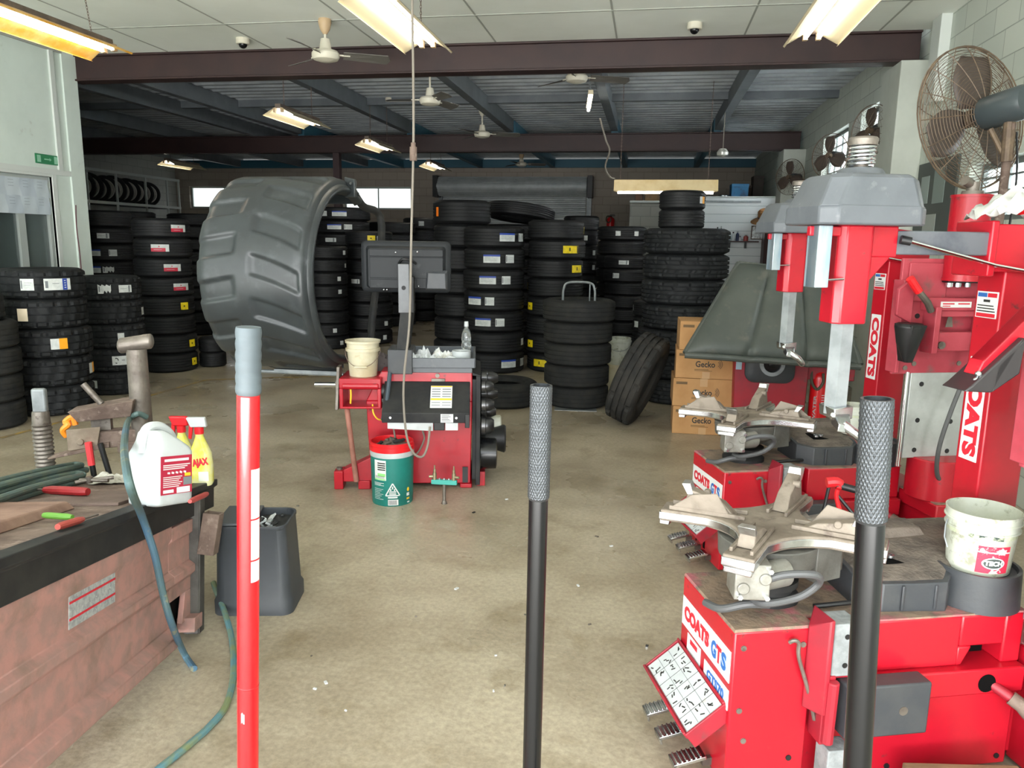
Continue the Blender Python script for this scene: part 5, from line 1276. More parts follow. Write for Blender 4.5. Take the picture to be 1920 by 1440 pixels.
m = MB(); wq(m, -.03, .035, .008, .045); bc = m.build('barcode', WHITEPR, t)
m = MB()
for q in range(9): wq(m, -.026+.006*q, -.0235+.006*q+.001*(q % 2), .012, .041, .001, 2)
m.build('bars', INK, bc)
m = MB(); wq(m, .095, .12, .034, .046); m.build('stripe', YELPR, t)
m = MB(); m.grid(lambda i, j: wrapP(.108+.010*math.cos(2*PI*i/16)*j/2, .10+.014*math.sin(2*PI*i/16)*j/2), 16, 3, closed_u=True); m.build('emblem', YELPR, t)
rg = random.Random(4)
for k in range(9):
    m = MB(); a = rg.uniform(0, 6.28); r_ = rg.uniform(.01, .085)
    m.obox((r_*math.cos(a), r_*math.sin(a), .385+rg.uniform(0, .018)), (rg.uniform(.04, .09), rg.uniform(.015, .03), rg.uniform(.008, .02)), (rg.uniform(-.4, .4), rg.uniform(-.4, .4), rg.uniform(0, 3)))
    o = m.build('metal_scrap', [RUST, BLACKD, STEEL][k % 3], bevel=.002); o.parent = t
# air manifold standing on the floor
pm = F(833, 944)
t = thing('air_manifold', 'teal air outlet bar with brass valves standing before the balancer', 'air manifold', pm, BT*.3)
m = MB(); m.cyl((0, 0, 0), (0, 0, .14), .011, seg=14); m.lathe([(.001, 0), (.02, 0), (.012, .02), (.001, .02)], 20); m.build('stem', STEEL, t)
m = MB(); m.box(-.082, .082, -.014, .014, .128, .158); m.build('bar', TEALM, t, bevel=.003)
for x in (-.062, .062):
    m = MB(); m.cyl((x, 0, .158), (x, 0, .20), .013, seg=12); m.cyl((x, 0, .20), (x, 0, .225), .009, seg=12); m.cyl((x, 0, .225), (x, 0, .25), .005, seg=10); m.cyl((x, 0, .178), (x+math.copysign(.035, x), -.01, .178), .009, seg=12); m.build('valve', mat('brass_dull', '#9a8f74', .4, metal=.7) if 'brass_dull' not in MATS else MATS['brass_dull'], t)
for x in (-.03, 0, .03):
    m = MB(); m.cyl((x, 0, .158), (x, 0, .168), .007, seg=6); m.build('plug', SHINY, t)
# drop cable from the ceiling
c = thing('drop_cable', 'long grey cable with a joint dropping from the ceiling before the balancer', 'cable')
top = D(773, 20, 4.62); top = Vector((top.x, top.y, ZC))
pts = [top, D(773, 20, 4.62), D(775, 150, 4.6), D(775, 285, 4.58), D(771, 450, 4.57), D(768, 600, 4.55), D(758, 700, 4.5), D(757, 760, 4.48), D(763, 820, 4.46), D(776, 850, 4.47), D(792, 856, 4.5), D(802, 835, 4.55), D(806, 800, 4.6)]
m = MB(); m.tube(smooth_path(pts, 6), .0075, 8); m.build('cable', CABLE, c)
pj = D(775, 287, 4.58); m = MB(); m.cyl(pj+Vector((0, 0, -.045)), pj+Vector((0, 0, .035)), .022, seg=16); m.cyl(pj+Vector((0, 0, .035)), pj+Vector((0, 0, .06)), .014, seg=16); m.build('joint', RUST, c)

# ================================================================== SECOND BALANCER
B2 = Vector((.78, 6.62, 0))
t = thing('wheel_balancer', 'second wheel balancer under a broad grey hood, beside the cardboard boxes', 'wheel balancer', B2, 0)
m = MB(); m.hexa([(0, 0, .02), (.56, 0, .02), (.56, .5, .02), (0, .5, .02), (-.03, 0, .86), (.58, 0, .86), (.58, .5, .86), (-.03, .5, .86)]); m.box(.56, .95, .05, .45, .55, .66); cb = m.build('cabinet', REDD, t, bevel=.008)
m = MB(); loft(m, [rrect(.06, .46, .52, .84, .08, 0), rrect(.06, .46, .52, .84, .08, -.03), rrect(.09, .43, .55, .82, .08, -.05)]); fp = m.build('face_panel', DGREY, t, bevel=.004, smooth=40)
Mr = Matrix.Translation((.27, -.05, .685)) @ Matrix.Rotation(PI/2, 4, 'X')
m = MB(Mr); m.lathe([(.07, 0), (.10, .0), (.10, .03), (.07, .03), (.07, 0)], 36); m.build('hub_ring', GALV, fp)
m = MB(Mr); m.lathe([(.001, .035), (.03, .03), (.035, .005), (.07, .004)], 30); m.build('spindle', BLACKM, fp)
m = MB(); m.box(-.012, .035, -.004, 0, .62, .73); m.build('notice_label', mat('label_pale_blue', '#9fb6c4', .5), t)
for x in (.40, .45): 
    m = MB(); m.cyl((x, -.004, .06), (x, 0, .06), .014); m.build('bolt', BLACK, cb)
# hood: sloping shell, ribs pressed in
def hood(u_, v_, off=0):
    BLc = (-.46, -.42, .80); BRc = (.86, -.42, .76); TLc = (-.03, .15, 1.50); TRc = (.68, .15, 1.44)
    a = [BLc[k]+(BRc[k]-BLc[k])*u_ for k in range(3)]; b_ = [TLc[k]+(TRc[k]-TLc[k])*u_ for k in range(3)]
    p = [a[k]+(b_[k]-a[k])*v_ for k in range(3)]
    bulge = .07*(1-abs(2*u_-1)**8)*(1-abs(2*v_-1)**10)
    rib = sum(math.exp(-((u_-c_)/.02)**2) for c_ in (.36, .70))*.028*(1-sstep(.80, .95, v_))
    p[1] -= (bulge-rib)+off; p[2] += (bulge-rib)*.4
    return tuple(p)
m = MB(); m.grid(lambda i, j: hood(i/60, j/36), 61, 37)
ho = m.build('hood', HOODG, t, smooth=50)
sdf = ho.modifiers.new('thick', 'SOLIDIFY'); sdf.thickness = .02; sdf.offset = 0
m = MB(); pts = [hood(i/24, 0) for i in range(25)]; m.tube([Vector(p)+Vector((0, -.012, -.015)) for p in pts], .026, 10); pts = [hood(0, j/12) for j in range(13)]; m.tube(pts, .02, 10); pts = [hood(1, j/12) for j in range(13)]; m.tube(pts, .024, 10); pts = [hood(i/24, 1) for i in range(25)]; m.tube(pts, .018, 10)
m.build('hood_lip', HOODG, ho)
m = MB(); m.tube([(.62, .30, .60), (.62, .32, 1.2), (.45, .20, 1.35)], .03, 12); m.build('hood_arm', BLACKD, t)
# fire extinguisher beside it
def extinguisher(label, loc, R, H, text=None, rz=0):
    t = thing('fire_extinguisher', label, 'fire extinguisher', loc, rz, 'fire extinguishers')
    m = MB(); m.lathe([(.001, 0), (R*.95, 0), (R, .012), (R, H*.82), (R*.9, H*.88), (R*.5, H*.93), (R*.3, H*.95), (.001, H*.95)], 36); m.build('cylinder', mat('extinguisher_red', '#d0161c', .3, coat=.3) if 'extinguisher_red' not in MATS else MATS['extinguisher_red'], t)
    m = MB(); m.cyl((0, 0, H*.94), (0, 0, H), R*.25); m.box(-R*.25, R*1.1, -.012, .012, H*.985, H*1.01); m.box(-R*.2, R*1.0, -.01, .01, H*1.03, H*1.05); m.build('valve', BLACK, t)
    m = MB(); m.tube(smooth_path([(-R*.2, -.01, H*.97), (-R*.9, -R*.4, H*.96), (-R*1.05, -R*.75, H*.8), (-R*.5, -R*1.1, H*.70), (R*.1, -R*1.12, H*.78), (R*.05, -R*1.1, H*.9)], 6), R*.16, 8); m.build('hose', mat('hose_olive', '#4b4637', .7) if 'hose_olive' not in MATS else MATS['hose_olive'], t)
    if text:
        m = MB(); m.text(text, R*.42, .001, width=H*.52)
        m.v = [Vector(((R+.002)*math.sin(-v.y/R-.55), -(R+.002)*math.cos(-v.y/R-.55), H*.36+v.x)) for v in m.v]; m.build('lettering', WHITEPR, t, smooth=0)
        m = MB()
        for q in range(5): m.grid(lambda i, j: ((R+.0015)*math.sin(.1+.12*i), -(R+.0015)*math.cos(.1+.12*i), H*(.62-.03*q)+.006*j), 5, 2)
        m.build('print', WHITEPR, t)
    return t
extinguisher('red fire extinguisher with white lettering standing right of the second balancer', (1.47, 6.72, 0), .075, .68, 'AIR WATER')
extinguisher('small red extinguisher hung at the right door track, the upper of two', (-.98, 19.9, 1.75), .10, .58)
extinguisher('red extinguisher under the other one near the right door track', (-1.05, 19.88, .85), .12, .7)
# ================================================================== CARDBOARD BOXES
for k in range(4):
    x0 = .275+(.0, -.012, .006, .02)[k]; W = .52
    lab = ['lowest cardboard carton standing on the floor beside the second balancer', 'cardboard carton second from the floor beside the second balancer', 'cardboard carton third from the floor beside the second balancer', 'topmost cardboard carton, half hidden by the grey hood'][k]
    t = thing('carton', lab, 'box', (x0+W/2, 6.985, .25*k), (0, 0, [.0, .015, -.01, .02][k]), 'cartons in a stack')
    m = MB(); m.box(-W/2, W/2, -.21, .21, .001, .248); m.build('box', CARD, t, bevel=.003)
    m = MB(); m.box(-.032, .032, -.2115, -.21, .18, .248); m.box(-.032, .032, -.2115, -.21, .001, .06); m.box(-.032, .032, -.21, .21, .248, .2495); m.build('packing_tape', CARDT, t, smooth=0)
    m = MB(face_front(-.01, -.2112, .125)); m.text('Gecko', .072, .0015, width=.165); m.build('lettering', INK, t, smooth=0)
    m = MB(face_front(.085, -.2112, .13))
    for r_ in (.022, .034, .046):
        m.grid(lambda i, j: ((r_+.004*j)*math.cos(-.9+1.9*i/12), (r_+.004*j)*math.sin(-.9+1.9*i/12), 0), 13, 2)
    m.build('logo_arcs', INK, t, smooth=0)
    m = MB(); m.box(-.235, -.14, -.211, -.21, .195, .218); m.box(-.10, .02, -.211, -.21, .078, .083); m.box(-.10, .05, -.211, -.21, .068, .072); m.build('print', mat('carton_print', '#6a5438', .8) if 'carton_print' not in MATS else MATS['carton_print'], t, smooth=0)
# ================================================================== PINK BENCH (left) AND ITS TOOLS
# the bench slopes down towards its far end; its long edges share one vanishing direction
BZ = .63; BS = .963
BD = ray(852, 735).normalized(); BX = Vector((BD.y, -BD.x, 0)).normalized(); BU = BX.cross(BD).normalized()
BRM = Matrix((BX, BD, BU)).transposed()
BP = F(300, 1245, .09); BO = BP + BD*(.42*BS)
def BN(x, y, z): return BO + (BX*x + BD*y + BU*z)*BS
def FB(px, py, lift=0.0):          # point of the deck seen at a pixel
    r_ = ray(px, py); q = BN(0, 0, BZ) + BU*lift; return CP + r_*((q-CP).dot(BU)/r_.dot(BU))
def FP(px, py, off=0.0):           # point of the front panel plane, off metres in front of it
    r_ = ray(px, py); q = BO + BX*off; return CP + r_*((q-CP).dot(BX)/r_.dot(BX))
def BROT(rz): return (BRM @ Matrix.Rotation(rz, 3, 'Z')).to_euler()
t = thing('steel_bench', 'low steel bench with chalky pink panels, black edge and rusty top', 'workbench', BO, BRM.to_euler(), scale=(BS, BS, BS))
def extr(m, pr, y0, y1):
    n = len(pr); vs = [(a, y0, b_) for a, b_ in pr]+[(a, y1, b_) for a, b_ in pr]
    m.add(vs, [(k, (k+1) % n, n+(k+1) % n, n+k) for k in range(n)]+[tuple(range(n-1, -1, -1)), tuple(range(n, 2*n))])
pr = [(0, .525), (0, .46), (-.014, .435), (-.014, .325), (.012, .305), (.012, .275), (-.008, .255), (-.008, .105), (.034, .075), (.034, .035), (.02, .02), (-.03, .02), (-.03, .525)]
m = MB(); extr(m, pr, -1.95, -.30); m.build('front_panel', PINKR, t, bevel=.003)
pr2 = [(0, .50), (0, .445), (-.014, .435), (-.014, .325), (.012, .305), (.012, .275), (-.008, .255), (-.008, .20), (-.03, .20), (-.03, .50)]
m = MB(); extr(m, pr2, -.30, -.055); m.hexa([(-.03, -.16, .075), (-.008, -.16, .075), (-.008, -.055, .075), (-.03, -.055, .075), (-.03, -.12, .20), (-.008, -.12, .20), (-.008, -.055, .20), (-.03, -.055, .20)]); m.box(-.04, .035, -.13, -.03, .03, .09); m.build('front_panel', PINKR, t, bevel=.003)
m = MB(); m.box(-.50, -.04, -.34, -.06, .03, .22); m.build('hollow', HOLE, t, smooth=0)
m = MB(); extr(m, [(-.012, .51), (.006, .51), (.006, .60), (.022, .612), (.022, .64), (-.04, .64), (-.04, .60), (-.012, .585)], -1.95, .22); m.build('edge_channel', BLACKD, t, bevel=.003)
m = MB(); m.box(-1.9, -.035, -1.95, .22, .585, BZ); dk = m.build('deck', RUST, t, bevel=.004)
m = MB(); m.hexa([(-.62, -1.35, BZ), (-.19, -1.35, BZ), (-.22, -.62, BZ), (-.62, -.62, BZ), (-.60, -1.33, BZ+.035), (-.21, -1.33, BZ+.035), (-.24, -.64, BZ+.03), (-.60, -.64, BZ+.03)]); m.build('raised_plate', mat('rust_pinkish', '#8f7263', .8, col2='#785c4f', scale=6, bump=.3, bscale=30), t, bevel=.006)
m = MB(); m.hexa([(-.50, -.56, BZ), (-.10, -.56, BZ), (-.09, -.20, BZ), (-.38, -.20, BZ), (-.50, -.56, BZ+.012), (-.10, -.56, BZ+.012), (-.09, -.20, BZ+.012), (-.38, -.20, BZ+.012)]); m.build('loose_plate', mat('rust_flat', '#6b5a52', .75, col2='#5d4d46', scale=8, bump=.2), t, bevel=.002)
m = MB(); m.box(-1.9, -1.87, -1.95, .02, 0, .585); m.box(-1.2, -.03, -.04, .0, .0, .585) if False else None; m.box(-1.87, -.035, -.02, .0, .02, .585); m.build('back_panel', PINKR, t)
m = MB(); m.box(-.03, .025, -.055, -.045, 0, .60); m.box(-.04, .03, -.05, .012, 0, .60); m.build('end_post', mat('post_grey_grime', '#55534f', .6, metal=.3, col2='#403d3a', scale=8, bump=.2), t, bevel=.003)
m = MB(); M0 = T(.065, -.02, .43, rx=0, ry=math.radians(8))
m.M = M0
for q in ((-.035, -.028, -.03, .03), (.028, .035, -.03, .03), (-.035, .035, -.037, -.03), (-.035, .035, .03, .037)): m.box(q[0], q[1], q[2], q[3], -.09, .09)
m.build('tool_socket', RUST, t, bevel=.002)
# data plate
m = MB(); m.box(-.014, -.0118, -1.10, -.79, .34, .425); m.box(-.014, -.0118, -1.10, -.79, .425, .47)
PL = mat('placard_grey', '#9fa3a2', .7, col2='#84888a', scale=60, col3='#b9bdbb', scale3=90)
pl = m.build('data_plate', PL, t, smooth=0)
m = MB()
for z in (.365, .415): m.box(-.0118, -.0108, -1.10, -.79, z, z+.007)
m.build('print', REDPR, pl, smooth=0)
for x in (-.2, -1.75):
    m = MB(); m.box(x-.04, x+.04, .12, .20, 0.05, .59); m.build('support_leg', RUST, t)
for x in (-.10, -1.8):
    m = MB(); m.box(x-.04, x+.04, -1.90, -1.82, -(BP.z+.193*2.2)*1.0, .02); m.build('support_leg', RUST, t)
# ---- white jerry can
t = thing('jerry_can', 'dirty white plastic jerry can with red label at the bench end', 'jerry can', FB(306, 951)+BD*.07-BX*.035+BU*.004, BROT(math.radians(60)), scale=(1.14, 1.14, 1.12))
def rr2(w, d, r, z, cx_=0, cy_=0):
    P = []
    for (a_, b_, a0) in ((w/2-r, -d/2+r, -90), (w/2-r, d/2-r, 0), (-w/2+r, d/2-r, 90), (-w/2+r, -d/2+r, 180)):
        for q in range(6): an = math.radians(a0+18*q); P.append((cx_+a_+r*math.cos(an), cy_+b_+r*math.sin(an), z))
    return P
m = MB(); loft(m, [rr2(.13, .125, .02, 0), rr2(.142, .137, .022, .006), rr2(.145, .14, .025, .02), rr2(.145, .14, .025, .165), rr2(.135, .132, .03, .18), rr2(.10, .11, .03, .205, -.012, .0), rr2(.055, .09, .02, .228, -.03, 0), rr2(.045, .07, .018, .235, -.034, 0)]); jc = m.build('body', WHITEP, t, bevel=.002, smooth=50)
m = MB(); m.tube(smooth_path([(.05, -.0, .188), (.03, 0, .222), (-.01, 0, .246), (-.05, 0, .24), (-.066, 0, .205), (-.07, 0, .165)], 6), [.016]*31, 10); m.build('handle', WHITEP, t)
m = MB(); m.cyl((.045, .035, .19), (.045, .035, .215), .02); m.build('cap', WHITEP, t)
m = MB(); m.box(-.058, .058, -.0712, -.0695, .035, .155); lb = m.build('label', mat('label_crimson', '#a3213a', .5), t, smooth=0)
m = MB(); rg = random.Random(5)
m.box(-.045, .045, -.0722, -.0712, .138, .146)
for q in range(3): m.box(-.05, .05-.01*q, -.0718, -.0712, .125-.006*q, .128-.006*q)
for q in range(5): m.obox((-.03+.015*q, -.0718, .102), (.009, .001, .006), (0, rg.uniform(-.5, .5), 0))
for q in range(6): m.box(-.05, .02-.006*(q % 3), -.0718, -.0712, .088-.006*q, .0905-.006*q)
m.box(.0, .05, -.0718, -.0712, .037, .055); m.box(-.05, -.012, -.0718, -.0712, .04, .05); m.build('lettering', WHITEPR, lb, smooth=0)
m = MB(); m.box(.025, .056, -.0720, -.0712, .06, .085); m.build('print', ST_G, lb, smooth=0)
m = MB(); m.box(.03, .052, -.0721, -.0712, .088, .098); m.build('print', YELPR, lb, smooth=0)
# ---- spray bottles
def spray(label, loc, rz, txt, liquid):
    t = thing('spray_bottle', label, 'spray bottle', loc, rz, 'trigger spray bottles', scale=(1.12, 1.12, 1.2))
    m = MB(); loft(m, [rr2(.075, .05, .02, 0), rr2(.085, .055, .022, .01), rr2(.088, .057, .024, .07), rr2(.082, .053, .024, .12), rr2(.05, .042, .02, .155), rr2(.03, .03, .014, .18), rr2(.028, .028, .013, .195)]); m.build('body', liquid, t, smooth=60)
    m = MB(); m.cyl((0, 0, .19), (0, 0, .215), .017); m.build('collar', REDPL, t)
    m = MB(); m.hexa([(-.03, -.012, .215), (.03, -.012, .215), (.03, .012, .215), (-.03, .012, .215), (-.045, -.011, .25), (.025, -.011, .25), (.025, .011, .25), (-.045, .011, .25)]); m.build('spray_head', WHITEP if txt else REDPL, t, bevel=.004)
    m = MB(); m.hexa([(-.04, -.008, .175), (-.03, -.008, .17), (-.03, .008, .17), (-.04, .008, .175), (-.035, -.008, .225), (-.02, -.008, .225), (-.02, .008, .225), (-.035, .008, .225)]); m.build('trigger', REDPL, t, bevel=.002)
    if txt:
        m = MB(face_front(.004, -.0295, .09) @ Matrix.Rotation(.12, 4, 'Z')); m.text('AJAX', .034, .0018, width=.06); m.build('lettering', REDPR, t, smooth=0)
        m = MB(); m.box(-.005, .032, -.0285, -.027, .02, .055); m.build('label', mat('label_pale', '#c9cfc0', .5), t, smooth=0)
    return t
spray('yellow spray bottle with red lettering and red and white trigger beside the jerry can', FB(384, 908)+BX*-.01, .3, True, YELLIQ)
spray('spray bottle with all-red trigger half hidden behind the jerry can', FB(349, 903)+BX*-.02+BD*.04, .2, False, YELLIQ)
# clear bag or cover hanging over the yellow bottle is left as part of its neck
# ---- bead press: arm, jaws, T post
pb = FB(274, 897)
t = thing('bead_press', 'rusty bead breaking press with T-headed steel post on the bench', 'bead breaker', (pb.x, pb.y, pb.z-.01), math.radians(22), scale=(.86, .86, .86))
topz = (D(268, 640, pb.y).z-pb.z)/.86
m = MB(); m.cyl((0, 0, 0), (0, 0, topz-.03), .055, .050, seg=28); m.build('post', STEEL, t)
m = MB(); m.cyl((-.072, 0, topz-.012), (.068, 0, topz+.010), .040, seg=24); m.sphere((-.072, 0, topz-.012), .040, 20, 10, (.5, 1, 1)); m.sphere((.068, 0, topz+.010), .040, 20, 10, (.5, 1, 1)); m.build('t_head', STEEL, t)
MA = Matrix.Translation((-.01, 0, .055)) @ Matrix.Diagonal((1.18, 1.1, 1.18, 1))
m = MB(MA); m.obox((-.05, .0, .165), (.36, .085, .075), (0, math.radians(-3), 0)); m.box(-.09, .02, -.05, .05, .10, .15); m.hexa([(.03, -.05, .19), (.18, -.04, .20), (.18, .05, .20), (.03, .05, .19), (.03, -.05, .205), (.20, -.03, .215), (.20, .04, .215), (.03, .05, .205)]); m.build('arm', RUST, t, bevel=.006)
m = MB(MA); m.hexa([(-.29, -.055, .12), (-.17, -.055, .135), (-.17, -.05, .135), (-.29, -.05, .12), (-.29, -.055, .215), (-.15, -.055, .225), (-.15, -.05, .225), (-.29, -.05, .215)]); m.cyl((-.235, -.065, .16), (-.235, -.05, .16), .014); m.build('cheek_plate', mat('cheek_plate_tan', '#8f8272', .6, metal=.3, col2='#77695a', scale=8), t, bevel=.003)
m = MB(MA); m.hexa([(-.37, -.06, .085), (-.12, -.06, .13), (-.12, .05, .13), (-.37, .03, .085), (-.375, -.06, .09), (-.12, -.06, .155), (-.12, .05, .155), (-.37, .03, .09)]); m.hexa([(-.24, -.06, .25), (-.02, -.07, .27), (-.02, .05, .27), (-.24, .03, .25), (-.27, -.08, .30), (-.0, -.09, .345), (-.0, .06, .345), (-.27, .05, .30)]); m.build('jaw', RUST, t, bevel=.004)
m = MB(MA); m.cyl((-.15, -.01, .32), (-.22, .0, .41), .014); m.box(-.20, -.12, -.01, .03, .20, .26); m.build('pivot_pin', STEEL, t)
# orange strap end
m = MB(MA); m.tube(smooth_path([(-.30, -.02, .17), (-.31, -.03, .20), (-.285, -.03, .225), (-.30, -.02, .235), (-.27, -.02, .255), (-.26, -.02, .22)], 5), .013, 8)
o = m.build('cord_knot', ORANGE); o.location = pb; o.rotation_euler = (0, 0, math.radians(22)); o.scale = (.86, .86, .86); tag(o, 'orange cord knotted on the jaw of the bead press', 'cord')
# threaded post
ps = FB(88, 897); hz = (D(82, 725, ps.y).z-ps.z)/.86
t = thing('threaded_post', 'ribbed steel screw post with flat pale top standing on the bench', 'screw post', (ps.x, ps.y, ps.z-.01), .3, scale=(.86, .86, .86))
m = MB(); prf = [(.001, 0), (.055, 0), (.055, .05)]
z = .05
while z < hz*.60: prf += [(.050, z), (.044, z+.008), (.044, z+.014), (.050, z+.02)]; z += .022
prf += [(.045, z), (.041, hz*.74), (.038, hz*.76), (.001, hz*.76)]; m.lathe(prf, 28); m.build('screw', STEEL, t, smooth=50)
m = MB(); m.box(-.036, .036, -.012, .025, hz*.5, hz); m.build('flat_bar', GALV, t, bevel=.012, seg=3)
# red and black handled cutter standing in the press
pc = FB(185, 902)
t = thing('bolt_cutter', 'red and black handled cutter standing under the press jaw', 'cutter', (pc.x, pc.y, pc.z-.004), .3)
for (xa, xb, m_) in ((-.03, -.015, REDPL), (.02, .055, BLACK)):
    m = MB(); m.tube([(xb, 0, .0), (xa, .0, .18)], .012, 10); m.build('handle', BLACK, t)
    if m_ is REDPL:
        m = MB(); m.tube([(xa*.55+xb*.45, 0, .08), (xa, .0, .185)], .015, 10); m.build('grip', mat('grip_coral', '#d83a40', .5), t)
# coil of green hose at the picture edge
c = FB(40, 925); 
t = thing('hose_coil', 'coil of grey-green air hose lying on the bench', 'hose', (0, 0, 0))
loops = []
for k, (dy, ex) in enumerate(((0, 0), (.035, .01), (.07, -.01), (.02, .02))):
    z = .013+.013*(k % 2)+.011*k
    A = FB(150-ex*300, 902-k*9, z); Bq = FB(60, 925-k*10, z); Cq = FB(-40, 960-k*13, z)
    side = (-BX*.07+BD*.08)
    loops += [Cq, Bq, A, A+side*.5+BX*.03+BU*.004, A+side, Bq+side*1.2, Cq+side*1.3, Cq+side*.6-BX*.10-BD*.08]
m = MB(); m.tube(smooth_path(loops, 7), .0138, 10); m.build('hose', GREENH, t)
# blue hose over the bench edge, with its second run on the floor
t = thing('air_hose', 'blue air hose draped from the press over the bench edge to the floor', 'hose')
p = [D(275, 782, pb.y-.03), D(258, 776, pb.y-.07), D(240, 790, pb.y-.12), FB(233, 835, .22), FB(238, 885, .17), FB(248, 925, .11), FP(266, 968, .06), FP(290, 1040, .06), FP(305, 1110, .06), FP(322, 1170, .07), F(345, 1225, .03), F(364, 1254, .012)]
m = MB(); m.tube(smooth_path(p, 8), .0125, 10); m.build('hose', BLUEH, t)
t = thing('air_hose', 'grey-green hose curving over the floor from behind the bench post', 'hose')
p = [F(400, 1092, .10), F(406, 1110, .075), F(420, 1145, .045), F(434, 1195, .016), F(438, 1260, .014), F(425, 1320, .014), F(395, 1360, .014), F(350, 1400, .014), F(300, 1440, .014), F(250, 1480, .014)]
m = MB(); m.tube(smooth_path(p, 8), .0125, 10); m.build('hose', mat('hose_mottled', '#4f767e', .5, col2='#6f7a56', scale=14), t)
# hand tools on the deck
def screwdr(label, a, b_, col, shaft=True, r=.013, z=BZ+.012):
    t = thing('screwdriver', label, 'screwdriver', (0, 0, 0), 0, 'hand tools on the bench')
    A = FB(*a, .012+r); Bv = FB(*b_, .012+r); d_ = Bv-A
    m = MB(); m.tube([A, A+d_*.1, A+d_*.75, A+d_*.9], [r*.8, r, r, r*.7], 10); m.build('handle', col, t)
    if shaft:
        m = MB(); m.tube([A+d_*.88, A+d_*1.5], r*.3, 8); m.build('shaft', STEEL, t)
    return t
screwdr('dark red handled tool lying below the hose coil', (165, 922), (75, 918), DREDPL, True, .017)
screwdr('chalky red screwdriver at the deck front', (108, 988), (160, 972), mat('handle_chalky_red', '#a3453c', .6), True, .011)
screwdr('green and black screwdriver at the deck front', (82, 966), (142, 970), mat('handle_green', '#5c8f34', .5), False, .010)
screwdr('red screwdriver behind the edge near the bench end', (388, 926), (352, 942), mat('handle_dusty_red', '#a5423f', .6), False, .010)
t = thing('pliers', 'worn steel pliers lying under the jerry can', 'pliers', FB(168, 905, .02), .4)
m = MB(); m.tube([(-.04, .01, .01), (0, 0, .012), (.09, .02, .012)], .008, 8); m.tube([(-.05, -.02, .01), (0, 0, .012), (.08, -.025, .012)], .008, 8); m.cyl((0, 0, .0), (0, 0, .026), .013); m.build('body', STEEL, t)
crumple('rag', 'stiff off-white rag lying behind the pliers on the bench', 'rag', FB(206, 902, .012), .4, .15, .10, .035, mat('rag_offwhite', '#b9b7ad', .8, col2='#98948a', scale=14), 11)
# ---- grey bin of scrap weights
pbn = Vector((-1.69, 3.06, 0))
t = thing('scrap_bin', 'dark grey plastic bin of lead weights and paper beside the bench', 'bin', pbn, math.radians(12))
W, Dp, H = .33, .27, .41
def rb(k, z): return rr2(W*k, Dp*k, .05, z)
m = MB(); loft(m, [rb(1.06, 0), rb(1.06, .06), rb(1.0, .08), rb(.93, H-.02), rb(.95, H-.015), rb(.95, H), rb(.90, H), rb(.86, H*.75)], cap=False); m.add(rb(.86, H*.75), [tuple(range(24))]); m.build('body', mat('bin_grey', '#383c41', .55, col2='#33373b', scale=6), t, bevel=.002, smooth=40)
m = MB(); M_ = T(-.07, .0, H-.0, rz=.05); m.M = M_; m.box(-.085, .075, -.12, .12, 0, .012); m.build('lid_half', mat('bin_lid', '#45494d', .6), t, bevel=.004)
m = MB(); m.tube([(-.09, .06, H+.02), (-.02, .055, H+.022)], .006, 6); m.build('lid_tie', BLACK, t)
rg = random.Random(9)
for k in range(14):
    m = MB(); m.obox((rg.uniform(.02, .12), rg.uniform(-.10, .10), H-.03+rg.uniform(0, .025)), (rg.uniform(.02, .05), rg.uniform(.012, .03), .008), (rg.uniform(-.6, .6), rg.uniform(-.6, .6), rg.uniform(0, 3)))
    o = m.build('scrap_piece', [PAPER, BLACKD, SHINY, GALV][k % 4]); o.parent = t
m = MB(); m.box(.0, .14, -.11, .11, H-.045, H-.03); m.build('fill', BLACKD, t)
# bits of metal and paper on the floor
rg = random.Random(21)
for k in range(26):
    px, py = (rg.uniform(540, 1240), rg.uniform(900, 1430)) if k % 3 else (rg.uniform(330, 620), rg.uniform(1120, 1300))
    p = F(px, py)
    if p.x < -1.5 and p.y < 2.95: continue
    m = MB(); s_ = rg.uniform(.004, .012); m.obox((p.x, p.y, .003), (s_*1.8, s_, .005), (0, 0, rg.uniform(0, 3)))
    o = m.build('floor_scrap', [PAPER, SHINY, STEEL, PAPER][k % 4] if k != 7 else BLACKD); tag(o, 'tiny bit of scrap metal or paper lying on the concrete floor', 'scrap', 'scraps on the floor')
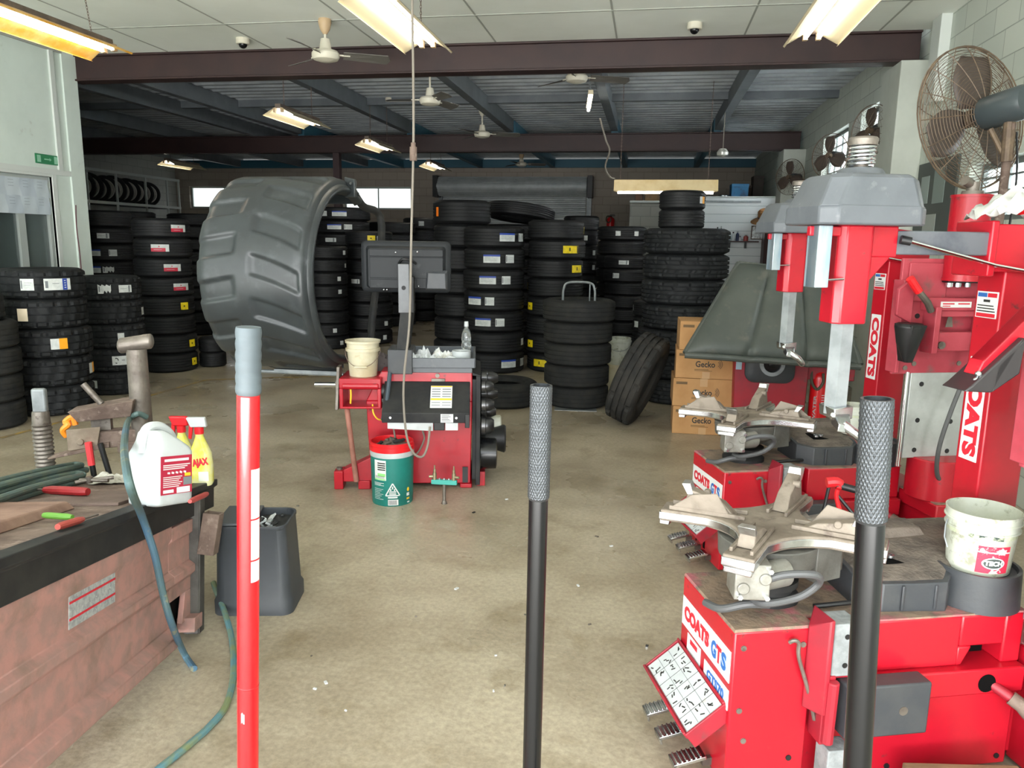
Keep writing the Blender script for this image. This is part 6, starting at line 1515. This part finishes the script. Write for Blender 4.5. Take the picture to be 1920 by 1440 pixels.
# ================================================================== JACK HANDLES IN FRONT
def jack(label, p_top, p_low, Y, r, kind, yaw=0., gl=.20):
    """trolley jack with an upright handle; the jack body sits below the picture"""
    a = D(*p_top, Y); b_ = D(*p_low, Y); d_ = (a-b_)/(a.z-b_.z)
    foot = a-d_*(a.z-.16); foot.z = .16
    t = thing('trolley_jack', label, 'trolley jack', (foot.x, foot.y, 0), 0, 'upright jack handles')
    L = lambda z, off=0: Vector((d_.x*(z-.16), d_.y*(z-.16), z))
    H = a.z
    def cyl(n, z0, z1, rr, m_, seg=32, **k):
        m = MB(); m.cyl(L(z0), L(z1), rr, seg=seg, **k); return m.build(n, m_, t, bevel=.0015)
    if kind == 'red':
        cyl('handle', .16, H-.115, r*.93, JACKRED)
        cyl('neck', H-.13, H-.085, r*.78, GRIP)
        m = MB()
        ax = (L(H)-L(H-.1)).normalized(); q = ax.to_track_quat('Z', 'Y').to_matrix().to_4x4()
        m.M = Matrix.Translation(L(H-.16+.045)) @ q
        hh = .165-.05; prf = [(r*.9, 0)]
        for k in range(6): z = hh*(k/6); prf += [(r*1.02, z+.004), (r*1.05, z+.01), (r*1.02, z+.016), (r*.985, z+.018)]
        prf += [(r*1.03, hh-.006), (r*.98, hh), (.001, hh)]
        m.lathe(prf, 40); m.build('grip', GRIP, t, smooth=40)
        cyl('joint_ring', .78*H*.72, .78*H*.72+.004, r*.95, mat('jack_red_scuffed', '#b01018', .4))
        xa = (Vector((1, 0, 0))-ax*ax.x).normalized(); ya = ax.cross(xa)
        q = Matrix((xa, ya, ax)).transposed().to_4x4()
        m = MB(); m.M = Matrix.Translation(L(H)) @ q
        k0 = math.radians(-48)
        for (z0, z1) in ((-.332, -.243), (-.408, -.335), (-.45, -.411)):
            m.grid(lambda i, j: (r*.95*math.cos(k0+i*.2), r*.95*math.sin(k0+i*.2), (z0, z1)[j]), 6, 2)
        m.build('white_label', WHITEPR, t)
        m = MB(); m.M = Matrix.Translation(L(H*.515+.012)) @ q; m.grid(lambda i, j: (r*.945*math.cos(-1.75+i*.12), r*.945*math.sin(-1.75+i*.12), (-.008, .012)[j]+(.004 if i == 1 else 0)), 4, 2); m.build('chip', GALV, t)
    else:
        cyl('handle', .16, H-gl+.02, r*.90, BLACKM)
        m = MB(); ax = (L(H)-L(H-.1)).normalized(); q = ax.to_track_quat('Z', 'Y').to_matrix().to_4x4()
        m.M = Matrix.Translation(L(H-gl)) @ q
        nu, nv = 168, 168; hh = gl
        # diamond knurling, cut into the metal
        def kn(i, j):
            z = hh*j/(nv-1); a_ = 2*PI*i/nu
            s1 = abs(((a_*24/(2*PI)+z*100) % 1)-.5)*2; s2 = abs(((a_*24/(2*PI)-z*100) % 1)-.5)*2
            rr = r+.0012*(min(s1, s2)-.5) if 0 < j < nv-1 else r*.985
            return (rr*math.cos(a_), rr*math.sin(a_), z)
        m.grid(kn, nu, nv, closed_u=True)
        m.lathe([(r*.985, hh), (r*.80, hh), (r*.78, hh-.04), (.001, hh-.04)], 40); m.lathe([(r*.985, 0), (r*.9, -.004)], 40)
        m.build('grip', KNURL, t, smooth=0)
    m = MB(); m.cyl(L(.10), L(.26), r*1.35); m.build('handle_socket', BLACKM if kind != 'red' else JACKRED, t)
    m = MB(T(0, 0, 0, rz=yaw)); m.hexa([(-.09, -.12, .05), (.09, -.12, .05), (.07, .40, .04), (-.07, .40, .04), (-.08, -.10, .14), (.08, -.10, .14), (.06, .36, .10), (-.06, .36, .10)]); m.build('frame', BLACKM if kind != 'red' else JACKRED, t, bevel=.008)
    for sx in (-1, 1):
        for yy, rr in ((-.10, .04), (.36, .05)):
            m = MB(T(0, 0, 0, rz=yaw)); m.cyl((sx*.095, yy, rr), (sx*.13, yy, rr), rr); m.build('wheel', BLACK, t)
    return t
jack('upright red jack handle with ribbed grey grip', (466, 613), (465, 1440), 1.18, .0205, 'red', yaw=math.radians(175))
jack('slim black jack handle with knurled metal grip in the picture middle', (1015, 722), (997, 1440), 1.28, .0190, 'black', yaw=math.radians(175))
jack('thick black jack handle with knurled grip in front of the tyre changers', (1645, 747), (1607, 1440), 1.02, .0200, 'black', yaw=math.radians(-150), gl=.16)
# timber block in front of the near changer
t = MB(); t.obox((0, 0, .07), (.34, .12, .14), (0, 0, 0)); o = t.build('timber_block', WOODF, bevel=.004)
o.location = ML(.68, -.165, 0); o.rotation_euler = (0, 0, TH-.17); tag(o, 'rough timber block on the floor before the nearest tyre changer', 'timber')
# ================================================================== PEDESTAL FAN AND WALL FANS
def cage_fan(label, loc, rot, R, pole=None, group='caged fans', wires=44, mount=None, blades=True, motor=FANGR):
    t = thing('cage_fan', label, 'fan', loc, rot, group)       # axis along local -Y (air side)
    m = MB()
    dp = .26*R
    for s in (1, -1):      # front and back wire shells as concentric rings
        for k in range(wires//2):
            f = (k+1.5)/(wires/2+1.5); r_ = R*f; y = -s*dp*(1-f**2.2)*(1 if s == 1 else .9)
            m.tube([(r_*math.cos(a), y, r_*math.sin(a)) for a in [2*PI*q/36 for q in range(36)]], R*.0042, 3, closed=True)
        for k in range(16):
            a = 2*PI*k/16+.1*s
            m.tube([(R*f*math.cos(a), -s*dp*(1-f**2.2)*(1 if s == 1 else .9)-s*.003, R*f*math.sin(a)) for f in [.12+.88*q/8 for q in range(9)]], R*.007, 4)
    for y in (-.02*R, .02*R): m.tube([(R*1.005*math.cos(a), y, R*1.005*math.sin(a)) for a in [2*PI*q/40 for q in range(40)]], R*.012, 6, closed=True)
    m.build('cage', BROWNM, t)
    if blades:
        for k in range(3):
            m = MB(Matrix.Rotation(2*PI*k/3+.5, 4, 'Y'))
            m.grid(lambda i, j: (R*(.14+.74*i/8), -.02*R+(.13*R)*(j/5-.5)*(1-.4*i/8), R*(.10+.30*math.sin(PI*(i+1)/11))*(j/5-.5)*1.6+R*.05*i/8), 9, 6)
            bl = m.build('blade', mat('blade_brown', '#4a403a', .5) if 'blade_brown' not in MATS else MATS['blade_brown'], t, smooth=60)
            sdm = bl.modifiers.new('thick', 'SOLIDIFY'); sdm.thickness = .004
    m = MB(); m.cyl((0, -dp*.75, 0), (0, .05*R, 0), .12*R); m.build('hub', BROWNM, t)
    m = MB(Matrix.Rotation(-PI/2, 4, 'X')); m.lathe([(.001, .16*R), (.20*R, .17*R), (.23*R, .22*R), (.23*R, .78*R), (.20*R, .84*R), (.001, .86*R)], 32); mo_ = m.build('motor', motor, t)
    return t, mo_
fx = D(1822, 222, 4.75)
fan_rot = Euler((math.radians(8), 0, math.radians(-150)))
t, mo_ = cage_fan('big caged pedestal fan behind the tyre changers near the right wall', fx, fan_rot, .38)
m = MB(Matrix.Rotation(-PI/2, 4, 'X')); m.M = Matrix(); 
m.cyl((-.235*.38, .20, .02), (-.245*.38-.012, .20, .02), .022, seg=20); kn = m.build('knob', BLACK, mo_)
m = MB(); m.lathe([(.024, 0), (.034, 0), (.034, .006), (.024, .006), (.024, 0)], 24); m.v = [Vector((-.235*.38-v.z, .20+v.x, .02+v.y)) for v in m.v]; m.build('knob_ring', SHINY, mo_)
R3 = fan_rot.to_matrix().inverted()
def W2L(p): return R3 @ (Vector(p)-fx)
pole_xy = fx + fan_rot.to_matrix() @ Vector((0, .24, 0))
m = MB(); m.tube([W2L((pole_xy.x, pole_xy.y, fx.z-.06)), W2L((pole_xy.x, pole_xy.y, 1.2)), W2L((pole_xy.x, pole_xy.y, .04))], .022, 12); m.build('pole', RUST, t)
m = MB(); m.tube([(0, .22, -.07), W2L((pole_xy.x, pole_xy.y, fx.z-.25))], .03, 10); m.tube([(.05, .15, -.1), W2L((pole_xy.x+.02, pole_xy.y, fx.z-.28))], .014, 8); m.build('yoke', BROWNM, t)
m = MB()
m.lathe([(.001, 0), (.24, 0), (.25, .02), (.22, .04), (.05, .06), (.001, .06)], 36); m.v = [W2L((pole_xy.x+v.x, pole_xy.y+v.y, v.z)) for v in m.v]; m.build('foot_plate', BLACKD, t)
m = MB(); p_ = W2L((pole_xy.x, pole_xy.y, fx.z-.5)); m.tube(smooth_path([W2L((pole_xy.x+.03, pole_xy.y, fx.z-.1)), W2L((pole_xy.x+.06, pole_xy.y, fx.z-.4)), W2L((pole_xy.x+.03, pole_xy.y, 1.4))], 6), .006, 6); m.build('cord', BLACK, t)
for (px, py, X, R_, rz, lab) in ((1633, 245, 2.14, .25, -58, 'caged wall fan before the first store window from the pillar'), (1556, 292, 2.14, .26, -50, 'caged wall fan before the middle store window'), (1481, 332, 2.12, .27, -50, 'farthest caged wall fan before the last store window')):
    p = XP(px, py, X)
    t, _ = cage_fan(lab, p, Euler((0, 0, math.radians(rz))), R_, wires=20)
    R4 = Euler((0, 0, math.radians(rz))).to_matrix().inverted()
    m = MB(); m.tube([(0, .16, 0), R4 @ (Vector((XR, p.y, p.z-.1))-p)], .022, 8); m.build('wall_bracket', RUST, t)
    m = MB(); m.M = Matrix.Translation(R4 @ (Vector((XR-.012, p.y, p.z-.1))-p)) @ R4.to_4x4(); m.box(-.012, .012, -.06, .06, -.08, .08); m.build('wall_plate', BROWNM, t)
# rag on the guide block of the near changer's column
p = ML(.97, .26, 1.735)
m = MB(); m.grid(lambda i, j: (.30*(i/14-.5)*(1-.25*abs(j/10-.5)), .15*(j/10-.5), max(.004, .085*math.exp(-((i-6)/4.2)**2)*(1-.5*abs(j/5-1))+.012*math.sin(i*1.3+j*1.1)+.012*math.sin(j*2.2-i*.7)+.012)), 15, 11)
o = m.build('rag', [mat('rag_white', '#b4b5b0', .85, col2='#a2a29a', scale=9), REDPL], smooth=60); o.location = p; o.rotation_euler = (0, 0, TH); tag(o, 'crumpled white cloth with a red edge lying on the nearest changer column', 'rag')
for i_, f_ in enumerate(o.data.polygons):
    if i_ // 10 == 9: f_.material_index = 1
o.modifiers.new('thick', 'SOLIDIFY').thickness = .004
# press arm of the nearest changer reaching into view at the edge
m = MB(); 
m.hexa([(.545, -.15, 1.325), (.575, -.15, 1.305), (.575, -.10, 1.305), (.545, -.10, 1.325), (.56, -.15, 1.36), (.76, -.15, 1.565), (.76, -.10, 1.565), (.56, -.10, 1.36)])
m.hexa([(.56, -.15, 1.335), (.70, -.15, 1.41), (.70, -.10, 1.41), (.56, -.10, 1.335), (.56, -.15, 1.36), (.76, -.15, 1.565), (.76, -.10, 1.565), (.56, -.10, 1.36)])
m.hexa([(.70, -.15, 1.41), (.86, -.15, 1.30), (.86, -.10, 1.30), (.70, -.10, 1.41), (.76, -.15, 1.565), (.88, -.15, 1.60), (.88, -.10, 1.60), (.76, -.10, 1.565)])
m.build('press_arm', RED, tc1, bevel=.003)
m = MB(); m.hexa([(.50, -.17, 1.285), (.58, -.17, 1.28), (.58, -.08, 1.28), (.50, -.08, 1.285), (.52, -.17, 1.30), (.655, -.17, 1.425), (.655, -.08, 1.425), (.52, -.08, 1.30)]); m.hexa([(.58, -.17, 1.28), (.655, -.17, 1.33), (.655, -.08, 1.33), (.58, -.08, 1.28), (.585, -.17, 1.35), (.66, -.17, 1.425), (.66, -.08, 1.425), (.585, -.08, 1.35)])
m.build('press_foot', mat('foot_black_rubber', '#241f22', .35, coat=.3), tc1, bevel=.004)
for q in ((.552, 1.312), (.556, 1.328)):
    m = MB(); m.sphere((q[0]-.01, -.155, q[1]), .009, 10, 8); m.build('bolt', SHINY, tc1)
# ================================================================== FAR RIGHT CABIN CORNER
Yc = 15.86
def on_cabin(px, py): return D(px, py, Yc-.06)
t = thing('wall_shelf', 'narrow dark shelf of bottles on the white boarded cabin wall', 'shelf', (0, 0, 0))
a = on_cabin(1338, 451); b_ = on_cabin(1422, 451); zs = a.z
m = MB(); m.box(a.x, b_.x, Yc-.14, Yc, zs-.025, zs); m.build('board', BROWNW, t)
for px in (1368, 1398):
    x = on_cabin(px, 451).x; m = MB(); m.box(x-.015, x+.015, Yc-.11, Yc, zs-.14, zs-.025); m.build('bracket', BLACK, t)
for k, (px, w_, h_, c_) in enumerate(((1344, .05, .26, '#7fb0a0'), (1351, .045, .28, '#3a3f3c'), (1358, .06, .09, '#d68fa0'), (1366, .07, .13, '#b9c6d2'), (1374, .06, .17, '#dfe4e6'), (1382, .06, .18, '#2f3b5c'), (1387, .05, .09, '#e3e6e8'), (1398, .09, .12, '#b04a48'))):
    x = on_cabin(px, 451).x
    lab = ['green bottle', 'tall dark bottle', 'pink tub', 'pale blue bottle', 'white bottle', 'navy bottle', 'small white tub', 'red tin'][k]
    t = thing(['bottle', 'bottle', 'tub', 'bottle', 'bottle', 'bottle', 'tub', 'tin'][k], f'{lab} on the narrow dark shelf of the white cabin wall', ['bottle', 'bottle', 'tub', 'bottle', 'bottle', 'bottle', 'tub', 'tin'][k], (x, Yc-.07, zs), 0, 'bottles on the cabin shelf')
    m = MB(); r_ = w_/2; m.lathe([(.001, 0), (r_, 0), (r_, h_*.7), (r_*.5, h_*.82), (r_*.45, h_*.86), (.001, h_*.86)], 16); m.build('body', mat(f'bottle_{k}', c_, .4), t)
    m = MB(); m.cyl((0, 0, h_*.85), (0, 0, h_), r_*.5, seg=12); m.build('cap', [BLACK, WHITEP][k % 2], t)
# hat over a brown door, mirror and small things at the corner
hp = on_cabin(1446, 409)
t = thing('hat', 'broad brimmed tan hat hanging on top of the brown cupboard', 'hat', (min(hp.x, 2.14), hp.y-.35, hp.z), (math.radians(18), math.radians(-10), 0))
m = MB(); m.lathe([(.001, .16), (.09, .155), (.125, .12), (.135, .0), (.18, -.02), (.26, -.05), (.27, -.055), (.17, -.035), (.13, -.02)], 32); m.build('crown', FELT, t)
m = MB(); m.lathe([(.136, .0), (.137, .03), (.13, .03)], 32); m.build('band', BROWNW, t)
x0 = on_cabin(1430, 430).x; x1 = min(2.42, on_cabin(1460, 430).x)
t = thing('cupboard', 'dark brown cupboard with brass knob at the right end of the cabin wall', 'cupboard', ((x0+x1)/2, Yc-.21, 0))
w_ = (x1-x0)/2; zt = on_cabin(1445, 420).z
m = MB(); m.box(-w_, w_, -.18, .2, .02, zt); m.build('body', BROWNW, t, bevel=.005)
m = MB(); m.box(-w_+.03, w_-.03, -.195, -.18, .08, zt-.05); dr = m.build('door', BROWNW, t, bevel=.004)
m = MB(); kz = on_cabin(1452, 456).z; m.sphere((w_-.07, -.215, kz), .022, 12, 8); m.build('knob', mat('brass_bright', '#d8b050', .25, metal=1), dr)
p = on_cabin(1450, 484)
t = thing('notice_card', 'small orange card with black print fixed on the brown cupboard', 'card', (p.x, Yc-.408, p.z))
m = MB(); m.box(-.09, .09, -.006, 0, -.05, .05); m.build('card', ST_O, t); m = MB(); m.box(-.03, .03, -.007, -.006, -.02, .02); m.build('print', INK, t)
p = on_cabin(1420, 436)
t = thing('wall_mirror', 'small spotted mirror on the cabin wall beside the cupboard', 'mirror', (p.x, Yc-.01, p.z))
m = MB(); m.box(-.11, .11, -.02, 0.01, -.13, .13); m.build('frame', RUST, t); m = MB(); m.box(-.095, .095, -.024, -.02, -.115, .115); m.build('glass', mat('mirror_spotted', '#b9bfc0', .2, metal=.8, col2='#6f6a66', scale=20), t)
# stored things on top of the cabin
zt = 2.58
def crate(label, px0, px1, top, Y, c_, cat='box', name='storage_box', z=2.5):
    a = D(px0, 350, Y); b_ = D(px1, 350, Y); tz = D((px0+px1)/2, top, Y).z
    t = thing(name, label, cat, ((a.x+b_.x)/2, Y+.2, z), 0, 'things stored on the cabin roof')
    w_ = (b_.x-a.x)/2; m = MB(); m.box(-w_, w_, -.2, .2, 0, max(.08, tz-z)); m.build('body', mat('store_'+c_[1:], c_, .7, col2='#3a342e', scale=6, lo=.5, hi=.8), t, bevel=.008)
    m = MB(); m.box(-w_*1.02, w_*1.02, -.21, .21, max(.08, tz-z)-.05, max(.08, tz-z)+.005); m.build('lid', mat('storelid_'+c_[1:], c_, .6), t, bevel=.004)
crate('brown carton stored on the cabin roof behind the tan light fitting', 1192, 1206, 358, 16.8, '#6a4a30')
crate('long brown carton on the cabin roof under the tan light fitting', 1210, 1256, 356, 16.8, '#8a6a42')
crate('tan carton on the cabin roof next to the long brown carton', 1258, 1284, 360, 16.9, '#7a5c3c')
crate('blue box stored on the cabin roof', 1372, 1404, 345, 16.4, '#2f6f9a', z=2.5)
crate('dark box pushed to the wall end of the cabin roof', 1412, 1432, 330, 17.2, '#3a302a')
crate('dark carton on the cabin roof between blue box and wall', 1400, 1410, 348, 17.4, '#4a3a2e')
p = D(1358, 358, 16.3); t = thing('steel_pot', 'shiny steel pot on the cabin roof beside the blue box', 'pot', (p.x, 16.35, 2.5))
m = MB(); m.lathe([(.001, 0), (.10, 0), (.11, .12), (.12, .125), (.11, .13), (.1, .05), (.001, .04)], 24); m.build('body', SHINY, t); m = MB(); m.cyl((-.13, 0, .09), (-.10, 0, .09), .02); m.build('handle', BLACK, t)
p = D(1355, 287, 12.0); t = thing('roof_reflector', 'round glass reflector lamp hanging under the middle beam', 'lamp', (p.x, 12.0, p.z))
m = MB(); m.lathe([(.001, .07), (.05, .06), (.085, .01), (.08, -.03), (.001, -.06)], 24); m.build('globe', mat('globe_glass', '#c9c9c0', .15, col2='#a9a9a0', scale=9), t); m = MB(); m.cyl((0, 0, .06), (0, 0, ZR-p.z), .006); m.build('cord', CABLE, t)
# stand with a white bucket beyond the trolley stack
p = F(1156, 738)
for k, (dz, c_) in enumerate(((0, CREAM), (.30, WHITED))):
    t = thing('pail', ['lower cream pail of two stacked between the trolley stack and the leaning tyre', 'upper white pail of two stacked between the trolley stack and the leaning tyre'][k], 'bucket', (p.x, p.y+.25, dz), 0, 'stacked pails')
    m = MB(); m.lathe([(.001, 0), (.115, 0), (.13, .25), (.138, .252), (.138, .27), (.132, .272), (.132, .30), (.12, .30), (.105, .02), (.001, .012)], 36); m.build('shell', c_, t, smooth=40)
    m = MB(); m.lathe([(.12, .295), (.001, .296)], 24) if k == 0 else m.tube([(.138*math.cos(a_), -.138*math.sin(a_), .26-.1*math.sin(a_)) for a_ in [PI*q/10 for q in range(11)]], .003, 6); m.build('lid' if k == 0 else 'bail_handle', WHITED if k == 0 else GALV, t)
